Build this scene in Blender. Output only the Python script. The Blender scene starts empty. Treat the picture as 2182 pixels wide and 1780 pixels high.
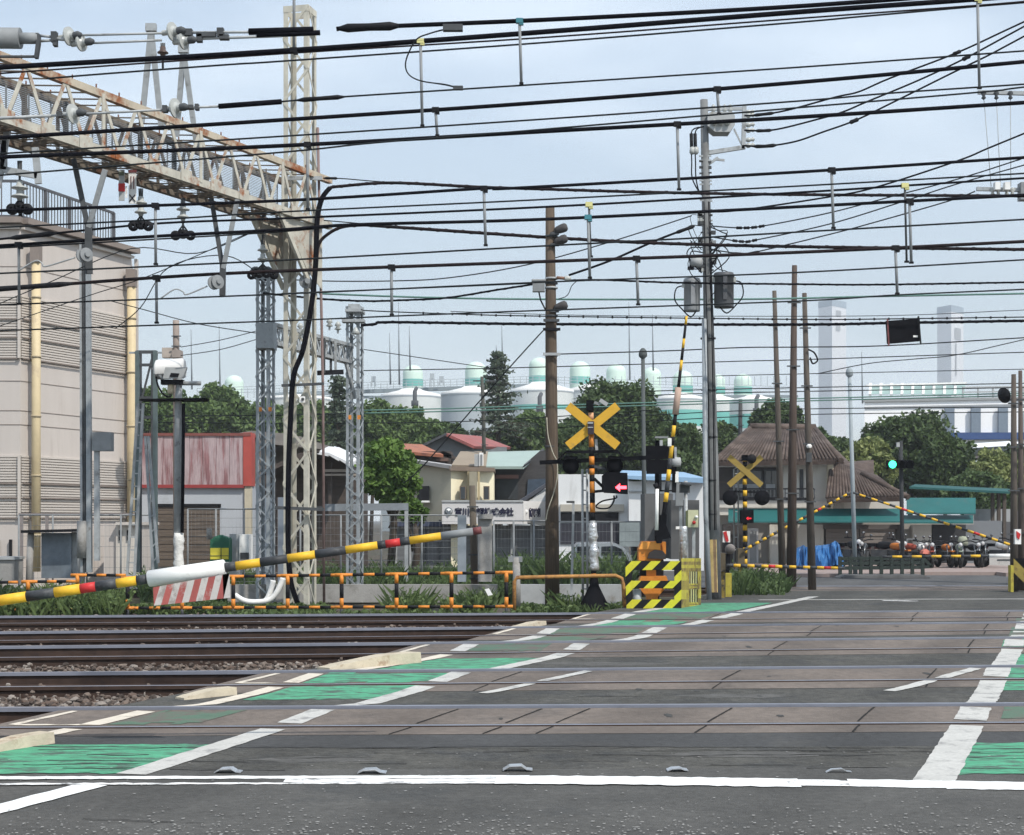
import bpy, math, random
from mathutils import Vector, Matrix
rnd = random.Random(11)
HAZE = 0.0006
R = math.radians
V = Vector
SC = bpy.context.scene
COL = SC.collection
# ------------------------------------------------------------------ camera
F, CX, HY, H = 3500.0, 1091.0, 1110.0, 1.6
cam = bpy.data.cameras.new('camera'); cam_ob = bpy.data.objects.new('camera', cam); COL.objects.link(cam_ob)
cam_ob.location = (0, 0, H); cam_ob.rotation_euler = (R(90), 0, 0)
cam.sensor_width = 36; cam.lens = 36 * F / 2182; cam.shift_y = (HY - 890) / 2182
cam.clip_start = 0.1; cam.clip_end = 6000
SC.camera = cam_ob
# ------------------------------------------------------------------ light
SUN = V((0.60, -0.70, 1.10)).normalized()
wd = bpy.data.worlds.new('World'); SC.world = wd; wd.use_nodes = True
nt = wd.node_tree; N = nt.nodes; L = nt.links
for n in list(N): N.remove(n)
out = N.new('ShaderNodeOutputWorld'); bg = N.new('ShaderNodeBackground')
sky = N.new('ShaderNodeTexSky'); sky.sky_type = 'NISHITA'; sky.sun_disc = False
sky.sun_elevation = math.asin(SUN.z); sky.sun_rotation = math.atan2(SUN.x, SUN.y)
sky.air_density = 1.3; sky.dust_density = 0.4; sky.ozone_density = 2.4
tc = N.new('ShaderNodeTexCoord'); mp = N.new('ShaderNodeMapping'); mp.inputs['Scale'].default_value = (1.2, 1.2, 4.2); mp.inputs['Location'].default_value = (0.31, 0.2, 0.5)
nz = N.new('ShaderNodeTexNoise'); nz.inputs['Scale'].default_value = 2.6; nz.inputs['Detail'].default_value = 5; nz.inputs['Roughness'].default_value = 0.5
rp = N.new('ShaderNodeValToRGB'); rp.color_ramp.elements[0].position = 0.42; rp.color_ramp.elements[1].position = 0.63
rp.color_ramp.elements[0].color = (0.48, 0.48, 0.48, 1); rp.color_ramp.elements[1].color = (0.98, 0.98, 0.98, 1)
mx = N.new('ShaderNodeMixRGB'); mx.inputs['Color2'].default_value = (8.3, 9.3, 10.3, 1)
L.new(tc.outputs['Generated'], mp.inputs['Vector']); L.new(mp.outputs['Vector'], nz.inputs['Vector']); L.new(nz.outputs['Fac'], rp.inputs['Fac'])
sx = N.new('ShaderNodeSeparateXYZ'); L.new(tc.outputs['Generated'], sx.inputs[0])
el = N.new('ShaderNodeMapRange'); el.inputs['From Min'].default_value = 0.06; el.inputs['From Max'].default_value = 0.34; el.inputs['To Min'].default_value = 1.0; el.inputs['To Max'].default_value = 0.66
ml = N.new('ShaderNodeMath'); ml.operation = 'MULTIPLY'; L.new(sx.outputs['Z'], el.inputs['Value']); L.new(rp.outputs['Color'], ml.inputs[0]); L.new(el.outputs['Result'], ml.inputs[1])
L.new(ml.outputs[0], mx.inputs['Fac']); L.new(sky.outputs['Color'], mx.inputs['Color1']); L.new(mx.outputs['Color'], bg.inputs['Color'])
bg.inputs['Strength'].default_value = 0.108
L.new(bg.outputs['Background'], out.inputs['Surface'])
sl = bpy.data.lights.new('sun', 'SUN'); sl.energy = 3.3; sl.angle = R(1.0); sl.color = (1.0, 0.95, 0.87)
so = bpy.data.objects.new('sun', sl); COL.objects.link(so); so.rotation_euler = (-SUN).to_track_quat('-Z', 'Y').to_euler(); so.location = (20, -20, 60)
SC.view_settings.view_transform = 'Standard'; SC.view_settings.look = 'None'; SC.view_settings.exposure = 0.40; SC.view_settings.gamma = 1.0
SC.cycles.max_bounces = 6; SC.cycles.diffuse_bounces = 3; SC.cycles.glossy_bounces = 3; SC.cycles.transparent_max_bounces = 12; SC.cycles.volume_bounces = 0

def P(x, y, Y): return V(((x - CX) / F * Y, Y, H + (HY - y) / F * Y))
def PX(x, Y): return (x - CX) / F * Y
def PZ(y, Y): return H + (HY - y) / F * Y
def S(px, Y): return px / F * Y
# ------------------------------------------------------------------ materials
def M(name, c, var=0.18, scale=4.0, rough=0.75, metal=0.0, dirt=None, damt=0.5, dscale=1.5, bump=0.0, bscale=40.0, grain=0.0, gscale=30.0, tracks=0.0, stretch=(1, 1, 1), emit=0.0, spec=0.3):
    """painted / mineral surface: colour with soft variation, and blotches of a second colour (rust, soil, wear)"""
    m = bpy.data.materials.new(name); m.use_nodes = True
    nt = m.node_tree; N = nt.nodes; L = nt.links; b = N['Principled BSDF']
    b.inputs['Roughness'].default_value = rough; b.inputs['Metallic'].default_value = metal; b.inputs['Specular IOR Level'].default_value = spec
    tc = N.new('ShaderNodeTexCoord'); mp = N.new('ShaderNodeMapping'); mp.inputs['Scale'].default_value = stretch
    L.new(tc.outputs['Object'], mp.inputs['Vector'])
    n1 = N.new('ShaderNodeTexNoise'); n1.inputs['Scale'].default_value = scale; n1.inputs['Detail'].default_value = 6; n1.inputs['Roughness'].default_value = 0.65
    L.new(mp.outputs['Vector'], n1.inputs['Vector'])
    mr = N.new('ShaderNodeMapRange'); mr.inputs['From Min'].default_value = 0.3; mr.inputs['From Max'].default_value = 0.7
    mr.inputs['To Min'].default_value = 1 - var; mr.inputs['To Max'].default_value = 1 + var
    L.new(n1.outputs['Fac'], mr.inputs['Value'])
    vm = N.new('ShaderNodeVectorMath'); vm.operation = 'SCALE'; vm.inputs[0].default_value = c[:3]
    L.new(mr.outputs['Result'], vm.inputs['Scale'])
    last = vm.outputs['Vector']
    if dirt:
        n2 = N.new('ShaderNodeTexNoise'); n2.inputs['Scale'].default_value = dscale; n2.inputs['Detail'].default_value = 8; n2.inputs['Roughness'].default_value = 0.7
        L.new(mp.outputs['Vector'], n2.inputs['Vector'])
        r2 = N.new('ShaderNodeValToRGB'); a = 0.72 - 0.4 * damt
        r2.color_ramp.elements[0].position = max(0.02, a - 0.05); r2.color_ramp.elements[1].position = min(0.98, a + 0.07)
        L.new(n2.outputs['Fac'], r2.inputs['Fac'])
        mix = N.new('ShaderNodeMixRGB'); mix.inputs['Color2'].default_value = (*dirt[:3], 1)
        L.new(r2.outputs['Color'], mix.inputs['Fac']); L.new(last, mix.inputs['Color1']); last = mix.outputs['Color']
    if grain:
        n4 = N.new('ShaderNodeTexNoise'); n4.inputs['Scale'].default_value = gscale; n4.inputs['Detail'].default_value = 5; n4.inputs['Roughness'].default_value = 0.8
        L.new(mp.outputs['Vector'], n4.inputs['Vector'])
        r4 = N.new('ShaderNodeMapRange'); r4.inputs['From Min'].default_value = 0.32; r4.inputs['From Max'].default_value = 0.68; r4.inputs['To Min'].default_value = 1 - grain; r4.inputs['To Max'].default_value = 1 + grain
        L.new(n4.outputs['Fac'], r4.inputs['Value']); v4 = N.new('ShaderNodeVectorMath'); v4.operation = 'SCALE'; L.new(last, v4.inputs[0]); L.new(r4.outputs['Result'], v4.inputs['Scale']); last = v4.outputs['Vector']
    if tracks:                                                        # tyre-polished lanes along the road
        dt = N.new('ShaderNodeVectorMath'); dt.operation = 'DOT_PRODUCT'; dt.inputs[1].default_value = (3.4, -3.4 * .35, 0); L.new(tc.outputs['Object'], dt.inputs[0])
        n5 = N.new('ShaderNodeTexNoise'); n5.inputs['Scale'].default_value = 0.9; n5.inputs['Detail'].default_value = 5; L.new(mp.outputs['Vector'], n5.inputs['Vector'])
        ma = N.new('ShaderNodeMath'); ma.operation = 'MULTIPLY_ADD'; ma.inputs[1].default_value = 2.4; L.new(n5.outputs['Fac'], ma.inputs[0]); L.new(dt.outputs['Value'], ma.inputs[2])
        sn = N.new('ShaderNodeMath'); sn.operation = 'SINE'; L.new(ma.outputs[0], sn.inputs[0])
        r5 = N.new('ShaderNodeMapRange'); r5.inputs['From Min'].default_value = -0.2; r5.inputs['From Max'].default_value = 1; r5.inputs['To Min'].default_value = 1.05; r5.inputs['To Max'].default_value = 1 - tracks; L.new(sn.outputs[0], r5.inputs['Value'])
        v5 = N.new('ShaderNodeVectorMath'); v5.operation = 'SCALE'; L.new(last, v5.inputs[0]); L.new(r5.outputs['Result'], v5.inputs['Scale']); last = v5.outputs['Vector']
    L.new(last, b.inputs['Base Color'])
    if bump:
        n3 = N.new('ShaderNodeTexNoise'); n3.inputs['Scale'].default_value = bscale; n3.inputs['Detail'].default_value = 4
        L.new(mp.outputs['Vector'], n3.inputs['Vector'])
        bp = N.new('ShaderNodeBump'); bp.inputs['Strength'].default_value = bump; bp.inputs['Distance'].default_value = 0.02
        L.new(n3.outputs['Fac'], bp.inputs['Height']); L.new(bp.outputs['Normal'], b.inputs['Normal'])
    if emit:
        b.inputs['Emission Color'].default_value = (*c[:3], 1); b.inputs['Emission Strength'].default_value = emit
    return m
def leafmat(name, c1, c2, scale=0.9):
    m = bpy.data.materials.new(name); m.use_nodes = True
    nt = m.node_tree; N = nt.nodes; L = nt.links; b = N['Principled BSDF']; b.inputs['Roughness'].default_value = 0.55; b.inputs['Specular IOR Level'].default_value = 0.25
    g = N.new('ShaderNodeNewGeometry'); tc = N.new('ShaderNodeTexCoord')
    n1 = N.new('ShaderNodeTexNoise'); n1.inputs['Scale'].default_value = scale; n1.inputs['Detail'].default_value = 3
    L.new(tc.outputs['Object'], n1.inputs['Vector'])
    ad = N.new('ShaderNodeMath'); ad.operation = 'MULTIPLY_ADD'; ad.inputs[1].default_value = 0.45
    L.new(g.outputs['Random Per Island'], ad.inputs[0]); L.new(n1.outputs['Fac'], ad.inputs[2])
    r = N.new('ShaderNodeMapRange'); r.inputs['From Min'].default_value = 0.38; r.inputs['From Max'].default_value = 0.95
    L.new(ad.outputs[0], r.inputs['Value'])
    mix = N.new('ShaderNodeMixRGB'); mix.inputs['Color1'].default_value = (*c1, 1); mix.inputs['Color2'].default_value = (*c2, 1)
    L.new(r.outputs['Result'], mix.inputs['Fac'])
    df = N.new('ShaderNodeBsdfTranslucent'); L.new(mix.outputs['Color'], b.inputs['Base Color']); L.new(mix.outputs['Color'], df.inputs['Color'])
    ms = N.new('ShaderNodeMixShader'); ms.inputs['Fac'].default_value = 0.25
    L.new(b.outputs[0], ms.inputs[1]); L.new(df.outputs[0], ms.inputs[2]); L.new(ms.outputs[0], N['Material Output'].inputs['Surface'])
    return m
# ------------------------------------------------------------------ mesh builder
ROOT = {}
class MB:
    def __init__(s): s.v = []; s.f = []; s.m = []; s.mats = []; s.sm = []
    def mi(s, mat):
        if mat not in s.mats: s.mats.append(mat)
        return s.mats.index(mat)
    def face(s, pts, mat, smooth=False):
        i = len(s.v); s.v += [tuple(p) for p in pts]; s.f.append(tuple(range(i, i + len(pts)))); s.m.append(s.mi(mat)); s.sm.append(smooth)
    def grid(s, rows, mat, smooth=False, skip=None):
        i = len(s.v); w = len(rows[0]); k = s.mi(mat) if not callable(mat) else None
        for r in rows: s.v += [tuple(p) for p in r]
        for a in range(len(rows) - 1):
            for b in range(w - 1):
                if skip and skip(a, b): continue
                s.f.append((i + a * w + b, i + a * w + b + 1, i + (a + 1) * w + b + 1, i + (a + 1) * w + b)); s.m.append(k if k is not None else s.mi(mat(a, b))); s.sm.append(smooth)
    def box(s, c, size, mat, rot=None):
        x, y, z = size[0] / 2, size[1] / 2, size[2] / 2; c = V(c)
        ps = [V((a, b, d)) for d in (-z, z) for a, b in ((-x, -y), (x, -y), (x, y), (-x, y))]
        if rot is not None: ps = [rot @ p for p in ps]
        s.hexa([c + p for p in ps], mat)
    def hexa(s, ps, mat):
        i = len(s.v); s.v += [tuple(p) for p in ps]; k = s.mi(mat)
        for q in ((0, 3, 2, 1), (4, 5, 6, 7), (0, 1, 5, 4), (1, 2, 6, 5), (2, 3, 7, 6), (3, 0, 4, 7)):
            s.f.append(tuple(i + j for j in q)); s.m.append(k); s.sm.append(False)
    def bar(s, a, b, w, h, mat, up=(0, 0, 1)):
        a = V(a); b = V(b); d = (b - a)
        if d.length < 1e-6: return
        d.normalize(); up = V(up)
        if abs(d.dot(up)) > 0.98: up = V((0, 1, 0))
        x = d.cross(up).normalized(); z = x.cross(d).normalized()
        s.hexa([p + x * (i * w / 2) + z * (j * h / 2) for p in (a, b) for i, j in ((-1, -1), (1, -1), (1, 1), (-1, 1))], mat)
    def angle(s, a, b, w, t, mat, ux, uy):
        """an L section of leg width w between a and b; the legs lie along ux and uy"""
        ux = V(ux); uy = V(uy); a = V(a); b = V(b)
        s.hexa([p + q for p in (a, b) for q in (V((0, 0, 0)), ux * w, ux * w + uy * t, uy * t)], mat)
        s.hexa([p + q for p in (a, b) for q in (uy * (t + .001), uy * (t + .001) + ux * t, uy * w + ux * t, uy * w)], mat)
    def tube(s, pts, r, mat, n=8, caps=True, smooth=True):
        pts = [V(p) for p in pts]; k = s.mi(mat); i0 = len(s.v); m = len(pts)
        rs = r if isinstance(r, (list, tuple)) else [r] * m
        u = None
        for j, p in enumerate(pts):
            d = (pts[min(j + 1, m - 1)] - pts[max(j - 1, 0)])
            d = d.normalized() if d.length > 1e-9 else V((0, 0, 1))
            if u is None:
                u = d.cross(V((0, 0, 1)) if abs(d.z) < 0.9 else V((0, 1, 0))).normalized()
            else:
                u = (u - d * u.dot(d)); u = u.normalized() if u.length > 1e-6 else d.orthogonal().normalized()
            w = d.cross(u)
            for q in range(n):
                t = 2 * math.pi * q / n; s.v.append(tuple(p + (u * math.cos(t) + w * math.sin(t)) * rs[j]))
        for j in range(m - 1):
            for q in range(n):
                a = i0 + j * n + q; b = i0 + j * n + (q + 1) % n
                s.f.append((a, b, b + n, a + n)); s.m.append(k); s.sm.append(smooth)
        if caps:
            s.f.append(tuple(i0 + q for q in range(n))[::-1]); s.m.append(k); s.sm.append(False)
            s.f.append(tuple(i0 + (m - 1) * n + q for q in range(n))); s.m.append(k); s.sm.append(False)
    def lathe(s, c, prof, mat, n=24, smooth=True, axis=None):
        """prof: (radius, height) pairs"""
        c = V(c); ax = V(axis).normalized() if axis is not None else V((0, 0, 1)); u = ax.orthogonal().normalized(); w = ax.cross(u)
        rows = [[c + ax * z + (u * math.cos(2 * math.pi * q / n) + w * math.sin(2 * math.pi * q / n)) * max(r, 1e-4) for q in range(n + 1)] for r, z in prof]
        s.grid(rows, mat, smooth)
    def prism(s, pts, d, mat, side=None):
        """polygon pts (3-D, planar) extruded by vector d"""
        pts = [V(p) for p in pts]; d = V(d); q = [p + d for p in pts]
        s.face(pts, mat); s.face(q[::-1], side or mat)
        for i in range(len(pts)):
            j = (i + 1) % len(pts); s.face([pts[i], q[i], q[j], pts[j]], side or mat)
    def px(s, pts, Y, depth, mat, side=None):
        """outline measured in the photo, set at distance Y and given real depth"""
        s.prism([P(x, y, Y) for x, y in pts], (0, depth, 0), mat, side)
    def rect(s, x0, y0, x1, y1, Y, depth, mat): s.px([(x0, y1), (x1, y1), (x1, y0), (x0, y0)], Y, depth, mat)
    def slab(s, pts, t, mat):
        pts = [V(p) for p in pts]; n = (pts[1] - pts[0]).cross(pts[2] - pts[0]).normalized()
        if n.z < 0: n = -n
        s.prism(pts, -n * t, mat)
    def build(s, name, parent=None, bevel=0.0):
        me = bpy.data.meshes.new(name)
        o = bpy.data.objects.new(name, me); COL.objects.link(o)
        off = V((0, 0, 0))
        if parent is not None:
            o.parent = parent; off = ROOT.get(parent, V((0, 0, 0))); ROOT[o] = off
        me.from_pydata([(a - off.x, b - off.y, c - off.z) for a, b, c in s.v], [], s.f)
        for m in s.mats: me.materials.append(m)
        me.polygons.foreach_set('material_index', s.m); me.polygons.foreach_set('use_smooth', s.sm); me.update()
        return o
def tag(o, label=None, cat=None, group=None, kind=None):
    if label: o['label'] = label
    if cat: o['category'] = cat
    if group: o['group'] = group
    if kind: o['kind'] = kind
    return o
def thing(name, label, cat, loc, group=None):
    o = bpy.data.objects.new(name, None); COL.objects.link(o); o.empty_display_size = 0.3
    o.location = loc; ROOT[o] = V(loc); return tag(o, label, cat, group)
def one(name, mb, label, cat, group=None): return tag(mb.build(name), label, cat, group)
def struct(name, mb): return tag(mb.build(name), kind='structure')
def dup(root, loc, rz=0.0, label=None, name=None, scale=None, mats=None):
    """copy of a thing with copies of its parts and sub-parts"""
    r = root.copy(); COL.objects.link(r); r.location = loc; r.rotation_euler = (0, 0, rz)
    if scale: r.scale = scale
    if label: r['label'] = label
    def rec(src, dst):
        for ch in [c for c in src.children]:
            c = ch.copy(); COL.objects.link(c); c.parent = dst
            if mats and ch.data and ch.name.split('.')[0] in mats:
                c.data = ch.data.copy(); c.data.materials[0] = mats[ch.name.split('.')[0]]
            rec(ch, c)
    src_children = list(root.children)
    rec(root, r)
    return r
def spline(pts, per=6):
    """smooth curve through pixel points"""
    if len(pts) < 3:
        (a, b), (c, d) = pts[0], pts[-1]; n = per * 2
        return [(a + (c - a) * i / n, b + (d - b) * i / n) for i in range(n + 1)]
    o = []; q = [pts[0]] + list(pts) + [pts[-1]]
    for i in range(1, len(q) - 2):
        p0, p1, p2, p3 = q[i - 1], q[i], q[i + 1], q[i + 2]
        for j in range(per):
            t = j / per; r = []
            for k in range(len(p1)):
                r.append(0.5 * (2 * p1[k] + (p2[k] - p0[k]) * t + (2 * p0[k] - 5 * p1[k] + 4 * p2[k] - p3[k]) * t * t + (3 * p1[k] - p0[k] - 3 * p2[k] + p3[k]) * t ** 3))
            o.append(tuple(r))
    o.append(tuple(pts[-1])); return o
# shared materials
black = M('black_paint', (.012, .012, .014), .3, 8, .6, spec=.12)
blackmat = M('matt_black', (.008, .008, .010), .2, 8, .9, spec=.05)
yellow = M('yellow_paint', (.72, .42, .03), .14, 10, .5, dirt=(.30, .20, .06), damt=.2, dscale=14)
lemon = M('reflective_yellow', (.56, .52, .03), .12, 10, .5, dirt=(.28, .25, .05), damt=.2, dscale=9)
orange = M('orange_paint', (.64, .225, .032), .14, 9, .5, dirt=(.30, .13, .05), damt=.22, dscale=10)
red = M('red_paint', (.50, .03, .03), .16, 9, .5)
darkred = M('faded_red', (.16, .05, .05), .2, 12, .6)
white = M('white_paint', (.78, .77, .74), .08, 6, .6, dirt=(.45, .42, .37), damt=.2, dscale=7)
cream = M('cream_steel_paint', (.50, .475, .40), .18, 5, .65, dirt=(.24, .10, .04), damt=.16, dscale=4)
rusty = M('rusty_cream_paint', (.46, .435, .37), .2, 5, .75, dirt=(.26, .085, .025), damt=.38, dscale=2.6)
galv = M('galvanised_steel', (.35, .365, .37), .16, 6, .55, .1, dirt=(.18, .18, .17), damt=.3, dscale=5)
bluegrey = M('blue_grey_steel', (.31, .335, .35), .16, 6, .55, .1, dirt=(.15, .14, .13), damt=.25, dscale=6)
darkgrey = M('dark_grey_steel', (.070, .074, .078), .25, 6, .65, spec=.15)
grey = M('grey_paint', (.22, .23, .235), .15, 6, .6)
lgrey = M('light_grey_paint', (.36, .37, .37), .12, 4, .65, dirt=(.25, .24, .22), damt=.25, dscale=3)
porcelain = M('porcelain', (.40, .41, .39), .08, 10, .25)
brownglaze = M('brown_insulator', (.09, .06, .05), .2, 10, .25)
cable = M('cable_black', (.006, .006, .009), .25, 12, .7, spec=.04)
thinwire = M('weathered_copper_wire', (.018, .021, .023), .25, 12, .7, spec=.05)
browncable = M('brown_cable', (.020, .014, .015), .3, 12, .7, spec=.05)
greencable = M('green_cable', (.10, .20, .17), .2, 12, .6)
concrete = M('concrete', (.29, .28, .265), .16, 3, .85, dirt=(.20, .19, .17), damt=.35, dscale=2, bump=.3, bscale=30)
dconcrete = M('dark_concrete', (.13, .13, .13), .16, 1.5, .85, dirt=(.09, .09, .09), damt=.35, dscale=1.2)
wood = M('weathered_pole_wood', (.100, .074, .053), .3, 3, .85, dirt=(.07, .05, .035), damt=.4, dscale=4, stretch=(6, 6, .5), bump=.4, bscale=20)
wood2 = M('grey_pole_wood', (.092, .077, .064), .3, 3, .85, dirt=(.08, .06, .05), damt=.4, dscale=4, stretch=(6, 6, .5), bump=.4, bscale=20)
foil = M('wrinkled_foil', (.60, .60, .60), .35, 14, .3, .7, bump=1.0, bscale=18)
glassdark = M('dark_window', (.022, .027, .032), .3, 2, .10, spec=.5)
# ------------------------------------------------------------------ ground levels: five canted tracks and a sixth one farther off
XA, XB = -7.944, 0.3625                     # outer paint line of the crossing: X = XA + XB * Y
TR = [(12.81, .04, .03), (16.14, .08, .037), (19.86, .125, .05), (22.86, .15, .045), (26.30, .10, .05), (37.6, .06, .04)]
G = 1.067
KN = [(-30, 0, 0), (11.6, .02, 0)]
for d, s, c in TR: KN += [(d, s, 0), (d + G, s, c)]
KN += [(41, .06, 0), (400, 0, 0)]
for (d, s, c), (e, q, _) in zip(TR[:4], TR[1:5]): KN += [(d + G + .75, s, c - .055), (e - .5, q, -.02)]
KN.sort(key=lambda k: k[0])
def gz(X, Y):
    pe, pz = KN[0][0], 0.0
    for d, s, z in KN[1:]:
        e = d + s * X
        if Y <= e: return pz + (z - pz) * (Y - pe) / max(e - pe, 1e-6)
        pe, pz = e, z
    return 0.0
def railgap(X, Y):
    for d, s, c in TR:
        e = Y - (d + s * X)
        if -.04 < e < .115 or G - .115 < e < G + .04: return True
    return False
asphalt = M('asphalt', (.078, .0755, .070), .22, 1.3, .88, dirt=(.060, .060, .058), damt=.34, dscale=.7, bump=.5, bscale=90, grain=.28, gscale=16, tracks=.10)
asphalt_old = M('old_asphalt', (.074, .071, .063), .28, 2.2, .9, dirt=(.056, .056, .054), damt=.42, dscale=1.4, bump=.8, bscale=50, grain=.42, gscale=13, tracks=.16)
asphalt_far = M('smooth_asphalt', (.085, .084, .083), .16, .9, .86, dirt=(.08, .078, .075), damt=.4, dscale=.35, bump=.4, bscale=60, grain=.2, gscale=9, tracks=.14)
panel = M('brown_crossing_panel', (.150, .124, .105), .18, 1.2, .85, dirt=(.115, .098, .086), damt=.42, dscale=.8, bump=.4, bscale=60, grain=.24, gscale=12, tracks=.18)
groove = M('dark_flangeway', (.012, .011, .010), .3, 6, .95)  # near-black colour of groove walls, panel joints and cracks
soil = M('trackside_soil', (.085, .070, .052), .3, 1.2, .95, dirt=(.05, .06, .03), damt=.4, dscale=.6, bump=.6, bscale=12)
stone = M('ballast_stone', (.150, .118, .097), .45, 9, .9, dirt=(.10, .07, .055), damt=.45, dscale=5)
railtop = M('polished_rail_head', (.27, .28, .33), .12, 3, .34, .45)
railside = M('rail_rust', (.046, .028, .021), .3, 6, .85, dirt=(.035, .022, .018), damt=.4, dscale=5)
paint = M('road_paint', (.47, .46, .43), .08, 3, .8, dirt=(.26, .255, .245), damt=.36, dscale=4, grain=.14)
paintw = M('fresh_road_paint', (.76, .76, .74), .05, 3, .75, dirt=(.45, .44, .42), damt=.20, dscale=5, grain=.06)
paintold = M('yellowed_road_paint', (.60, .54, .45), .12, 3, .8, dirt=(.30, .26, .21), damt=.30, dscale=5)
paintworn = M('worn_road_paint', (.78, .77, .75), .08, 3, .75, dirt=(.12, .12, .12), damt=.40, dscale=5)
green = M('green_lane_paint', (.076, .315, .180), .16, 2.2, .8, dirt=(.066, .105, .082), damt=.50, dscale=3.4, stretch=(1, 2.6, 1), grain=.22, gscale=7)
greenold = M('faded_green_lane_paint', (.090, .150, .105), .16, 2.2, .85, dirt=(.12, .105, .09), damt=.52, dscale=2.2)
asphalt_dark = M('patched_asphalt', (.056, .056, .056), .16, 1.3, .9, dirt=(.07, .068, .064), damt=.3, dscale=1.2, bump=.5, bscale=60, grain=.26, gscale=14, tracks=.16)
# earth to the horizon
mb = MB(); xs = [-2500, -300, -60, -20, 20, 60, 300, 2500]; ys = [-60, 0, 60, 300, 1000, 3500]
mb.grid([[(x, y, -0.24) for x in xs] for y in ys], soil); struct('ground', mb)
# near road: one wide asphalt sheet up to the first track
mb = MB(); nx = 60
rows = [[(-14 + 30 * i / nx, Y + .02 * (-14 + 30 * i / nx), .003 * math.sin(i * .9 + Y)) for i in range(nx + 1)] for Y in (-12, 2, 5, 7, 8, 9, 10.0, 10.6)]
mb.grid(rows, asphalt)
rows = [[(-14 + 30 * i / nx, Y + .02 * (-14 + 30 * i / nx), 0.003 * math.sin(i * .9 + Y) if Y < 11 else 0) for i in range(nx + 1)] for Y in (10.6, 11.1, 11.6)]
mb.grid(rows, asphalt_old)
mb.face([(-14, 11.32, 0), (16, 11.92, 0), (16, 11.92, -.24), (-14, 11.32, -.24)], asphalt_old)
struct('near_road', mb)
# crossing deck: rows follow the rails, columns run along the road
W = 10.2; OUT = 0.75
def deckY(d, s, t): return (d + s * (XA - OUT + t * W)) / (1 - s * XB)
def decky(d, s, t, z):
    Y = deckY(d, s, t); X = XA - OUT + XB * Y + t * W; return V((X, Y, gz(X, Y) if z is None else z))
mb = MB(); nc = 34; T = [i / nc for i in range(nc + 1)]
def span(e0, e1, mat, n=2):
    """deck between two (d, s) lines"""
    rows = []
    for k in range(n + 1):
        f = k / n; rows.append([decky(e0[0] + (e1[0] - e0[0]) * f, e0[1] + (e1[1] - e0[1]) * f, t, None) for t in T])
    mb.grid(rows, mat)
    for e in (e0, e1):
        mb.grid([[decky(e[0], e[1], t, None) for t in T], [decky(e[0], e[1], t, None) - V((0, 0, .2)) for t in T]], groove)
    a = [r[0] for r in rows]; mb.grid([a, [p - V((0, 0, .22)) for p in a]], panel)
prev = (11.6, .02)
for k, (d, s, c) in enumerate(TR):
    if k < 5 or True:
        lim = d - .50
        mid = prev[0] + 1.15
        span(prev, (lim, s), asphalt_old if k else asphalt_dark, 9)
        span((lim + .02, s), (d - .036, s), panel, 1)
        span((d + .10, s), (d + G - .10, s), panel, 3)
    prev = (d + G + .036, s)
span(prev, (58, .06), asphalt_far, 10)
struct('crossing_deck', mb)
# side street and footway beyond the crossing
mb = MB(); mb.grid([[(x, y, -.03) for x in (4, 14, 24, 34, 60)] for y in (41, 47, 52, 60, 75)], asphalt_far); struct('far_road', mb)
fw = M('pink_paving', (.30, .235, .21), .15, 2, .85, dirt=(.28, .20, .17), damt=.4, dscale=2)
mb = MB()
for x0, x1, Y0, Y1 in ((7.6, 11.4, 46.5, 62), (11.4, 14.2, 48.2, 62), (14.2, 19, 47.2, 62)):
    mb.hexa([V((x0, Y0, -.1)), V((x1, Y0, -.1)), V((x1, Y1, -.1)), V((x0, Y1, -.1)), V((x0, Y0, .10)), V((x1, Y0, .10)), V((x1, Y1, .10)), V((x0, Y1, .10))], fw)
struct('far_pavement', mb)
mb = MB(); mb.px([(1790, 1232), (1985, 1232), (1970, 1226), (1800, 1226)], 45.6, 1.2, dconcrete); struct('kerb_island', mb)
# rails
def rail(d, s, z0, far, parent):
    mb = MB(); sy = (1 + s * s) ** .5
    xs = [-16, -11, -7, -3, 1, 5, 9, 13, 18, 24]
    prof = [(-.0325, 0), (.0325, 0), (.0325, -.035), (.009, -.05), (.009, -.125), (.06, -.15), (.06, -.16), (-.06, -.16), (-.06, -.15), (-.009, -.125), (-.009, -.05), (-.0325, -.035)]
    def zz(x):
        return z0 + .004
    for i in range(len(prof)):
        (a, za), (b, zb) = prof[i], prof[(i + 1) % len(prof)]
        mb.grid([[(x, d + s * x + a, zz(x) + za) for x in xs], [(x, d + s * x + b, zz(x) + zb) for x in xs]], railtop if i == 0 or (far and i == len(prof) - 1) else railside)
    return mb.build('rail', parent)
names = ['lying beside the stop line', 'second out from the stop line', 'middle one of the five parallel lines', 'just behind the middle line, with a worn green walkway', 'running along the orange barrier fence', 'out past the striped gate machines']
for k, (d, s, c) in enumerate(TR):
    t = thing('railway_track', 'pair of steel rails, ' + names[k], 'railway track', (0, d + G / 2, 0), 'railway tracks')
    rail(d, s, .006, False, t); rail(d + G, s, c + .010, True, t)
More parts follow.
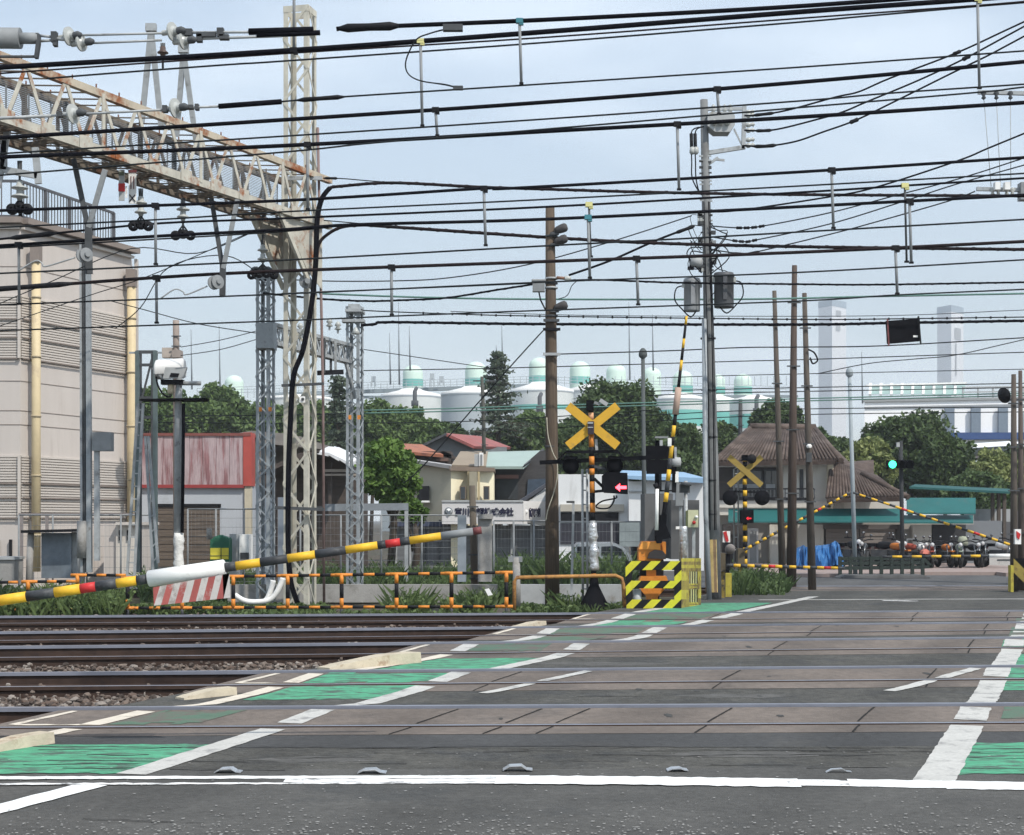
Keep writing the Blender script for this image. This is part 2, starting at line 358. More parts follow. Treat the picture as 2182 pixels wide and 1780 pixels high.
# ballast: bed and loose stones beside the crossing
mb = MB()
mb.grid([[(x, y, -.20 + .012 * math.sin(x * 7 + y * 5)) for x in [-20 + i * .5 for i in range(78)]] for y in [11 + j * .5 for j in range(38)]], M('ballast_bed', (.095, .08, .07), .5, 14, .95, bump=1, bscale=25)); struct('track_bed', mb)
mb = MB(); k = mb.mi(stone); mb.mi(M('dark_ballast_stone', (.060, .046, .038), .4, 9, .9)); mb.mi(M('pale_ballast_stone', (.23, .20, .175), .3, 9, .9))
phi = (1 + 5 ** .5) / 2
IV = [V(p).normalized() for p in ((-1, phi, 0), (1, phi, 0), (-1, -phi, 0), (1, -phi, 0), (0, -1, phi), (0, 1, phi), (0, -1, -phi), (0, 1, -phi), (phi, 0, -1), (phi, 0, 1), (-phi, 0, -1), (-phi, 0, 1))]
IF = ((0, 11, 5), (0, 5, 1), (0, 1, 7), (0, 7, 10), (0, 10, 11), (1, 5, 9), (5, 11, 4), (11, 10, 2), (10, 7, 6), (7, 1, 8), (3, 9, 4), (3, 4, 2), (3, 2, 6), (3, 6, 8), (3, 8, 9), (4, 9, 5), (2, 4, 11), (6, 2, 10), (8, 6, 7), (9, 8, 1))
cnt = 0
while cnt < 15000:
    Y = rnd.uniform(11.7, 29.3); X = rnd.uniform(-.335 * Y - .6, XA - OUT + XB * Y - .02)
    bad = False; up = .075
    for d, s, c in TR:
        e = Y - d - s * X
        if abs(e) < .09 or abs(e - G) < .09: bad = True
        if .1 < e < G - .1: up = .075 if d > 26 else -.01; hit = True
    if bad: continue
    r = rnd.uniform(.016, .038); sx, sy, sz = rnd.uniform(.8, 1.4), rnd.uniform(.8, 1.3), rnd.uniform(.6, 1); i = len(mb.v)
    zb = -.185 + up + abs(rnd.gauss(0, .024)); ca, sa = math.cos(rnd.random() * 6), math.sin(rnd.random() * 6)
    mid = rnd.choice((0, 0, 0, 1, 1, 2))
    for p in IV:
        q = V((p.x * sx, p.y * sy, p.z * sz)) * r * rnd.uniform(.75, 1.2); mb.v.append((X + q.x * ca - q.y * sa, Y + q.x * sa + q.y * ca, zb + q.z))
    for f in IF: mb.f.append((f[0] + i, f[1] + i, f[2] + i)); mb.m.append(mid); mb.sm.append(False)
    cnt += 1
tag(mb.build('ballast'), 'loose brown grey ballast stones between the rails', kind='stuff')
# ------------------------------------------------------------------ road paint: sheets laid 4 mm over the deck
mk = MB(); LIFT = [0]
def strip(path, w, mat, jit=.007, lift=None, step=.11, gaps=True, m=None):
    """painted band along an XY path"""
    if lift is None: LIFT[0] += 1; lift = .0042 + .00022 * (LIFT[0] % 14)
    m = m or mk
    pts = []
    for (a, b), (c, e) in zip(path[:-1], path[1:]):
        n = max(1, int(math.hypot(c - a, e - b) / step))
        pts += [(a + (c - a) * i / n, b + (e - b) * i / n) for i in range(n)]
    pts.append(path[-1]); run = []
    def flush():
        if len(run) > 1: m.grid(run[:], mat)
        run.clear()
    for i, (x, y) in enumerate(pts):
        if gaps and railgap(x, y): flush(); continue
        x2, y2 = pts[min(i + 1, len(pts) - 1)]; x1, y1 = pts[max(i - 1, 0)]; d = V((x2 - x1, y2 - y1)).normalized(); n = V((-d.y, d.x))
        a = w / 2 + rnd.uniform(-jit, jit); b = w / 2 + rnd.uniform(-jit, jit)
        if gaps and (railgap(x + n.x * a, y + n.y * a) or railgap(x - n.x * b, y - n.y * b)):
            n = V((1, 0)) * (1 if n.x > 0 else -1)
            a *= 1.05; b *= 1.05
            if railgap(x + a * n.x, y) or railgap(x - b * n.x, y): flush(); continue
        run.append([V((x + n.x * a * q + (n.x * -b * (1 - q)), y + n.y * a * q - n.y * b * (1 - q), 0)) for q in (0, .5, 1)])
        for p in run[-1]: p.z = gz(p.x, p.y) + lift
    flush()
def interp(t, Y):
    for (a, x), (b, z) in zip(t[:-1], t[1:]):
        if Y <= b: break
    return x + (z - x) * (Y - a) / (b - a)
OUTL = [(10.3, -4.15), (12.81, -3.3), (13.88, -2.9), (16.14, -2.17), (17.2, -1.93), (19.86, -.69), (20.93, -.46), (22.86, .39), (23.93, .62), (26.3, 1.58), (27.4, 1.98), (31, 3.3)]
INL = [(5.5, -4.15), (10.3, -2.41), (12.81, -1.78), (13.88, -1.52), (16.14, -.77), (17.2, -.46), (19.86, .65), (20.93, .91), (22.86, 1.81), (23.93, 2.14), (26.3, 3.05), (27.37, 3.70), (31, 5.1), (34.5, 6.4)]
def xin(Y): return interp(INL, Y)
def xout(Y): return interp(OUTL, Y)
def xright(Y): return 2.60 + .35 * (Y - 10.1)
strip([(xin(Y), Y) for Y in (5.5, 9.95)], .20, paintw)
strip([(xin(Y), Y) for Y in [10.35] + [y for y, _ in INL[2:-1]] + [34.2]], .21, paint)
strip([(xout(Y), Y) for Y in [y for y, _ in OUTL[:6]]], .17, paintold); strip([(xout(Y), Y) for Y in [y for y, _ in OUTL[5:]]], .20, paint)
strip([(xright(Y), Y) for Y in (10.0, 36)], .25, paint)
sg = MB()
for q, (o, w, mat) in enumerate(((.11, .11, paint), (-.13, .06, paintworn))):
    strip([(-6, 10.04 + o), (0.05, 10.13 + o), (.1, 10.12 + o)], w, paintw if mat is paint else mat, .014, step=.05)
strip([(-1.4, 10.10), (.2, 10.125)], .13, paintworn, .01, .0035)
strip([(-.1, 10.13), (.6, 10.10), (1.75, 10.0)], .32, paintw, .016, step=.05)
strip([(1.68, 10.01), (2.1, 9.97)], .22, paintworn, .03); strip([(2.05, 10.0), (2.62, 9.93)], .28, paintw, .016, step=.05); strip([(2.60, 9.92), (6, 9.62)], .30, paintw, .016, step=.05)
strip([(-.27, 15.4), (.30, 16.3), (.92, 17.3)], .11, paint); strip([(3.58, 15.6), (4.4, 16.7), (5.05, 17.6)], .13, paint)
strip([(4.9, 32.6), (8.6, 32.9), (13, 33.1)], .20, paint); strip([(7.3, 32.3), (7.9, 32.0)], .2, paintworn, .05)
# painted rims where the deck panels end
for d, s, c in TR[:5]:
    for Y0, Y1 in ((d + .16, d + G - .16),):
        x0 = XA - OUT + XB * (d + .5) + .09
        strip([(x0 - .12, Y0 + s * x0), (x0 + .17, Y1 + s * x0)], .07, paintold, .008)
        strip([(x0 - .1, Y0 + s * x0), (x0 + .75, Y0 + s * x0)], .06, paintold, .008)
strip([(-2.62, 16.9), (-2.3, 16.93)], .07, paint)
struct('road_markings', mk)
gm = MB()
def lane(Y0, Y1, s, mat, xi=None, xo=None, ny=8, nx=14):
    rows = []
    for j in range(ny + 1):
        Yc = Y0 + (Y1 - Y0) * j / ny; r = []
        for i in range(nx + 1):
            f = i / nx; a = (xo or (lambda Y: xout(Y) + .08))(Yc); b = (xi or (lambda Y: xin(Y) - .10))(Yc); X = a + (b - a) * f
            Y = Yc + s * X + (rnd.uniform(-.03, .03) if j in (0, ny) else 0); r.append(V((X, Y, gz(X, Y) + .003)))
        rows.append(r)
    gm.grid(rows, mat, skip=lambda a, b: any(railgap(*rows[a + q][b + w].xy) for q in (0, 1) for w in (0, 1)))
lane(10.45, 11.78, .02, green)
lane(12.95, 13.75, .04, greenold, xi=lambda Y: xout(Y) + .75)
lane(15.05, 16.05, .08, green); lane(16.26, 17.08, .08, green); lane(17.28, 19.35, .10, green)
lane(19.99, 20.80, .125, greenold, xi=lambda Y: xout(Y) + 1.0); lane(21.1, 22.7, .14, greenold, xi=lambda Y: xin(Y) - .4); lane(22.98, 23.80, .15, greenold); lane(24.1, 26.2, .12, green); lane(26.43, 27.25, .10, greenold); lane(27.5, 31.0, .08, green)
rr = dict(xo=lambda Y: xright(Y) + .13, xi=lambda Y: xright(Y) + 1.9)
lane(10.3, 11.75, .02, green, **rr); lane(13.05, 13.7, .04, greenold, xo=lambda Y: xright(Y) + .3, xi=lambda Y: xright(Y) + .8)
lane(15.3, 16.05, .08, green, **rr); lane(16.26, 17.08, .08, green, **rr); lane(17.3, 19.3, .10, green, **rr); lane(20, 20.8, .125, green, **rr); lane(21, 26, .12, greenold, **rr)
tag(gm.build('green_walkway'), kind='structure')
# joints between the deck panels and cracks in the old asphalt
jm = MB()
for k, xs in ((0, (-.75, -.05, .35, 1.55, 2.75)), (1, (-.2, 2.1, 4.2)), (2, (3.25, 5.75)), (3, (4.3, 6.9)), (4, (3.2, 6.6, 8.2))):
    d, s, c = TR[k]
    for x in xs:
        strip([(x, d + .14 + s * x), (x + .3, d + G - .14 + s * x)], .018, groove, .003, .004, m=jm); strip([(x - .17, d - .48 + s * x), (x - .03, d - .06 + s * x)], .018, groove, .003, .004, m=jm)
def crack(x, y, x2, w=.012):
    pts = [(x, y)]
    while pts[-1][0] < x2: pts.append((pts[-1][0] + rnd.uniform(.05, .12), pts[-1][1] + rnd.gauss(0, .018)))
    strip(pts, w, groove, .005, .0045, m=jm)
crack(-3.6, 11.62, 4.4, .016); crack(-1.2, 11.5, .9, .010); crack(.9, 11.42, 3.2, .012); crack(-1.6, 11.05, -1.0); crack(.1, 10.9, .7, .010); crack(1.9, 10.6, 2.4, .016); crack(-2.2, 10.55, -1.5, .016); crack(3.0, 11.3, 3.8, .014); crack(-3.3, 11.45, -2.4, .02); crack(-3.1, 10.95, -2.4, .022); crack(-2.9, 10.6, -2.5, .03); crack(.55, 11.22, 2.6, .014); crack(2.9, 11.1, 3.6, .012); crack(-.95, 11.3, -.4); crack(-2.3, 10.9, -1.8); crack(1.3, 10.75, 1.75); crack(-1.0, 10.8, -.75); crack(-.2, 11.35, .3); crack(2.0, 11.4, 2.4); crack(-3.2, 10.75, -2.5, .02); crack(-2.9, 11.2, -2.5, .02); crack(2.85, 10.6, 3.5, .016); crack(-2.3, 8.8, -1.7); crack(.6, 15.15, 1.2, .016)
# oil spots, patches and rubbed-off dirt with shapes of their own
st = MB(); oil = M('oil_stain', (.050, .048, .045), .25, 5, .75); pat = M('old_repair_patch', (.092, .089, .083), .2, 4, .9, bump=.5, bscale=60, grain=.25, gscale=14)
def blob(x, y, rx, ry, mat, n=16, lift=.0025):
    ps = [(x + rx * rnd.uniform(.6, 1.15) * math.cos(a * 6.2832 / n), y + ry * rnd.uniform(.6, 1.15) * math.sin(a * 6.2832 / n)) for a in range(n)]
    if any(railgap(*p) for p in ps): return
    st.face([V((a, b, gz(a, b) + lift)) for a, b in ps], mat)
for _ in range(46):
    Y = rnd.uniform(10.7, 26); X = rnd.uniform(xin(Y) + .3, xright(Y) - .3); k = rnd.uniform(.012, .05); blob(X, Y, k * .8, k * rnd.uniform(1, 3), oil)
for x, y, rx, ry in ((-1.3, 11.0, .5, .16), (1.6, 11.25, .7, .14), (2.1, 15.2, .6, .2), (1.0, 18.6, .9, .25)): blob(x, y, rx, ry, pat, 22, .0018)
struct('road_stains', st)
struct('deck_joints', jm)
# pale chips of aggregate showing in the worn wearing course
mb = MB(); chip = M('pale_aggregate', (.34, .33, .31), .3, 20, .9)
for _ in range(1500):
    Y = 8.1 + abs(rnd.gauss(0, .42)) if rnd.random() < .85 else rnd.uniform(8.2, 11.4); X = rnd.uniform(-.34 * Y, .34 * Y); r = rnd.uniform(.003, .009)
    a = rnd.random() * 6; pts = [V((X + r * rnd.uniform(.7, 1.3) * math.cos(a + q * 1.257) * 1.2, Y + r * rnd.uniform(.7, 1.4) * math.sin(a + q * 1.257), .0085)) for q in range(5)]
    mb.face(pts, chip)
tag(mb.build('aggregate_chips'), 'pale stone chips in the worn asphalt', kind='stuff')
# cream kerb blocks at the deck edge
kerbm = M('cream_kerb', (.48, .42, .32), .14, 5, .85, dirt=(.30, .22, .15), damt=.3, dscale=6, bump=.3)
def kerb(x0, y0, x1, y1, w, h, label):
    mb = MB(); a = V((x0, y0)); b = V((x1, y1)); d = (b - a).normalized(); n = V((-d.y, d.x)); rows = []
    for i in range(9):
        f = i / 8; p = a + (b - a) * f; hh = h * (.35 + .65 * min(1, f * 1.6)) if i else h * .25; z = gz(p.x, p.y) - .05
        r = []
        for q, zz in ((-.5, 0), (-.42, hh + .05), (.36, hh + .05), (.5, 0)): r.append(V((p.x + n.x * w * q + rnd.uniform(-.004, .004), p.y + n.y * w * q, z + zz)))
        rows.append(r)
    mb.grid(rows, kerbm); mb.face(rows[-1], kerbm); mb.face(rows[0][::-1], kerbm)
    one('kerb_block', mb, label, 'kerb block', 'cream kerb blocks')
kerb(-2.04, 17.75, -1.12, 18.8, .24, .12, 'long cream kerb block tapering beside the green walkway')
kerb(-3.02, 14.92, -2.62, 15.35, .17, .07, 'short cream kerb block near the second track')
kerb(-3.72, 11.2, -3.36, 11.85, .18, .08, 'cream kerb block at the edge of the frame by the first rail')
kerb(.02, 24.5, .45, 25.6, .2, .06, 'small white kerb block in front of the orange fence')
# aluminium road studs in front of the stop line
alu = M('aluminium', (.62, .63, .65), .1, 10, .3, .8)
for k, (x, y, lab) in enumerate(((487, 1642, 'bent metal road stud beside the painted edge line of the green walkway'), (793, 1643, 'bent metal road stud below the second panel joint, between two others'), (1103, 1637, 'tallest bent metal road stud, in the middle of the row of five'), (1443, 1638, 'low bent metal road stud, fourth along the stop line'), (1787, 1642, 'thin bent metal road stud next to the long crack'))):
    mb = MB(); Y = F * H / (y + 5 - HY); X = PX(x, Y); w = (.085, .09, .095, .066, .08)[k]; h = (.03, .028, .034, .02, .026)[k]
    pr = [(-w, .008), (-w * .55, h), (w * .25, h + .004), (w * .6, .014), (w, .010)]
    top = [[V((X + a, Y + b * (.05 if k != 4 else .02), z)) for a, z in pr] for b in (-1, 1)]; mb.grid(top, alu)
    mb.grid([[p - V((0, 0, .005)) for p in r] for r in top][::-1], alu); mb.grid([top[0], [p - V((0, 0, .005)) for p in top[0]]], alu)
    one('road_stud', mb, lab, 'road stud', 'metal road studs along the stop line')
# ------------------------------------------------------------------ catenary gantry: lattice column and box truss beam
def lattice(mb, base, w, d, h, n, leg, mat, bw=.045, rz=0.0, taper=1.0, top=True):
    """four angle legs with zigzag lacing on every face"""
    base = V(base); ro = Matrix.Rotation(rz, 3, 'Z')
    def c(i, z):
        k = 1 + (taper - 1) * z / h; sx, sy = ((-1, -1), (1, -1), (1, 1), (-1, 1))[i]
        return base + ro @ V((sx * w / 2 * k, sy * d / 2 * k, z))
    for i in range(4):
        sx, sy = ((-1, -1), (1, -1), (1, 1), (-1, 1))[i]
        mb.angle(c(i, 0), c(i, h), leg, .012, mat, ro @ V((-sx, 0, 0)), ro @ V((0, -sy, 0)))
    for i in range(4):
        j = (i + 1) % 4; out_ = (c(i, 0) + c(j, 0)) / 2 - base; out_.z = 0; out_.normalize()
        for k in range(n):
            a, b = (i, j) if (k + i) % 2 == 0 else (j, i)
            mb.bar(c(a, h * k / n) + out_ * .007, c(b, h * (k + 1) / n) + out_ * .007, .010, bw, mat, up=out_.cross(V((0, 0, 1))))
    if top:
        for i in range(4): mb.bar(c(i, h - .05), c((i + 1) % 4, h - .05), .012, .12, mat)
def BY(x): return 17.42 / (.436 - (x - CX) / F)              # distance of the beam's near truss behind column x of the photo
TW = V((-3.98, 31.0, 0)); BD = V((-.436, -1, 0)).normalized(); BN = V((BD.y, -BD.x, 0)); BN = -BN if BN.x < 0 else BN
gantry = thing('catenary_gantry', 'cream rusting lattice gantry with a box truss beam reaching over the tracks', 'gantry', TW)
mb = MB(); lattice(mb, TW + V((-.02, 0, -.1)), .49, .44, 11.35, 19, .088, cream, rz=R(-14)); mb.build('column', gantry)
mb = MB(); lattice(mb, TW + BD * 12.6 + V((0, 0, -.1)), .50, .46, 9.4, 20, .085, cream, rz=R(-14)); mb.build('column', gantry)
ZB, ZT = 7.22, 8.08; BL = 12.9; NP = 15
def bp(off, t, z): return TW + BN * off + BD * t + V((0, 0, z))
def truss(off, mat, name):
    mb = MB()
    mb.bar(bp(off, -.5, ZB), bp(off, BL, ZB), .10, .13, mat)
    for k in range(NP):
        a = BL * k / NP; b = BL * (k + 1) / NP; m = (a + b) / 2
        mb.bar(bp(off + .03, a, ZB), bp(off + .03, m, ZT), .018, .07, mat, up=BD); mb.bar(bp(off + .03, m, ZT), bp(off + .03, b, ZB), .018, .06, mat, up=BD)
        if k % 3 == 1: mb.bar(bp(off + .05, m, ZB), bp(off + .05, m, ZT), .018, .07, mat, up=BD)
        mb.box(bp(off + .062, a, ZB + .03), (.012, .30, .2), mat, Matrix.Rotation(math.atan2(BD.y, BD.x) - R(90), 3, 'Z'))
    for k in range(22):
        t = .4 + k * .56; mb.tube([bp(off, t, ZT + .05), bp(off, t, ZT + .13)], .012, rustbolt, 5)
    mb.build(name, gantry); mb = MB(); mb.bar(bp(off, -.5, ZT), bp(off, BL, ZT), .10, .11, toprust if off > 0 else mat); mb.build('top_chord', gantry)
rustbolt = M('rusty_bolt', (.15, .06, .03), .3, 10, .9)
toprust = M('heavily_rusted_paint', (.46, .40, .31), .2, 5, .8, dirt=(.25, .085, .03), damt=.52, dscale=1.6)
under = M('shaded_rusty_steel', (.17, .145, .115), .25, 5, .8, dirt=(.10, .05, .03), damt=.4, dscale=3)  # shade of the beam's inside painted into the base colour, plus rust blotches
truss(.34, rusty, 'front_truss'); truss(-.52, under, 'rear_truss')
mb = MB()
for k in range(NP * 2):
    a = BL * k / (NP * 2); b = BL * (k + 1) / (NP * 2)
    for z in (ZB - .02,):
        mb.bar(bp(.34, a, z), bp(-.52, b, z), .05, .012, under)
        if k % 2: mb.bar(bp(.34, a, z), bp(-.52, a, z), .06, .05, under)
mb.build('cross_bracing', gantry)
mb = MB()
for k in range(NP * 2):
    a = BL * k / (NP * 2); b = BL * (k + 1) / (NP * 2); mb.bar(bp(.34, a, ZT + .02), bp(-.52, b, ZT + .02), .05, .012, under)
mb.build('top_bracing', gantry)
mb = MB(); me = M('expanded_metal', (.22, .235, .25), .1, 8, .6, .3)
for k in range(26):
    z = ZB + .10 + k * .029; mb.bar(bp(-.40, .2, z), bp(-.40, BL, z), .004, .010, me)
for k in range(26): mb.bar(bp(-.40, .2 + k * .5, ZB + .1), bp(-.40, .2 + k * .5, ZT - .1), .02, .02, me)
mb.build('walkway_mesh', gantry)
mb = MB()
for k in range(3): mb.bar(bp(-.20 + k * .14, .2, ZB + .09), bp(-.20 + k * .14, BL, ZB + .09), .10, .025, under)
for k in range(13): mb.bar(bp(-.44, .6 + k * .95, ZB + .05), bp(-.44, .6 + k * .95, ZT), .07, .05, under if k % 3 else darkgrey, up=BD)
mb.build('walkway_floor', gantry)
mb = MB()                                                        # knee plates below the beam at the column
for off in (.30, -.30):
    mb.prism([bp(off, -.25, ZB - .08), bp(off, 1.15, ZB - .08), bp(off, .30, ZB - .95), bp(off, -.25, ZB - 1.25)], BN * .012, rusty)
    mb.bar(bp(off + .03, 1.3, ZB - .05), bp(off + .03, .2, ZB - 1.25), .05, .09, cream)
mb.build('knee_bracket', gantry)
def aframe(xa, ya, legs, Yo, name, mat=galv, w=.085):
    mb = MB(); Y = BY(xa) + Yo; a = P(xa, ya, Y)
    for x, y in legs:
        b = P(x, y, Y + .25); mb.bar(a, b, w, .06, mat, up=(0, 1, 0))
    mb.box(a + V((0, 0, .02)), (.17, .1, .12), mat); return mb.build(name, gantry)
aframe(322, 62, ((302, 262), (344, 275)), .0, 'a_frame'); aframe(391, 108, ((376, 292), (420, 318)), .0, 'a_frame')
def vhang(pts_top, meet, bot, name):
    mb = MB(); Y = BY(meet[0]); m = P(*meet, Y)
    for i, (x, y) in enumerate(pts_top): mb.bar(P(x, y, Y + (-.2 if i else .35)), m, .075, .05, darkgrey if i == 0 else galv, up=(0, 1, 0))
    mb.bar(m + V((0, 0, .08)), P(*bot, Y), .10, .06, darkgrey, up=(0, 1, 0))
    mb.build(name, gantry)
vhang(((157, 340), (224, 362)), (188, 488), (190, 584), 'drop_bracket'); vhang(((450, 420), (506, 425)), (475, 576), (474, 630), 'drop_bracket')
mb = MB(); Y = BY(35)                                             # square drop frame at the edge of the picture
for a, b in (((20, 255), (-5, 400)), ((75, 315), (82, 392)), ((8, 362), (80, 375)), ((8, 362), (8, 300))): mb.bar(P(*a, Y), P(*b, Y), .09, .06, galv, up=(0, 1, 0))
mb.build('drop_bracket', gantry)
mb = MB(); mb.tube([P(1, 1, 1)] * 0 or [TW + V((.42, .12, -.1)), TW + V((.40, .12, 4)), TW + V((.30, .12, 9.05))], .026, M('reddish_conduit', (.20, .14, .13), .2, 6, .6)); mb.build('conduit', gantry)
mb = MB()                                                         # thick signal cables sagging off the column
for dx in (0, .07):
    mb.tube([P(x + dx * 70, y, 30.55) for x, y in spline([(702, 400), (684, 424), (674, 470), (671, 560), (662, 650), (644, 745), (624, 800), (618, 880), (613, 1000), (612, 1150), (617, 1235), (632, 1285)], 4)], .034 - dx * .15, cable)
mb.build('signal_cable', gantry)
mb = MB(); mb.lathe(P(650, 601, 30.6), [(0, 0), (.12, .01), (.13, .03), (.06, .06), (.05, .14), (0, .14)], grey, 16, False, axis=(.5, -1, 0)); mb.build('round_insulator', gantry)
mb = MB(); mb.bar(P(600, 822, 30.6), P(690, 818, 30.6), .05, .05, darkgrey); mb.bar(P(586, 1082, 30.6), P(690, 1086, 30.6), .06, .06, darkgrey); mb.bar(P(604, 380, 30.7), P(686, 380, 30.7), .04, .07, galv); mb.build('cable_rack', gantry)
# little plates hung on the beam
mb = MB(); Y = BY(258); mb.rect(253, 362, 265, 428, Y, .02, lgrey); mb.rect(252, 391, 266, 408, Y - .01, .015, red); mb.rect(253.5, 366, 264, 374, Y - .01, .015, M('olive', (.12, .14, .10), .1)); mb.rect(267, 397, 271, 422, Y, .02, white)
one('section_sign', mb, 'narrow pale plate with one red block hanging under the truss beam', 'sign', 'plates hung under the gantry beam')
mb = MB(); Y = BY(282); mb.rect(274, 366, 290, 434, Y, .02, white); mb.rect(273, 362, 291, 368, Y - .01, .02, darkred)
for x in (279, 285): mb.rect(x - 1, 376, x + 1, 403, Y - .008, .006, darkred)
mb.bar(P(275.5, 415, Y - .01), P(288.5, 430, Y - .01), .015, .006, black, up=(0, 1, 0)); mb.bar(P(288.5, 415, Y - .012), P(275.5, 430, Y - .012), .015, .006, black, up=(0, 1, 0))
one('section_sign', mb, 'white plate with two upright strokes and an x under the truss beam', 'sign', 'plates hung under the gantry beam')
# suspension insulators with clamp clusters
def insulator(x, y0, y1, Y, label, discs, clamps=3, mat=porcelain, y2=None):
    t = thing('insulator_string', label, 'insulator', P(x, y1, Y), 'insulator strings')
    mb = MB(); mb.tube([P(x, y0, Y), P(x, y1 if y2 is None else y2, Y)], .018, darkgrey, 6)
    for dx in (-4, 4): mb.tube([P(x + dx, y0, Y), P(x + dx * .8, y0 + (y1 - y0) * .3, Y)], .010, darkgrey, 5)
    mb.build('rod', t)
    for yd, r in discs:
        m = MB(); m.lathe(P(x, yd, Y), [(.02, .10), (.045, .09), (.05, .03), (r, 0), (r, -.015), (.05, -.02), (.03, -.07), (0, -.07)], mat, 16); m.build('disc', t)
    for k in range(clamps):
        m = MB(); q = (k - (clamps - 1) / 2) * 16; c = P(x + q, y1 + abs(q) * .2 - 3, Y)
        m.lathe(c + V((0, -.05, 0)), [(.025, 0), (.075, 0), (.085, .05), (.075, .1), (.025, .1), (.025, 0)], black, 12, axis=(0, 1, 0)); m.tube([c, P(x, y1 - 22, Y)], .014, black, 5); m.build('clamp', t)
    return t
insulator(42, 343, 446, BY(42), 'pale twin shell insulator string with a ring clamp cluster, beside the roof railing', ((400, .12), (418, .12)))
insulator(300, 402, 482, BY(300), 'insulator string under the white plates with three black ring clamps', ((432, .10), (452, .10)))
insulator(390, 422, 502, BY(390), 'insulator string with a three ring clamp hanging midway along the beam', ((446, .11), (462, .10)))
insulator(560, 500, 585, 30.2, 'tall insulator above the ring cluster topping the grey lattice mast', ((533, .10), (552, .10)), clamps=4)
insulator(347, 92, 146, BY(330), 'small dark insulator hanging between the two a-frames', ((112, .09),), clamps=0, mat=brownglaze)
# strain insulators in the upper feeders
def disc_h(mb, c, r, mat=porcelain, n=20):
    mb.lathe(c, [(.012, -.10), (.022, -.09), (.024, -.03), (r * .7, -.018), (r, 0), (r, .014), (r * .6, .018), (.03, .03), (.03, .06)], mat, n, smooth=False, axis=(1, -.42, .02)); mb.lathe(c, [(.03, .055), (.032, .10), (.015, .13), (0, .13)], darkgrey, 12, axis=(1, -.42, .02))
def strain(name, label, Y, discs, rods, clevis, wr=.011):
    t = thing(name, label, 'insulator', P(discs[0][0], discs[0][1], Y), 'strain insulators')
    for x, y, r in discs:
        m = MB(); disc_h(m, P(x, y, Y), r); m.build('disc', t)
    mb = MB()
    for a, b, r in rods: mb.tube([P(*a, Y), P(*b, Y)], r, galv if r < .02 else cable, 6)
    mb.build('rod', t); mb = MB()
    for x, y, w, h in clevis: mb.box(P(x, y, Y), (S(w, Y), .06, S(h, Y)), darkgrey)
    mb.build('clevis', t)
strain('strain_insulator', 'pair of pale strain discs beside the grey tension cylinder', 13.6, ((146, 78, .078), (172, 92, .070)), (((85, 76), (110, 79), .012), ((85, 88), (112, 86), .012), ((150, 76), (345, 71), .010), ((176, 93), (345, 86), .010), ((110, 82), (170, 88), .014)), ((116, 80, 12, 22), (118, 94, 8, 10)))
strain('strain_insulator', 'pair of pale strain discs at the head of the a-frames with double rods', 13.6, ((366, 68, .078), (390, 88, .070)), (((366, 70), (600, 68), .012), ((390, 84), (600, 77), .012), ((530, 68), (668, 64), .028), ((547, 76), (682, 70), .022)), ((402, 70, 16, 14), (440, 75, 40, 10), (470, 70, 14, 18), (478, 80, 20, 10), (425, 82, 12, 16)))
strain('strain_insulator', 'pale strain disc in front of the rusty truss chord', 13.3, ((154, 243, .08),), (((-120, 258), (110, 247), .014), ((110, 247), (370, 233), .010)), ((128, 245, 10, 10),))
strain('strain_insulator', 'pale strain disc between the legs of the second a-frame', 13.3, ((372, 231, .08),), (((372, 231), (470, 227), .010), ((466, 227), (600, 217), .022)), ((352, 233, 10, 14), (400, 229, 24, 8), (420, 229, 8, 12)))
# spring tension cylinder at the frame edge
t = thing('tension_balancer', 'grey spring cylinder with an end bracket in the upper corner', 'tension device', P(20, 82, 13.6))
mb = MB(); a = P(-160, 80, 13.6); mb.tube([a, P(44, 82, 13.6)], S(22, 13.6), grey, 20); mb.build('cylinder', t)
mb = MB(); mb.tube([P(40, 82, 13.59), P(82, 82, 13.59)], S(12, 13.6), grey, 16); mb.build('piston', t)
mb = MB(); mb.prism([P(76, 70, 13.55), P(84, 72, 13.55), P(84, 92, 13.55), P(79, 123, 13.55), P(72, 123, 13.55), P(76, 92, 13.55)], (0, .05, 0), darkgrey); mb.tube([P(-160, 121, 13.58), P(78, 121, 13.58)], .012, darkgrey, 6); mb.build('bracket', t)
# registration arms
def regarm(x, y, pts, label):
    Y = BY(x) - .12 ; t = thing('registration_arm', label, 'pull-off arm', P(x, y, Y), 'registration arms')
    m = MB()
    for k in (0, 1): m.lathe(P(x + k * 8, y - k * 2, Y), [(0, -.05), (.04, -.045), (.045, -.02), (S(15, Y), -.012), (S(15, Y), .012), (.05, .02), (.04, .05), (0, .05)], grey, 18, False, axis=(1, -1.1, .1))
    m.build('disc', t); m = MB(); m.tube([P(a, b, Y) for a, b in spline(pts, 4)], .013, galv, 6); m.build('arm', t)
regarm(176, 545, ((160, 549), (98, 568), (90, 562), (76, 556), (40, 577)), 'bent pull-off arm with a round grey disc in front of the beige building')
regarm(456, 603, ((442, 610), (398, 628), (390, 622), (372, 617), (343, 636)), 'bent pull-off arm with a round grey disc in front of open sky')
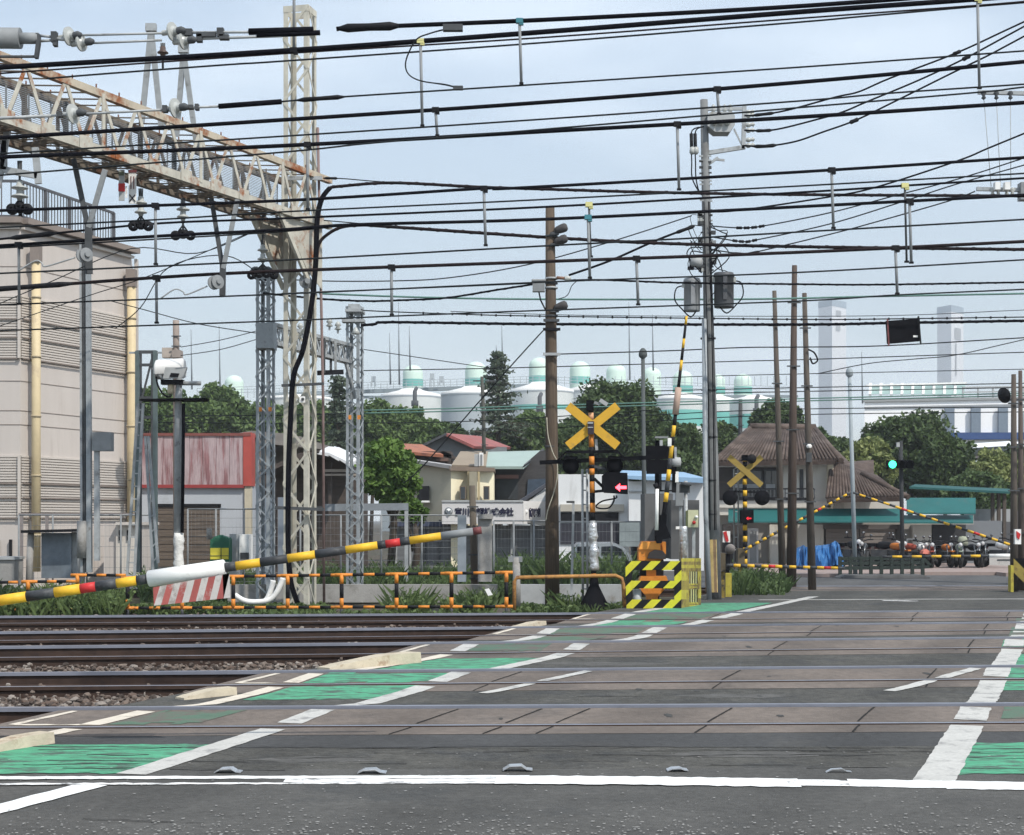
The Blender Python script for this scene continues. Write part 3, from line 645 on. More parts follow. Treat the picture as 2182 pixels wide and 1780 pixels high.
# ------------------------------------------------------------------ overhead wires; each hangs above its own track
def xy_at(sp, x):
    for (a, b), (c, d) in zip(sp[:-1], sp[1:]):
        if a <= x <= c: return b + (d - b) * (x - a) / max(c - a, 1e-6)
    return sp[-1][1]
def wire(name, cat, label, pts, Y, th, mat=None, group='overhead wires', hang=(), spiral=False, splices=(), ext=True, Y2=None, per=6):
    """pts: (x, y) in photo pixels; Y: distance at frame's two sides; th: thickness in photo pixels; hang: droppers (x, y_bottom, clamp material)"""
    Y2 = Y if Y2 is None else Y2; mat = mat or cable
    if ext:
        (a, b), (c, d) = pts[0], pts[1]
        if a < 60: pts = [(-420, b + (d - b) * (-420 - a) / (c - a))] + list(pts)
        (a, b), (c, d) = pts[-2], pts[-1]
        if c > 2120: pts = list(pts) + [(2600, d + (d - b) * (2600 - c) / (c - a))]
    sp = spline(pts, per); yy = lambda x: Y + (Y2 - Y) * (x / 2182)
    mb = MB(); r = max(S(th / 2 * 1.02, Y), .0024); path = [P(x, y, yy(x)) for x, y in sp]
    mb.tube(path, r, mat, 8 if th > 6 else 5, smooth=True)
    if spiral:
        q = 0; fine = []
        L_ = [0]
        for a, b in zip(path[:-1], path[1:]): L_.append(L_[-1] + (b - a).length)
        n = int(L_[-1] / .035); j = 0; hp = []
        for i in range(n):
            d = L_[-1] * i / n
            while j < len(L_) - 2 and L_[j + 1] < d: j += 1
            f = (d - L_[j]) / max(L_[j + 1] - L_[j], 1e-6); p = path[j] + (path[j + 1] - path[j]) * f; t = i * 2 * math.pi / 9
            hp.append(p + V((0, math.cos(t), math.sin(t))) * r * .95)
        mb.tube(hp, r * .32, mat, 4)
    for x0, x1, k in splices:
        seg = [(x, xy_at(sp, x)) for x in (x0, x0 + (x1 - x0) * .15, x0 + (x1 - x0) * .5, x0 + (x1 - x0) * .85, x1)]
        mb.tube([P(x, y, yy(x) - r) for x, y in seg], [r * .9, r * k, r * k * .85, r * k, r * .9], black, 8)
    hs = [h for h in hang]
    if hs:
        t = thing(name, label, cat, path[len(path) // 2], group); mb.build('wire', t)
        for x, yb, cm in hs:
            m = MB(); y = xy_at(sp, x); Yh = yy(x); xb = x + (4 if len(hs) and x > 880 else 1)
            m.tube([P(x, y, Yh), P(xb, yb, Yh)], S(3.1, Yh) if th > 6 else S(2.4, Yh), grey if th > 6 else darkgrey, 6)
            m.box(P(x, y, Yh), (S(15, Yh), S(11, Yh), S(10, Yh)), cm or black); m.box(P(x + 4, y + 6, Yh), (S(9, Yh), S(9, Yh), S(6, Yh)), cm or black)
            m.box(P(xb, yb - 2, Yh), (S(9, Yh), S(6, Yh), S(4, Yh)), black); m.build('dropper', t)
        return t
    return one(name, mb, label, cat, group)
teal = M('teal_clamp', (.05, .20, .24), .1, 8, .5); ylw = M('pale_yellow_clamp', (.62, .58, .25), .1, 8, .5)
W = wire
MES, CON, FEE = 'messenger_wire', 'contact_wire', 'feeder_cable'
W(MES, 'overhead wire', 'topmost thick cable leaving the double clamp and climbing out of the top edge', [(720, 63), (763, 59), (1150, 43), (1580, 21), (1868, 2), (2182, -22)], 13.3, 9.5, hang=((1107, 180, teal),), splices=((722, 850, 2.0),))
W(MES, 'overhead wire', 'thick black cable starting low over the rusty beam and reaching the top corner', [(0, 144), (600, 109), (1150, 69), (1700, 26), (2020, 3), (2182, -9)], 15.6, 11, hang=((896, 270, ylw), (2083, 190, ylw), (626, -80, black)))
W(FEE, 'overhead wire', 'thin wire just beneath the thick black cable along the top', [(0, 157), (600, 115), (1150, 81), (1700, 40), (2084, 12), (2182, 4)], 15.9, 4, browncable)
W(FEE, 'overhead wire', 'thin knotted wire third from the top, starting at the truss chord', [(100, 168), (220, 158), (490, 138), (600, 131), (1150, 92), (1700, 48), (1833, 36), (2084, 14), (2182, 6)], 16.2, 4.2, thinwire)
W(CON, 'contact wire', 'thin contact wire held by the strain discs and a grey clamp', [(600, 217), (728, 207), (1150, 180), (1700, 144), (2182, 109)], 13.3, 4, thinwire, splices=((632, 735, 2.6),))
W(MES, 'overhead wire', 'thick cable crossing the sky above the utility pole top', [(0, 294), (600, 256), (1150, 219), (1700, 176), (2182, 132)], 16.8, 8.5, hang=((928, 291, None), (1528, 245, None)))
W(CON, 'contact wire', 'thin wire passing over the square switch box of the utility pole', [(0, 328), (600, 291), (1150, 255), (1700, 216), (1897, 199), (2182, 180)], 16.4, 4, thinwire)
W(MES, 'overhead wire', 'thick cable running in front of the switch box on the utility pole', [(0, 335), (600, 311), (1150, 281), (1700, 250), (2182, 219)], 20.2, 8.5, hang=((655, 448, None), (1443, 406, None)))
W(FEE, 'overhead wire', 'thin wire weaving around the thick cable in front of the switch box', [(0, 374), (600, 325), (795, 305), (1100, 281), (1700, 230), (2098, 196), (2182, 186)], 20.0, 4, thinwire)
W(MES, 'overhead wire', 'medium cable below the switch box, meeting the spiral cable in mid sky', [(0, 449), (600, 428), (1025, 402), (1100, 401), (1700, 367), (2182, 336)], 23.4, 6.5, hang=((331, 565, None), (1031, 525, None), (1772, 488, None)))
W(CON, 'contact wire', 'thin wire ending low on the insulated arm side, above the yellow clamp wire', [(0, 485), (345, 468), (600, 452), (1150, 426), (1700, 397), (2182, 370)], 20.4, 3.8, thinwire)
W(MES, 'overhead wire', 'wire with small yellow clamps at two droppers', [(0, 510), (144, 495), (346, 476), (600, 466), (1150, 442), (1695, 411), (1929, 396), (2182, 380)], 26.8, 5, hang=((1255, 549, ylw), (1928, 560, ylw)), splices=((20, 120, 2.2),))
W(MES, 'overhead wire', 'medium cable passing in front of the brown pole top', [(0, 524), (346, 503), (600, 490), (757, 479), (1150, 468), (1700, 441), (2182, 416)], 26.6, 6.8, hang=((40, 650, None), (1253, 594, teal), (1938, 562, None)))
W(FEE, 'overhead wire', 'thin wire twinned with the medium cable beside the drop brackets', [(0, 529), (300, 512), (600, 494), (740, 480)], 26.9, 3.5, thinwire)
W(CON, 'contact wire', 'thin wire level with the lowered clamps of the gantry insulators', [(0, 583), (600, 555), (1150, 525), (1474, 508), (1700, 495), (2182, 468)], 23.4, 4, thinwire)
W(MES, 'overhead wire', 'thick cable with a long dark splice in front of the beige building', [(0, 616), (346, 591), (600, 578), (1150, 558), (1700, 538), (2182, 515)], 29.6, 7, browncable, hang=((333, 690, None), (834, 673, None), (1356, 651, None), (1908, 628, None)), splices=((-40, 155, 1.7),))
W(CON, 'contact wire', 'thin wire under the long splice, crossing behind the transformers', [(0, 650), (600, 627), (1150, 602), (1700, 581), (2182, 554)], 26.8, 3.6, thinwire)
W(CON, 'contact wire', 'lowest thin contact wire, crossing the louvre band of the beige building', [(0, 705), (600, 684), (838, 674), (1150, 662), (1700, 642), (1911, 629), (2182, 617)], 29.8, 3.4, thinwire)
# signal and telephone cables on the pole line
W(FEE, 'aerial cable', 'upper spiral wrapped cable springing from the gantry column', [(700, 401), (728, 397), (838, 390), (1022, 399), (1150, 403), (1388, 410), (1700, 415), (2182, 418)], 30.6, 6.5, browncable, group='pole line cables', spiral=True, Y2=31.5)
W(FEE, 'aerial cable', 'thin support wire fixed above the upper spiral cable at the column', [(688, 380), (730, 381), (789, 386), (860, 391)], 30.7, 2.4, thinwire, group='pole line cables', splices=((690, 720, 2.5),), ext=False)
W(FEE, 'aerial cable', 'lower spiral wrapped cable curving out of the gantry column', [(676, 530), (688, 508), (723, 486), (770, 480), (838, 484), (1150, 505), (1388, 518), (1700, 526), (2182, 532)], 30.6, 7, browncable, group='pole line cables', spiral=True, Y2=31.5)
W(FEE, 'aerial cable', 'thin support wire fixed above the lower spiral cable at the column', [(690, 470), (760, 476), (850, 484)], 30.7, 2.4, thinwire, group='pole line cables', ext=False)
W(FEE, 'aerial cable', 'green sheathed wire running level behind the transformers', [(680, 626), (900, 634), (1150, 638), (1580, 638), (1868, 632), (2182, 626)], 34.5, 4.2, greencable, group='pole line cables')
W(FEE, 'aerial cable', 'twisted cable leaving the clamp of the brown pole', [(1215, 598), (1284, 597), (1451, 603), (1700, 606), (1868, 607), (2182, 602)], 32.6, 4.2, cable, group='pole line cables', spiral=True)
W(FEE, 'aerial cable', 'thick wrapped cable carrying the black hanging board', [(769, 694), (800, 691), (838, 687), (1150, 691), (1700, 692), (1888, 689), (2182, 684)], 35, 6, cable, group='pole line cables', spiral=True)
W(FEE, 'aerial cable', 'thin beaded wire just above the thick wrapped cable', [(769, 660), (795, 663), (953, 669), (1150, 674), (1700, 681), (1888, 680), (2182, 676)], 35.2, 2.6, thinwire, group='pole line cables', splices=tuple((900 + 31 * k, 904 + 31 * k, 2.2) for k in range(41)))
W(FEE, 'aerial cable', 'hair thin wire over the beaded wire near the brown pole', [(960, 664), (1230, 672), (1500, 674), (1888, 673), (2182, 661)], 35.2, 1.5, thinwire, group='pole line cables')
W(FEE, 'aerial cable', 'sagging black cable ending at the grey junction box', [(560, 625), (680, 637), (780, 642), (860, 640), (953, 635), (1060, 618), (1138, 606)], 31.6, 4.4, cable, group='pole line cables', spiral=True)
W(FEE, 'aerial cable', 'thin sagging wire climbing to the utility pole behind the brown pole', [(560, 592), (680, 599), (838, 599), (960, 592), (1126, 564), (1300, 516), (1474, 460)], 33, 2.6, thinwire, group='pole line cables')
W(FEE, 'aerial cable', 'slack cable strung from the brown pole clamp up to the utility pole', [(1212, 587), (1300, 556), (1400, 512), (1480, 482)], 32.8, 5, cable, group='pole line cables', splices=((1440, 1480, 1.6),))
W(FEE, 'aerial cable', 'thin level wire ending at the junction box from the gantry side', [(600, 626), (690, 622), (900, 614), (1135, 604)], 32.2, 3, thinwire, group='pole line cables')
def bg_wire(label, pts, th=2.0, Y=46, mat=None): return W(FEE, 'aerial cable', label, pts, Y, th, mat or thinwire, group='distant street wires')
bg_wire('thin wire under the black hanging board', [(1189, 755), (1420, 748), (1580, 741), (1700, 740), (1888, 737), (2182, 720)], 2.6, 36)
bg_wire('thin distant wire just above the silo domes', [(775, 790), (1100, 784), (1580, 770), (1700, 767), (2182, 751)], 2.2)
bg_wire('thin distant wire crossing the twin pale towers above the lamp', [(1400, 806), (1580, 800), (2182, 787)], 1.8)
bg_wire('upper one of a pair of wires crossing the green glass rooftop', [(1380, 834), (1580, 829), (2182, 817)], 2.2, 44)
bg_wire('lower one of a pair of wires crossing the green glass rooftop', [(1380, 843), (1580, 837), (2182, 826)], 2.2, 44)
bg_wire('upper one of a pair of wires crossing the storage tanks', [(775, 875), (950, 871), (1150, 865), (1400, 858), (1700, 850), (2182, 838)], 2.8, 42, greencable)
bg_wire('lower one of a pair of wires crossing the storage tanks', [(775, 881), (950, 877), (1150, 871), (1400, 864), (1700, 855), (2182, 843)], 2.8, 42, greencable)
bg_wire('upper wire strung along the wooded bank', [(311, 887), (600, 885), (780, 880)], 2.2, 42)
bg_wire('lower wire strung along the wooded bank', [(311, 900), (600, 902), (1000, 898), (1390, 874)], 2.0, 43)
bg_wire('thin wire crossing the dark round tree above the crossbuck', [(1190, 895), (1400, 884), (1700, 872), (2182, 868)], 2.0, 44)
bg_wire('thin wire crossing the dark round tree at crossbuck height', [(1190, 912), (1400, 897), (1700, 884), (2182, 878)], 2.0, 44)
bg_wire('thin slanting wire beyond the gantry mast towards the domes', [(775, 745), (1000, 778), (1080, 790)], 1.8, 50)
bg_wire('long thin wire falling from the beam to the grey mast', [(246, 700), (300, 655), (360, 570), (480, 545), (560, 590)], 2.2, 30)
bg_wire('thin wire rising from the louvre band to the gantry', [(0, 647), (110, 600), (280, 530), (420, 540), (545, 492)], 2.2, 30, )
bg_wire('thin wire with a pale link crossing in front of the beige wall', [(0, 695), (190, 630), (300, 595), (420, 545), (545, 490)], 2.0, 30.5)
bg_wire('thin wire drooping from the beige building to the grey mast', [(230, 640), (306, 660), (420, 690), (545, 710)], 2.0, 33)
bg_wire('thin wire from the sensor pole to the grey mast', [(385, 740), (470, 725), (545, 706)], 1.8, 33)
bg_wire('second thin wire from the sensor pole to the grey mast', [(385, 758), (470, 745), (545, 724)], 1.8, 33)
W(FEE, 'aerial cable', 'steep guy wire descending from the brown pole past the conifer', [(1157, 705), (1096, 772), (1000, 880), (900, 995), (860, 1030)], 32.4, 2.8, thinwire, group='pole line cables')
W(FEE, 'aerial cable', 'fine wire falling from the lamp towards the distant poles', [(1741, 797), (1850, 775), (1954, 765), (2041, 756), (2182, 724)], 46, 2, thinwire, group='distant street wires')
# power lines climbing from the utility pole
pg = 'power lines from the utility pole'
W(FEE, 'power line', 'uppermost kinked power line climbing from the switch box', [(1586, 247), (1617, 245), (1675, 236), (1782, 207), (1830, 196), (1897, 167), (2041, 112), (2182, 47)], 33, 3.6, cable, pg, splices=((1605, 1650, 1.9), (2030, 2048, 2.2)), Y2=29)
W(FEE, 'power line', 'middle power line climbing from the switch box through the thick cables', [(1586, 278), (1626, 279), (1666, 274), (1741, 255), (1796, 239), (1848, 217), (1954, 173), (2058, 124), (2182, 57)], 33, 3.6, cable, pg, splices=((1610, 1645, 1.9), (2050, 2068, 2.4)), Y2=29)
W(FEE, 'power line', 'lowest power line leaving the bracket end of the switch box', [(1586, 311), (1632, 312), (1695, 302), (1753, 282), (1825, 256), (1914, 213), (2041, 150), (2107, 118), (2182, 78)], 33, 3.6, cable, pg, splices=((1605, 1655, 2.1), (1810, 1830, 2.4)), Y2=29)
W(FEE, 'power line', 'slack line from the pole mid height up past the thin dropper', [(1515, 482), (1580, 486), (1632, 481), (1767, 454), (1897, 420), (2041, 382), (2170, 341), (2200, 330)], 33, 2.6, thinwire, pg, splices=tuple((1568 + 16 * k, 1582 + 16 * k, 2.4) for k in range(4)), Y2=30)
W(FEE, 'power line', 'slack line with dark twists below the previous twisted line', [(1515, 505), (1580, 515), (1615, 511), (1767, 478), (1911, 434), (2041, 392), (2190, 350)], 33, 2.6, thinwire, pg, splices=tuple((1560 + 14 * k, 1572 + 14 * k, 2.4) for k in range(4)), Y2=30)
W(FEE, 'power line', 'lowest slack line fanning out beside the transformers', [(1515, 532), (1580, 541), (1617, 536), (1767, 500), (1850, 478), (2021, 429), (2078, 408)], 33, 2.6, thinwire, pg, splices=((1560, 1620, 1.8),), Y2=30)
W(FEE, 'power line', 'long cable climbing from the utility pole to the upper distant crossarm', [(1510, 452), (1580, 448), (1767, 420), (1868, 399), (2041, 343), (2104, 317), (2182, 285)], 33.2, 3.6, cable, pg, Y2=30)
# jumper loop by the yellow clamp
mb = MB(); mb.tube([P(x, y, 14.4 + (.9 if x < 930 else -.6)) for x, y in spline([(985, 62), (950, 63), (915, 72), (888, 84), (870, 115), (864, 140), (872, 160), (898, 173), (950, 181), (975, 188)], 5)], .007, thinwire, 6); mb.box(P(965, 60, 13.3), (.16, .06, .05), darkgrey); mb.box(P(976, 188, 13.3), (.08, .04, .03), darkgrey)
one('jumper_cable', mb, 'thin looping jumper hanging beside the yellow clamp', 'jumper cable')
# black board hung on the cable
t = thing('hanging_board', 'black rectangular board hung between cables in front of the pale tower', 'hanging board', P(1926, 706, 35))
mb = MB(); mb.px([(1891, 733), (1962, 727), (1960, 679), (1888, 684)], 34.9, .06, blackmat); mb.rect(1946, 715, 1956, 719, 34.89, .01, white); mb.build('board', t)
mb = MB(); mb.bar(P(1891, 680, 34.85), P(1894, 737, 34.85), .03, .02, darkred); mb.build('hanger', t); mb = MB(); mb.bar(P(1957, 674, 34.85), P(1962, 732, 34.85), .03, .02, black); mb.build('hanger', t)
# ------------------------------------------------------------------ poles and trackside equipment
def banded(mb, path, r, segs, n=14):
    """tube along the segment list [(t0, t1, mat, radius factor)] on a straight line path"""
    a, b = V(path[0]), V(path[1]); rs = r if isinstance(r, tuple) else (r, r)
    for t0, t1, m, k in segs:
        mb.tube([a + (b - a) * t0, a + (b - a) * t1], [(rs[0] + (rs[1] - rs[0]) * t0) * k, (rs[0] + (rs[1] - rs[0]) * t1) * k], m, n)
# near barrier boom, half raised
t = thing('crossing_gate', 'large half raised yellow and black boom with a white sleeve, close to the camera', 'crossing gate', P(-240, 1315, 11.5))
x0, x1 = -260.0, 1026.0
def bt(x): return (x - x0) / (x1 - x0)
A_, B_ = P(x0, 1318, 11.5), P(x1, 1130, 11.5)
edges = [(-260, black), (-120, yellow), (-60, black), (-10, yellow), (57, black), (117, yellow), (172, red), (205, black), (249, yellow), (292, black), (316, black), (480, black), (503, yellow), (555, black), (613, yellow), (672, black), (737, yellow), (805, black), (822, red), (853, black), (873, yellow), (940, grey), (1008, darkred), (1026, None)]
mb = MB(); fadeblk = M('sun_faded_black', (.040, .042, .046), .4, 9, .55, dirt=(.085, .09, .095), damt=.35, dscale=7)
banded(mb, (A_, B_), (.041, .027), [(bt(a), bt(b), fadeblk if m is black else m, 1.0 if i % 2 else .97) for i, ((a, m), (b, _)) in enumerate(zip(edges[:-1], edges[1:]))], 18)
mb.build('boom', t)
mb = MB(); banded(mb, (A_ + (B_ - A_) * bt(316), A_ + (B_ - A_) * bt(480)), .058, [(0, .01, white, .9), (.01, .99, white, 1), (.99, 1, white, .9)], 20); mb.build('sleeve', t)
mb = MB(); fl = M('faded_red_stripe', (.34, .09, .08), .2, 6, .8, dirt=(.42, .36, .33), damt=.3, dscale=8); fw2 = M('soiled_white_cloth', (.50, .47, .44), .15, 6, .8, dirt=(.30, .26, .24), damt=.4, dscale=6)
for k in range(11):
    q = []
    for f in (k / 11, (k + 1) / 11): q.append((f, 0)); q.append((f, 1))
    def fp(u, v): 
        x = 326 + (489 - 326) * u + v * 2; yt = 1252 - 30 * u; yb = 1291 - 17 * u; return P(x, yt + (yb - yt) * v, 11.44)
    n = 6
    for j in range(n):
        v0, v1 = j / n, (j + 1) / n
        u0, u1 = k / 11, (k + 1) / 11; sh = .075
        c = lambda u: min(1, max(0, u))
        mb.face([fp(c(u0 - sh * v0 * 1.2), v0), fp(c(u1 - sh * v0 * 1.2), v0), fp(c(u1 - sh * v1 * 1.2), v1), fp(c(u0 - sh * v1 * 1.2), v1)], fl if k % 2 == 0 else fw2)
    if k == 10: mb.face([fp(.91, 0), fp(1, 0), fp(1, 1), fp(.91, 1)], fw2)
mb.build('flag', t)
mb = MB(); c = P(-240, 1315, 11.5); c.z = 0; mb.box(c + V((0, 0, .55)), (.4, .5, 1.1), orange); mb.box(c + V((0, 0, 1.02)), (.2, .7, .16), black); mb.box(c + V((0, 0, .05)), (.6, .7, .1), concrete); mb.build('drive_box', t)

# second gate: machine with its boom standing almost upright
Y = 29.6
t = thing('crossing_gate', 'orange gate machine with its slim boom raised almost upright beside the utility pole', 'crossing gate', (PX(1398, Y), Y, 0))
mb = MB()
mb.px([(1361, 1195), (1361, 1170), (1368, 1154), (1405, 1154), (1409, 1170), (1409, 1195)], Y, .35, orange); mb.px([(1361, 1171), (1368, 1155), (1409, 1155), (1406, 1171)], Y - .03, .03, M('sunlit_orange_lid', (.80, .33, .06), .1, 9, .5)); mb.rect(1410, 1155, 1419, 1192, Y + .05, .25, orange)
mb.px([(1380, 1190), (1384, 1178), (1396, 1172), (1412, 1174), (1419, 1182), (1419, 1192)], Y - .12, .1, M('machine_rubber', (.03, .026, .026), .2, 5, .7))
mb.rect(1378, 1192, 1398, 1300, Y + .1, .2, orange); mb.px([(1361, 1240), (1366, 1228), (1420, 1228), (1424, 1240)], Y + .05, .3, orange); mb.px([(1362, 1254), (1418, 1254), (1402, 1272), (1400, 1298), (1380, 1298), (1378, 1272)], Y + .02, .1, orange)
mb.rect(1364, 1190, 1378, 1230, Y + .2, .1, black); mb.rect(1398, 1190, 1414, 1230, Y + .2, .1, black); mb.build('drive_box', t)
mb = MB(); mb.px([(1396, 1145), (1405, 1125), (1406, 1098), (1421, 1096), (1420, 1120), (1430, 1147), (1412, 1150), (1410, 1158), (1400, 1158)], Y - .2, .12, blackmat); mb.build('counterweight', t)
a, b = P(1413, 1115, Y - .15), P(1463, 674, Y - .15); mb = MB()
def by(y): return (1115 - y) / (1115 - 674)
eg = [(1115, blackmat), (1070, yellow), (1050, fadeblk), (1025, yellow), (1001, fadeblk), (977, yellow), (950, black), (931, yellow), (907, black), (884, yellow), (878, black), (826, black), (790, yellow), (768, black), (742, yellow), (722, black), (692, yellow), (674, None)]
banded(mb, (a, b), (.045, .022), [(by(p), by(q), m, 1) for (p, m), (q, _) in zip(eg[:-1], eg[1:])], 10); mb.build('boom', t)
mb = MB(); sv = M('soiled_sleeve', (.42, .30, .24), .15, 6, .7); banded(mb, (a + (b - a) * by(884), a + (b - a) * by(826)), .058, [(0, 1, sv, 1)], 12); mb.rect(1423, 934, 1431, 951, Y - .2, .03, white); mb.build('sleeve', t)
mb = MB(); mb.tube([P(1399, 1130, Y - .25), P(1400, 1042, Y - .25)], S(4, Y), white, 10); mb.tube([P(1394, 1038, Y - .25), P(1402, 1034, Y - .25)], .05, black, 8); mb.build('air_pipe', t)

# striped guard frame around the machine
Y = 29.2
t = thing('guard_frame', 'yellow and black striped guard frame standing around the orange gate machine', 'guard frame', (PX(1392, Y), Y, 0))
def striped(mb, x0, y0, x1, y1, Y, ph, pw=84.0, slope=1.0, mats=(lemon, black), t=.02):
    """face board with slanted stripes that keep one direction"""
    import itertools
    u = lambda x, y: (x + y * slope - ph)
    lo, hi = u(x0, y0), u(x1, y1); k0 = math.floor(lo / (pw / 2)) - 1; k1 = math.ceil(hi / (pw / 2)) + 1
    for k in range(k0, k1):
        a, b = k * pw / 2, (k + 1) * pw / 2; poly = [(x0, y0), (x1, y0), (x1, y1), (x0, y1)]
        for lim, sgn in ((a, 1), (b, -1)):
            o = []
            for i in range(len(poly)):
                p, q = poly[i], poly[(i + 1) % len(poly)]; dp, dq = sgn * (u(*p) - lim), sgn * (u(*q) - lim)
                if dp >= 0: o.append(p)
                if dp * dq < 0: f = dp / (dp - dq); o.append((p[0] + (q[0] - p[0]) * f, p[1] + (q[1] - p[1]) * f))
            poly = o
            if len(poly) < 3: break
        if len(poly) >= 3: mb.px(poly, Y, t, mats[k % 2])
mb = MB()
for r in ((1333, 1196, 1452, 1215), (1333, 1238, 1452, 1254), (1335, 1278, 1452, 1297), (1333, 1215, 1347, 1238), (1334, 1254, 1348, 1278), (1437, 1215, 1452, 1238), (1437, 1254, 1452, 1278)): striped(mb, *r, Y, 2541.7, 41.6, t=.04)
mb.build('front_panel', t)
mb = MB(); bt_ = M('weathered_brown_yellow', (.26, .20, .045), .25, 6, .7, dirt=(.13, .085, .04), damt=.5, dscale=4); by_ = M('aged_yellow', (.40, .34, .05), .2, 6, .7, dirt=(.2, .13, .04), damt=.4, dscale=5)
def qp(x, y): f = (x - 1452) / 42; return P(x, y, Y + .04 + 1.3 * f)
for (xa, xb, ya, yb) in ((1452, 1494, 1190, 1218), (1452, 1469, 1218, 1297), (1487, 1494, 1218, 1294), (1469, 1487, 1244, 1256), (1469, 1487, 1284, 1295)):
    n = 4
    for k in range(n):
        y0_, y1_ = ya + (yb - ya) * k / n, ya + (yb - ya) * (k + 1) / n
        mb.prism([qp(xa, y1_), qp(xb, y1_), qp(xb, y0_), qp(xa, y0_)], (-.01, .03, 0), bt_ if k % 2 else by_)
for k in range(3):
    for ya, yb in ((1218, 1244), (1256, 1284)):
        x = 1472 + k * 5; mb.prism([qp(x, yb), qp(x + 2, yb), qp(x + 2, ya), qp(x, ya)], (-.01, .03, 0), M('pale_bar', (.5, .46, .2), .1) if k == 0 and ya == 1218 else bpy.data.materials['pale_bar'])
mb.build('side_panel', t)
mb = MB(); mb.tube([V((PX(1358, 29.5), 29.35, -.05)), P(1357, 1256, 29.35)], .075, galv, 12); mb.build('steel_bollard', t)
mb = MB(); mb.tube([V((PX(1455, 30.2), 30.2, 0)), P(1456, 1128, 30.2), P(1456, 1122, 30.2)], .075, foil, 12); mb.bar(P(1440, 1125, 30.2), P(1456, 1125, 30.2), .05, .05, white)
one('wrapped_post', mb, 'short post wrapped in silver foil beside the striped guard frame', 'wrapped post')
mb = MB(); mb.tube([V((PX(1464, 30.6), 30.6, 0)), P(1461, 1025, 30.6)], .035, galv, 8); mb.rect(1450, 1032, 1470, 1050, 30.55, .2, darkgrey); mb.tube([P(1462, 1036, 30.5), P(1462, 1028, 30.5)], .1, darkgrey, 10)
one('camera_post', mb, 'slim grey post with a small round head behind the guard frame', 'post')
mb = MB(); mb.rect(1466, 1087, 1488, 1124, 30.4, .2, M('beige_box', (.46, .46, .30), .1)); mb.rect(1463, 1089, 1467, 1123, 30.42, .2, M('olive_box', (.2, .22, .1), .1)); mb.lathe(P(1479, 1114, 30.38), [(0, .03), (.03, .02), (.035, -.03)], red, 12, axis=(0, -1, 0)); mb.lathe(P(1484, 1102, 30.38), [(0, .03), (.03, .02), (.03, -.02)], white, 12, axis=(0, -1, 0)); mb.bar(V((PX(1478, 30.6), 30.6, 0)), P(1478, 1124, 30.6), .06, .06, galv)
one('emergency_button_box', mb, 'beige emergency box with a round red button near the utility pole', 'emergency box')

# crossing signals
def crossbuck(mb, c, l, w, ang, mat, y=.02):
    for s_, dy in ((1, 0), (-1, .012)):
        mb.box(c + V((0, dy, 0)), (l, y, w), mat, Matrix.Rotation(s_ * ang, 3, 'Y'))
def lamp_disc(mb, c, r, mat, d=.10):
    mb.lathe(c, [(0, 0), (r, 0), (r, .02), (r * .8, .05), (r * .75, d), (r * .55, d + .06), (0, d + .07)], mat, 22, axis=(0, 1, 0))
amber = M('amber_board', (.58, .33, .03), .1, 5, .55, dirt=(.40, .24, .05), damt=.25, dscale=4)
arrowred = M('lit_red_arrow', (1.0, .05, .07), 0, 5, .5, emit=6.0); arrowdim = M('dim_red_arrow', (.8, .02, .03), 0, 5, .5, emit=.6)
def arrow(mb, x, y, w, Y, mat, k=1.0):
    mb.px([(x, y), (x + w * .42, y - w * .36), (x + w * .42, y - w * .13), (x + w, y - w * .13), (x + w, y + w * .13), (x + w * .42, y + w * .13), (x + w * .42, y + w * .36)], Y, .008, mat)
Y = 29.8
t = thing('crossing_signal', 'tall crossing signal with amber crossbuck, twin black lamps and a red arrow box', 'crossing signal', (PX(1262, Y), Y, 0), 'crossing signals')
mb = MB(); pb = P(1266, 1300, Y); pb.z = 0; pt = P(1259, 862, Y)
eg = [(1300, black), (1246, orange), (1224, black), (1215, galv), (1110, black), (1092, orange), (1072, black), (1050, orange), (1026, black), (1012, orange), (998, black), (990, orange), (972, black), (952, orange), (926, black), (894, orange), (878, black), (860, None)]
lo, hi = 1300, 860; pale_o = M('sunbleached_orange', (.62, .34, .18), .15, 8, .6)
banded(mb, (pb, pt), .048, [((lo - p) / (lo - hi), (lo - q) / (lo - hi), (pale_o if p in (926, 894) else m), 1) for (p, m), (q, _) in zip(eg[:-1], eg[1:])], 14); mb.build('pole', t)
mb = MB()
def foilwrap(mb, a, b, r, n=14, seed=3):
    rr_ = random.Random(seed); pts = [a + (b - a) * (i / n) + V((rr_.uniform(-.01, .01), rr_.uniform(-.01, .01), 0)) for i in range(n + 1)]
    mb.tube(pts, [r * rr_.uniform(.8, 1.15) for _ in pts], foil, 12)
foilwrap(mb, P(1267, 1216, Y), P(1262, 1115, Y), .082); mb.build('foil_wrap', t)
mb = MB(); c = P(1266, 1290, Y); c.z = 0; mb.lathe(c, [(.30, 0), (.09, .42), (.07, .6)], blackmat, 12); mb.build('base', t)
mb = MB(); crossbuck(mb, P(1263, 908, Y - .09), 1.16, .16, R(39), amber); mb.build('crossbuck', t)
mb = MB(); mb.rect(1253, 898, 1266, 925, Y - .16, .14, M('purple_black_box', (.035, .028, .04), .1)); mb.rect(1252, 900, 1264, 903, Y - .17, .02, galv); mb.rect(1252, 910, 1264, 912, Y - .17, .02, galv); mb.build('hub_box', t)
mb = MB(); mb.rect(1250, 853, 1265, 874, Y - .1, .2, blackmat); mb.bar(P(1266, 858, Y), P(1278, 862, Y), .05, .05, grey); mb.box(P(1286, 858, Y), (.16, .1, .07), lgrey, Matrix.Rotation(R(32), 3, 'Y')); mb.build('speaker', t)
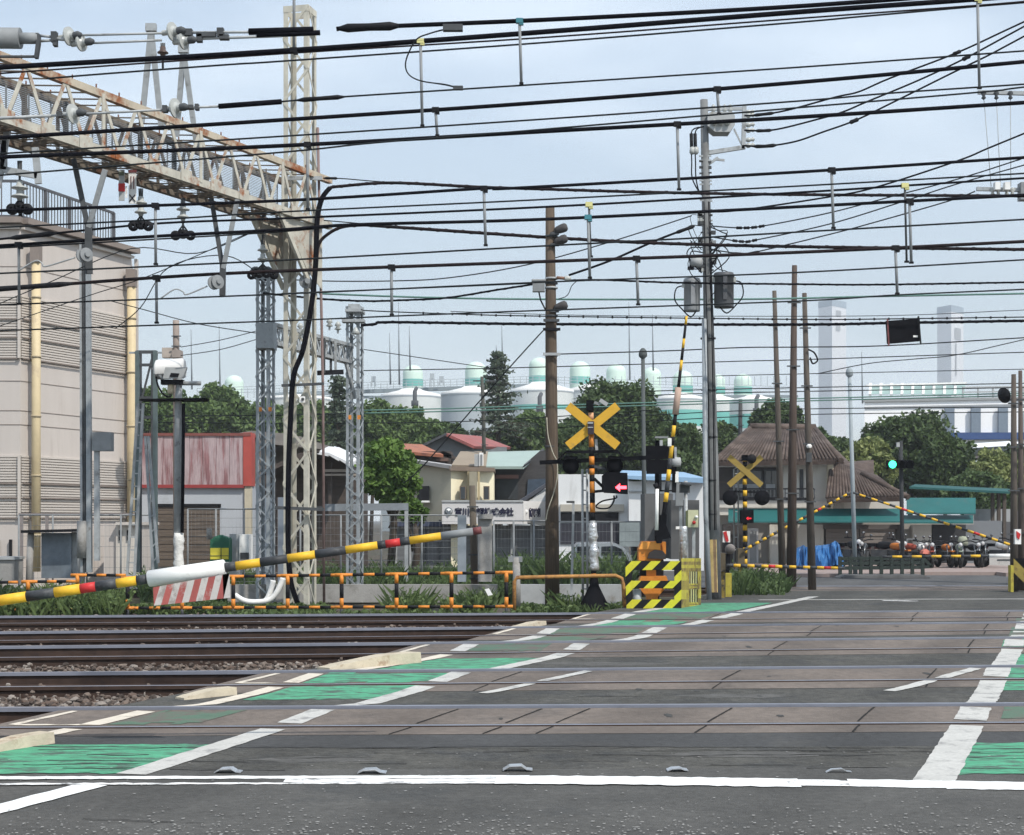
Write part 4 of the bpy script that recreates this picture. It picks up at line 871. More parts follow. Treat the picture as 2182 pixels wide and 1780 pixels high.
for x in (1216, 1310):
    mb = MB(); lamp_disc(mb, P(x, 993, Y - .18), .15, blackmat); mb.lathe(P(x, 990, Y - .2), [(.18, -.05), (.18, .06)], blackmat, 18, axis=(0, -1, 0)); mb.box(P(x, 976, Y - .12), (.24, .22, .05), blackmat); mb.build('lamp', t)
mb = MB(); mb.bar(P(1205, 964, Y - .02), P(1316, 962, Y - .02), .05, .05, blackmat); mb.bar(P(1188, 982, Y), P(1205, 964, Y), .03, .03, blackmat); mb.bar(P(1316, 962, Y), P(1332, 978, Y), .03, .03, blackmat); mb.bar(P(1262, 993, Y), P(1300, 1002, Y), .05, .05, darkgrey); mb.bar(P(1270, 936, Y), P(1272, 966, Y), .05, .03, lgrey); mb.build('lamp_bar', t)
mb = MB(); mb.px([(1289, 1050), (1284, 1046), (1284, 1014), (1291, 1006), (1337, 1008), (1338, 1053)], Y - .25, .28, blackmat); mb.bar(P(1266, 1020, Y), P(1287, 1040, Y), .05, .05, black); mb.bar(P(1266, 1048, Y), P(1287, 1046, Y), .05, .05, black)
ib = mb.build('arrow_box', t); mb = MB(); arrow(mb, 1311, 1039, 24, Y - .26, arrowred); mb.build('lit_arrow', ib)
mb = MB(); mb.tube([P(x, y, Y - .1) for x, y in spline([(1308, 1056), (1308, 1068), (1298, 1082), (1280, 1084), (1270, 1079), (1284, 1068), (1312, 1062), (1313, 1056)], 5)], .014, cable, 6); mb.build('cable_loop', t)
mb = MB()
for x in (1242, 1252): mb.tube([V((PX(x, Y + .2), Y + .2, 0)), P(x - 1, 1000, Y + .2)], .022, galv, 6)
for k in range(9): y = 1015 + k * 30; mb.tube([P(1242, y, Y + .2), P(1252, y, Y + .2)], .012, galv, 5)
mb.build('ladder', t)

Y = 43.0
t = thing('crossing_signal', 'smaller faraway crossing signal with a dull crossbuck in front of the tiled roof house', 'crossing signal', (PX(1588, Y), Y, 0), 'crossing signals')
mb = MB(); pb = P(1588, 1236, Y); pb.z = 0; pt = P(1587, 972, Y); n = 22
banded(mb, (pb, pt), .058, [(k / n, (k + 1) / n, black if k % 2 == 0 else yellow, 1) for k in range(n)], 12); mb.build('pole', t)
mb = MB(); crossbuck(mb, P(1588, 1004, Y - .1), 1.14, .15, R(41), M('dull_amber', (.30, .21, .05), .12, 6, .7)); mb.build('crossbuck', t)
mb = MB(); lamp_disc(mb, P(1602, 978, Y - .2), .12, black, .2); mb.rect(1582, 970, 1594, 982, Y - .1, .2, blackmat); mb.build('speaker', t)
for x in (1556, 1624):
    mb = MB(); lamp_disc(mb, P(x, 1061, Y - .15), .20, blackmat, .15); mb.build('lamp', t)
mb = MB(); mb.bar(P(1552, 1047, Y), P(1626, 1050, Y), .05, .05, blackmat); mb.build('lamp_bar', t)
mb = MB(); mb.rect(1579, 1087, 1606, 1115, Y - .25, .3, blackmat); ib = mb.build('arrow_box', t)
mb = MB(); arrow(mb, 1590, 1105, 11, Y - .26, arrowdim); mb.build('lit_arrow', ib)
mb = MB()
for x in (1564, 1573): mb.tube([V((PX(x, Y + .1), Y + .1, 0)), P(x, 1000, Y + .1), P(x + 8, 996, Y)], .02, lgrey, 6)
for k in range(8): mb.tube([P(1564, 1010 + k * 27, Y + .1), P(1573, 1010 + k * 27, Y + .1)], .012, lgrey, 5)
mb.build('ladder', t)

# far gates: two booms raised into a peak and two lowered ones
def farboom(name, label, a, b, Y, r, n, base=None, sleeve=None, reds=()):
    t = thing('crossing_gate', label, 'crossing gate', P(*a, Y), 'far crossing gates')
    mb = MB(); banded(mb, (P(*a, Y), P(*b, Y)), (r, r * .75), [(k / n, (k + 1) / n, (red if k in reds else (fadeblk if k % 2 == 0 else yellow)), 1) for k in range(n)], 8); mb.build('boom', t)
    if base:
        x, y, w = base; mb = MB(); mb.rect(x - w, y - 26, x + w, y + 14, Y + .1, .4, M('gate_drive', (.10, .08, .05), .3, 5, .7)); mb.rect(x - w * .7, y + 14, x + w * .7, HY + F * H / Y + 2, Y + .15, .3, M('gate_stand', (.28, .20, .04), .3, 5, .7, dirt=(.05, .05, .04), damt=.5, dscale=5)); mb.build('drive_box', t)
    if sleeve:
        f0, f1 = sleeve; mb = MB(); A, B = P(*a, Y), P(*b, Y); banded(mb, (A + (B - A) * f0, A + (B - A) * f1), r * 1.35, [(0, 1, white, 1)], 10)
        pts = [A + (B - A) * f for f in (f0, f1)]; mb.prism([pts[0] + V((0, -.05, -.04)), pts[1] + V((0, -.05, -.04)), pts[1] + V((0, -.05, -.22)), pts[0] + V((0, -.05, -.26))], (0, .02, 0), fw2)
        for k in range(11): 
            q = pts[0] + (pts[1] - pts[0]) * (.28 + k * .045); mb.box(q + V((0, -.056, -.10)), (.03, .006, .035), darkgrey)
        mb.build('sleeve', t)
    return t
farboom('a', 'slim striped boom rising from the faraway signal to the peak', (1586, 1172), (1812, 1050), 42.5, .040, 29, (1580, 1195, 7), reds=(12, 20))
farboom('b', 'slim striped boom rising from the paired wooden poles to the peak', (2215, 1182), (1818, 1050), 42.8, .038, 31, (2212, 1200, 9), reds=(10, 22))
farboom('c', 'lowered striped boom close to the grass by the utility pole', (1548, 1205), (1800, 1211), 33.5, .036, 17, (1540, 1205, 6), reds=(6, 14))
farboom('d', 'lowered striped boom with a white sleeve in front of the motorbikes', (2235, 1184), (1880, 1187), 40.5, .040, 17, (2175, 1230, 14), sleeve=(.175, .36))

# utility pole with transformers
Y = 33.0
t = thing('utility_pole', 'tall concrete utility pole carrying two transformers and a switch box', 'utility pole', (PX(1517, Y), Y, 0))
mb = MB(); pc = M('pole_concrete', (.175, .18, .18), .12, 3, .8, dirt=(.12, .12, .118), damt=.35, dscale=2, bump=.2)
mb.tube([V((PX(1522, Y), Y, -.1)), P(1517, 1000, Y), P(1508, 600, Y), P(1500, 213, Y)], [S(16, Y), S(14.5, Y), S(10, Y), S(8, Y)], pc, 20); mb.build('pole', t)
mb = MB(); mb.tube([V((PX(1509, Y), Y - .22, 0)), P(1504, 1090, Y - .2), P(1501, 680, Y - .12)], S(5.5, Y), bluegrey, 10)
for y in (930, 1022, 1094, 830, 720): mb.tube([P(1520 - (1280 - y) * .018 - 1, y, Y), P(1520 - (1280 - y) * .018 - 1, y + 3, Y)], S(16.5, Y), darkgrey, 20)
mb.build('conduit', t)
mb = MB(); stp = M('faded_stripe', (.52, .38, .16), .2, 6, .7); stq = M('brown_stripe', (.20, .13, .07), .2, 6, .7)
for k in range(16):
    a = 2 * math.pi * k / 16; b = 2 * math.pi * (k + 1) / 16; c0, c1 = P(1520, 1262, Y), P(1517, 1150, Y); r = S(16.6, Y)
    mb.face([c0 + V((math.cos(a) * r, math.sin(a) * r, 0)), c0 + V((math.cos(b) * r, math.sin(b) * r, 0)), c1 + V((math.cos(b) * r, math.sin(b) * r, 0)), c1 + V((math.cos(a) * r, math.sin(a) * r, 0))], stp if k % 2 else stq)
mb.build('warning_wrap', t)
def transformer(x0, x1, y0, y1, Yt, mat):
    mb = MB(); cx = (x0 + x1) / 2; r = S((x1 - x0) / 2, Yt); h = S(y1 - y0, Yt); c = P(cx, y1, Yt)
    mb.lathe(c, [(0, 0), (r * .9, .0), (r * .93, .03), (r * .93, h * .86), (r, h * .87), (r, h * .93), (r * .9, h), (0, h * 1.02)], mat, 22)
    for s_ in (-1, 1): mb.box(c + V((s_ * r * .98, -.02, h * .8)), (.06, .06, .10), porcelain)
    mb.box(c + V((0, -r * .96, h * .55)), (.08, .03, h * .7), mat)
    o = mb.build('transformer', t); mb = MB()
    sx = -1 if cx < 1510 else 1; e = c + V((sx * r, 0, 0))
    mb.tube([V(p) for p in spline([tuple(e + V((0, 0, h * .78))), tuple(e + V((sx * .14, 0, h * .7))), tuple(e + V((sx * .17, 0, h * .35))), tuple(e + V((sx * .02, 0, .04))), tuple(c + V((sx * r * .2, -.1, -.12))), tuple(c + V((-sx * r * .5, -.1, .02)))], 5)], .014, cable, 6); mb.build('lead', o)
transformer(1456, 1493, 594, 664, Y + .1, M('light_transformer', (.27, .28, .29), .1, 4, .5)); transformer(1520, 1565, 582, 656, Y - .1, M('dark_transformer', (.085, .088, .095), .15, 4, .5))
mb = MB(); mb.px([(1508, 242), (1516, 238), (1560, 238), (1566, 246), (1566, 266), (1556, 281), (1524, 281), (1508, 268)], Y - .2, .4, lgrey)
for k in range(4): mb.lathe(P(1520 + k * 12, 238, Y), [(.03, 0), (.06, .03), (.03, .06), (.05, .09), (.02, .14), (0, .14)], porcelain, 10)
for k in range(3): mb.lathe(P(1522 + k * 14, 262, Y - .22), [(.05, 0), (.06, .04), (.03, .07), (0, .07)], porcelain, 10, axis=(0, -1, 0))
mb.build('switch_box', t)
mb = MB(); mb.bar(P(1586, 227, Y), P(1584, 318, Y), .08, .08, galv); mb.bar(P(1510, 326, Y), P(1586, 314, Y), .08, .08, galv); mb.bar(P(1496, 233, Y), P(1590, 232, Y), .06, .06, galv); mb.bar(P(1564, 275, Y), P(1582, 312, Y), .03, .03, galv)
mb.bar(P(1508, 352, Y), P(1530, 336, Y), .05, .05, galv); mb.bar(P(1526, 340, Y), P(1544, 342, Y), .04, .04, lgrey)
for y in (240, 247, 267, 279, 299, 311): mb.lathe(P(1588, y, Y), [(.02, 0), (.05, .04), (.05, .08), (.03, .12), (.05, .16), (0, .2)], porcelain, 8, axis=(1, 0, .1))
mb.build('crossarm', t)
mb = MB(); rr_ = random.Random(5)
for y in sorted(rr_.sample(range(330, 590), 22)):
    x = 1500 + (y - 213) * .021; mb.bar(P(x - 13, y, Y - .05), P(x + 13, y + rr_.uniform(-2, 2), Y - .05), .03, .03, galv if y % 2 else darkgrey)
    if y > 450: mb.box(P(x + rr_.choice((-14, 14)), y, Y - .1), (.09, .09, .07), rr_.choice((porcelain, darkgrey, grey)))
for x in (1477, 1485):
    mb.tube([P(a, b, Y - .1) for a, b in spline([(1500, 270), (x - 2, 278), (x - 4, 310), (x - 3, 345), (x - 2, 380), (1490, 410), (1497, 416)], 4)], .014, cable, 6); mb.tube([P(x - 4, 285, Y - .1), P(x - 3, 325, Y - .1)], .035, black, 8); mb.lathe(P(x - 2, 325, Y - .1), [(0, .12), (.05, .10), (.06, 0), (.03, -.04), (0, -.04)], porcelain, 10)
for k in range(16):
    y = rr_.uniform(455, 560); s_ = rr_.choice((-1, 1)); x = 1505; mb.tube([P(a, b, Y - .15) for a, b in spline([(x + s_ * 8, y), (x + s_ * rr_.uniform(18, 38), y + rr_.uniform(-14, 26)), (x + s_ * rr_.uniform(16, 50), y + rr_.uniform(10, 40)), (x + s_ * 10, y + rr_.uniform(30, 80))], 4)], rr_.choice((.006, .009, .012)), cable, 5)
mb.lathe(P(1470, 555, Y - .1), [(0, 0), (.12, .02), (.12, .22), (.05, .26), (0, .26)], lgrey, 12, axis=(1, 0, -.25)); mb.box(P(1472, 572, Y - .1), (.12, .1, .06), black)
for dx, r in ((-5, .009), (5, .012), (8, .008)): mb.tube([P(a + dx, b, Y - .24) for a, b in ((1505, 430), (1507, 520), (1509, 600), (1512, 700), (1515, 880), (1518, 1130))], r, cable, 6)
mb.build('fittings', t)

# brown wooden pole
Y = 31.0
t = thing('wooden_pole', 'thick brown wooden pole with dark clamps and a grey junction box', 'wooden pole', (PX(1177, Y), Y, 0), 'wooden poles')
mb = MB(); mb.tube([V((PX(1177, Y), Y, -.15)), P(1176, 1000, Y), P(1174, 700, Y), P(1172, 441, Y)], [S(16, Y), S(13.5, Y), S(12, Y), S(9.5, Y)], wood, 18); mb.build('pole', t)
mb = MB(); mb.rect(1135, 597, 1161, 621, Y - .1, .16, grey); mb.rect(1133, 595, 1163, 598, Y - .12, .2, lgrey); mb.tube([P(1148, 621, Y), P(1152, 640, Y), P(1162, 660, Y - .05)], .014, cable, 6); mb.build('junction_box', t)
for y, w in ((493, 19), (517, 26), (658, 26)):
    mb = MB(); mb.lathe(P(1182, y, Y - .1), [(0, 0), (.05, 0), (.07, .05), (.085, .16), (.08, .22), (.05, .25), (0, .25)], M('dark_lamp_%d' % y, (.06, .055, .055), .2), 14, axis=(.95, -.2, .32)); mb.box(P(1182, y + 5, Y - .1), (.16, .08, .05), darkgrey); mb.build('clamp', t)
mb = MB()
for y in (502, 592, 602, 612, 672, 683, 702, 756, 950): mb.tube([P(1175, y, Y), P(1175, y + 4, Y)], S(13.5, Y), galv if y in (592, 612, 756, 683) else darkgrey, 16)
for x0, x1, y, m in ((1158, 1192, 683, darkgrey), (1157, 1194, 702, black), (1157, 1194, 755, galv)): mb.bar(P(x0, y, Y - .16), P(x1, y, Y - .16), .05, .05, m)
mb.tube([P(1186, 592, Y - .1), P(1208, 594, Y - .1)], .03, M('brown_fitting', (.22, .12, .08), .2), 8); mb.lathe(P(1210, 594, Y - .1), [(.05, -.06), (.06, 0), (.03, .06)], porcelain, 10, axis=(1, 0, 0))
mb.tube([P(x, y, Y - .05) for x, y in spline([(1228, 600), (1218, 610), (1212, 625), (1204, 633), (1190, 637)], 4)], .008, cable, 5)
mb.build('band', t)
mb = MB(); mb.tube([P(x, y, Y - .2) for x, y in spline([(1165, 890), (1168, 930), (1178, 965), (1187, 985), (1187, 1020), (1180, 1050), (1168, 1085), (1163, 1110)], 5)], .010, M('pale_cable', (.45, .42, .33), .1), 6); mb.build('hanging_cable', t)
mb = MB(); mb.bar(P(1150, 986, 30.2), P(1437, 973, 30.2), .06, .075, blackmat)
one('cable_bar', mb, 'long dark bar running behind the crossbuck signal from pole to boom', 'cable bar')

# other wooden poles
def wpole(x, ytop, xb, yb, Y, r0, r1, label, mat=wood2, extra=None):
    t = thing('wooden_pole', label, 'wooden pole', (PX(xb, Y), Y, 0), 'wooden poles')
    mb = MB(); b = P(xb, yb, Y); b.z = -.1; mb.tube([b, P((x + xb) / 2, (ytop + yb) / 2, Y), P(x, ytop, Y)], [S(r1, Y), S((r0 + r1) / 2, Y), S(r0, Y)], mat, 14); mb.build('pole', t)
    for k in range(4):
        mb = MB(); y = ytop + 25 + (yb - ytop) * (.08 + k * .2); xx = x + (xb - x) * (y - ytop) / (yb - ytop); mb.bar(P(xx - r1 - 3, y, Y - .1), P(xx + r1 + 3, y, Y - .1), .03, .03, darkgrey); mb.build('band', t)
    if extra: mb = MB(); extra(mb, Y); mb.build('fitting', t)
wpole(1650, 620, 1668, 1236, 41, 4.5, 8, 'slightly leaning slim pole, shorter companion of the dark middle pole')
wpole(1693, 566, 1686, 1243, 39, 5.5, 11, 'dark tall pole in the middle of the group of three', M('dark_pole_wood', (.075, .055, .045), .3, 3, .85, stretch=(6, 6, .5)))
def curl(mb, Y):
    mb.tube([P(x, y, Y - .1) for x, y in spline([(1722, 745), (1735, 752), (1742, 768), (1732, 775), (1726, 762)], 5)], .02, cable, 6); mb.lathe(P(1724, 955, Y - .15), [(.05, 0), (.07, .05), (.03, .09)], white, 12); mb.rect(1719, 965, 1730, 985, Y - .2, .1, darkgrey)
wpole(1714, 625, 1731, 1242, 38, 5, 9, 'brown pole with a grey concrete foot facing the blue tarpaulin', wood2, curl)
def mirror(mb, Y):
    mb.lathe(P(2142, 842, Y - .1), [(0, 0), (.17, .02), (.18, .04), (.12, .10), (.05, .14), (0, .14)], black, 18, False, axis=(-.9, -.6, -.3)); mb.bar(P(2140, 852, Y), P(2182, 852, Y), .05, .05, darkgrey)
wpole(2160, 798, 2161, 1262, 37, 5, 9, 'pole with a black round lamp at the frame edge', wood2, mirror)
wpole(2174, 790, 2177, 1262, 37.6, 4, 8, 'thin pole at the very edge of the frame beside its twin', M('dark_pole_wood_b', (.09, .07, .06), .3, 3, .85, stretch=(6, 6, .5)))
wpole(1027, 803, 1034, 980, 62, 3.5, 4.5, 'slim dark pole standing in front of the conifer', M('slim_pole', (.07, .07, .06), .2), lambda mb, Y: mb.bar(P(1008, 812, Y), P(1056, 812, Y), .05, .05, darkgrey))
wpole(1006, 1035, 1013, 1290, 33.5, 6.5, 9, 'short weathered stake pole in front of the white shop sign', M('stake_wood', (.11, .092, .072), .2, 4, .85, stretch=(5, 5, .5)))
wpole(1578, 851, 1577, 960, 60, 4, 5, 'stubby dark pole top in front of the pale storage tank', M('stub_pole', (.06, .06, .06), .2))
wpole(375, 683, 376, 790, 47, 6.8, 7, 'short brown pole top behind the white sensor housing', M('taupe_pole', (.27, .22, .19), .12, 4), lambda mb, Y: (mb.rect(345, 741, 369, 762, Y, .3, M('taupe_box', (.42, .36, .31), .1)), mb.rect(366, 746, 384, 762, Y - .2, .4, M('taupe_collar', (.3, .25, .22), .1))))
# lamps
def streetlamp(x, yt, xb, yb, Y, label, head, mat):
    t = thing('street_lamp', label, 'street lamp', (PX(xb, Y), Y, 0), 'street lamps'); mb = MB(); b = P(xb, yb, Y); b.z = -.1
    mb.tube([b, P(x, yt + 6, Y)], [S(5, Y), S(4, Y)], mat, 10); mb.build('post', t); mb = MB(); r = S(head, Y)
    mb.lathe(P(x, yt + 8, Y), [(r * .3, -.1), (r, -.02), (r, .05), (r * .8, .14), (r * .3, .2), (0, .2)], mat, 14); mb.build('lamp_head', t)
streetlamp(1370, 750, 1374, 1210, 44, 'dark street lamp with a rounded head in front of the round tree', 9, M('lamp_dark', (.08, .09, .09), .1))
streetlamp(1810, 790, 1823, 1222, 46.5, 'pale grey street lamp standing between the motorbikes and the twin towers', 8, M('lamp_grey', (.30, .34, .36), .1))
# traffic light
Y = 52
t = thing('traffic_light', 'traffic light showing green on a dark post before the trees', 'traffic light', (PX(1922, Y), Y, 0))
mb = MB(); mb.tube([V((PX(1924, Y), Y, -.1)), P(1919, 940, Y)], S(4.5, Y), M('dark_post', (.03, .032, .035), .2), 10); mb.rect(1911, 943, 1919, 953, Y - .05, .1, lgrey); mb.build('post', t)
mb = MB(); mb.rect(1892, 981, 1946, 998, Y - .3, .25, blackmat)
for x in (1920, 1937): mb.lathe(P(x, 989, Y - .3), [(.12, 0), (.12, .2), (.1, .2)], blackmat, 14, axis=(0, -1, 0))
hb = mb.build('signal_head', t); mb = MB(); mb.lathe(P(1902, 990, Y - .31), [(0, .03), (S(8, Y), .0)], M('green_light', (.04, 1.0, .42), 0, 5, emit=3.2), 18, axis=(0, -1, 0)); mb.build('green_lens', hb)

# black signal backs beside the boom
t = thing('signal_board', 'large black signal backboard on a slim frame behind the upright boom', 'signal board', (PX(1405, 31.5), 31.5, 0)); Y = 31.5
mb = MB(); mb.rect(1377, 950, 1425, 974, Y, .1, blackmat); mb.rect(1378, 980, 1440, 1010, Y, .1, blackmat); mb.build('board', t)
mb = MB(); mb.bar(V((PX(1401, Y), Y + .15, 0)), P(1401, 940, Y + .15), .09, .09, blackmat); mb.bar(P(1436, 1050, Y + .1), P(1438, 960, Y + .1), .08, .08, black); mb.bar(P(1406, 1046, Y), P(1434, 1046, Y), .03, .03, black); mb.bar(P(1408, 1010, Y), P(1408, 1046, Y), .03, .03, black); mb.bar(P(1408, 1025, Y), P(1434, 1025, Y), .025, .025, black); mb.lathe(P(1452, 985, Y), [(0, 0), (.09, .02), (.1, .15), (.04, .22), (0, .22)], lgrey, 12, axis=(-1, 0, 0)); mb.rect(1439, 1005, 1446, 1028, Y, .1, white); mb.rect(1396, 930, 1424, 934, Y, .1, grey); mb.rect(1406, 938, 1412, 950, Y, .08, lgrey); mb.rect(1437, 953, 1442, 985, Y, .06, lgrey); mb.build('frame', t)
# concrete blocks behind
mb = MB(); mb.rect(1374, 1052, 1434, 1190, 36, 1.2, dconcrete); one('concrete_block', mb, 'dark concrete block wall behind the white vent pipe', 'concrete wall', 'dark concrete walls')
mb = MB(); mb.rect(1430, 1066, 1490, 1192, 35.4, 1.2, M('darker_concrete', (.10, .10, .10), .16, 1.5, .85)); one('concrete_block', mb, 'darker lower concrete block wall behind the foil wrapped post', 'concrete wall', 'dark concrete walls')
mb = MB(); mb.rect(1440, 1030, 1456, 1078, 34.6, .1, grey); mb.bar(V((PX(1452, 34.7), 34.7, 0)), P(1450, 1060, 34.7), .06, .06, galv); one('relay_box', mb, 'tall thin grey relay panel above the concrete blocks', 'relay box')
mb = MB(); mb.rect(1540, 1132, 1556, 1156, 36.5, .03, white); mb.px([(1541, 1134), (1548, 1132), (1553, 1152), (1549, 1156), (1546, 1152)], 36.48, .01, red); mb.bar(V((PX(1548, 36.6), 36.6, 0)), P(1548, 1140, 36.6), .05, .05, darkgrey); one('arrow_sign', mb, 'small white sign with a red arrow at the foot of the utility pole', 'sign')
mb = MB(); mb.lathe(P(1552, 1172, 36), [(0, 0), (.10, .03), (.115, .12), (.07, .22), (0, .24)], M('grey_horn', (.26, .23, .21), .2, 6), 12, axis=(.3, -1, .2)); mb.rect(1540, 1180, 1556, 1215, 36.1, .2, black); mb.bar(V((PX(1548, 36.2), 36.2, 0)), P(1548, 1215, 36.2), .12, .12, black); one('drive_unit', mb, 'dark machine with a rounded grey hood under the red arrow sign', 'machine')
mb = MB(); striped(mb, 1534, 1222, 1541, 1285, 34, 2500, 40, 1, (lemon, black)); mb.rect(1541, 1215, 1546, 1282, 34, .2, M('stripe_post', (.05, .045, .04), .2)); mb.rect(1546, 1222, 1559, 1282, 34.1, .25, by_); one('striped_post', mb, 'stubby yellow and black striped guard post behind the utility pole', 'guard post')

# orange barrier fence
orb, blk = orange, black
def obar(mb, a, b, r, n, flip=0):
    a, b = V(a), V(b)
    for k in range(n): mb.tube([a + (b - a) * k / n, a + (b - a) * (k + 1) / n], r, (orb if (k + flip) % 2 == 0 else blk), 8)
def fence_panel(x0, x1, yt0, yt1, yb0, yb1, Y, label, n=4, tee=True):
    t = thing('barrier_fence', label, 'barrier fence', (PX(x0, Y), Y, 0), 'orange and black barrier panels')
    mb = MB(); obar(mb, P(x0, yt0, Y), P(x1, yt1, Y), .027, n * 2 + 1, 0); mb.build('top_rail', t)
    mb = MB(); obar(mb, P(x0, yb0, Y), P(x1, yb1, Y), .027, n * 2 + 1, 0); mb.build('bottom_rail', t)
    for x, yt, yb in ((x0, yt0, yb0),) + (((x1, yt1, yb1),) if tee == 'end' else ()):
        mb = MB(); h = yb - yt
        for a, b, m in ((0, .28, orb), (.28, .72, blk), (.72, 1, orb)): mb.tube([P(x, yt + h * a, Y - .01), P(x, yt + h * b, Y - .01)], .036, m, 10)
        for y in (yt, yb): mb.tube([P(x - 14, y, Y - .005), P(x + 14, y, Y - .005)], .031, orb, 8)
        mb.tube([P(x, yb, Y), V((PX(x, Y), Y, -.1))], .03, darkgrey, 6); mb.build('post', t)
FX = [272, 388, 497, 613, 728, 845, 962, 1079]
FL = ['overgrown with grass beneath the raised boom', 'half hidden behind the striped flag', 'with white conduits curving behind it', 'at the foot of the cream lattice gantry column', 'in front of the grey mast with orange bands', 'with silvery weeds growing through it', 'ending next to the stubby bollard beside the stake pole']
for k in range(7):
    f = lambda x: 1232 - (x - 272) * .0145
    g = lambda x: 1296 - (x - 272) * .004
    fence_panel(FX[k], FX[k + 1], f(FX[k]), f(FX[k + 1]), g(FX[k]), g(FX[k + 1]), 29.35, 'orange and black barrier panel ' + FL[k], 2, 'end' if k == 6 else True)
fence_panel(165, 268, 1226, 1226, 1296, 1296, 29.9, 'orange and black barrier panel at the end of the row, deep in weeds', 2)
fence_panel(60, 162, 1240, 1239, 1300, 1300, 29.2, 'low orange and black barrier panel in front of the grey cabinet', 2); fence_panel(-60, 38, 1242, 1241, 1300, 1300, 29.2, 'low orange and black barrier panel by the small concrete kiosk', 2)
mb = MB(); rp_ = M('rusty_orange_pipe', (.40, .20, .06), .3, 8, .7, dirt=(.16, .08, .05), damt=.4, dscale=9)
mb.tube([V((PX(1096, 29.6), 29.6, -.1)), P(1096, 1240, 29.6), P(1101, 1231, 29.6), P(1200, 1229, 29.6), P(1312, 1227, 29.6), P(1325, 1233, 29.6), P(1328, 1245, 29.6), V((PX(1332, 29.6), 29.6, -.1))], .035, rp_, 10)
one('pipe_railing', mb, 'bent orange pipe railing in front of the brown pole', 'railing')
mb = MB(); mb.tube([V((PX(1102, 30), 30, -.1)), P(1100, 1188, 30)], S(8, 30), concrete, 14); mb.box(P(1098, 1192, 30), (.26, .1, .1), grey); one('concrete_post', mb, 'stubby round concrete post beside the orange pipe railing', 'concrete post', 'concrete posts')
mb = MB(); mb.bar(V((PX(1217, 30.6), 30.6, -.1)), P(1222, 1068, 30.6), .045, .045, galv); mb.bar(P(1207, 1070, 30.6), P(1224, 1070, 30.6), .05, .04, darkgrey); one('steel_post', mb, 'thin steel post between the brown pole and the signal', 'steel post')

# white sensor on a pole
Y = 33.5
t = thing('laser_sensor', 'white rounded laser sensor on a grey pole with a black cable', 'sensor', (PX(380, Y), Y, 0))
mb = MB(); c = (P(331, 790, Y - .1), P(394, 786, Y + .25)); r = S(24, Y)
pr = [(math.cos(a) * r, math.sin(a) * r * .95) for a in [R(205 - i * 215 / 12) for i in range(13)]] + [(r * .75, -r * .75), (-r * .35, -r * .8)]
def sec(p, k): return [p + V((x * .16 * 0, x, z)) * k for x, z in pr]
rows = [sec(c[0] + (c[1] - c[0]) * f, k) for f, k in ((0, .72), (.04, .97), (.1, 1), (.9, 1), (.96, .97), (1, .8))]
rows = [r_ + [r_[0]] for r_ in rows]; hw = M('sensor_white', (.62, .62, .61), .06, 5, .5, dirt=(.5, .49, .47), damt=.25, dscale=6); mb.grid(rows, hw, True); mb.face(rows[0][:-1], grey); mb.face(rows[-1][:-1][::-1], hw); hs = mb.build('housing', t)
mb = MB(); mb.px([(347, 807), (352, 783), (398, 783), (390, 806)], Y - .34, .1, lgrey); mb.px([(361, 803), (364, 795), (382, 796), (379, 804)], Y - .36, .02, black); mb.build('lens_panel', hs)
mb = MB(); mb.box(P(368, 815, Y), (.45, .2, .1), black); mb.tube([P(366, 817, Y), P(428, 817, Y)], .045, lgrey, 8); mb.bar(P(325, 785, Y - .2), P(348, 808, Y - .2), .04, .04, grey); mb.build('mount', t)
mb = MB(); mb.px([(295, 853), (432, 853), (438, 848), (300, 850)], Y - .3, .5, blackmat); mb.build('platform', t)
mb = MB(); mb.tube([V((PX(378, Y), Y, -.1)), P(380, 860, Y), P(382, 800, Y)], [S(8.5, Y), S(8, Y), S(6, Y)], galv, 14); mb.build('pole', t)
mb = MB(); mb.tube([P(x, y, Y - .12) for x, y in ((391, 860), (390, 1000), (388, 1135))], .035, cable, 8); mb.tube([P(x, y, Y - .2) for x, y in spline([(332, 800), (336, 820), (346, 838), (358, 846), (366, 843)], 4)], .018, cable, 6); mb.build('cable', t)
mb = MB(); wt = M('white_tape', (.72, .71, .68), .12, 8, .45, bump=.8, bscale=14); rr_ = random.Random(8); mb.tube([P(381 + rr_.uniform(-1, 1), 1216 - k * 8, Y - .05) for k in range(11)], [S(rr_.uniform(9.5, 12.5), Y) for k in range(11)], wt, 14); mb.build('tape_wrap', t)
mb = MB(); mb.lathe(P(364, 834, Y), [(0, -.06), (.06, -.05), (.07, 0), (.06, .16), (0, .2)], M('warm_glass', (.7, .6, .42), .2), 10); mb.build('lamp', t)
# steel h-pole in front of the beige building
Y = 31.2
t = thing('steel_column', 'tall blue grey steel column with a square box, in front of the beige building', 'steel column', (PX(183, Y), Y, 0))
mb = MB()
for x0, x1, yo, m in ((171, 177, 0, galv), (177, 184, .03, darkgrey), (184, 195, 0, bluegrey)): mb.px([(x0, 1220), (x1 - 1, 1220), (x1 - 4, 516), (x0 - 2, 516)], Y + yo, .12, m)
mb.px([(200, 1195), (211, 1195), (210, 960), (200, 960)], Y - .05, .1, galv); mb.build('column', t)
mb = MB(); mb.rect(196, 921, 236, 961, Y - .12, .25, grey); mb.build('box', t)
mb = MB(); mb.tube([P(174, 1190, Y - .05), P(174, 1110, Y - .05)], S(10, Y), concrete, 14); mb.build('footing', t)
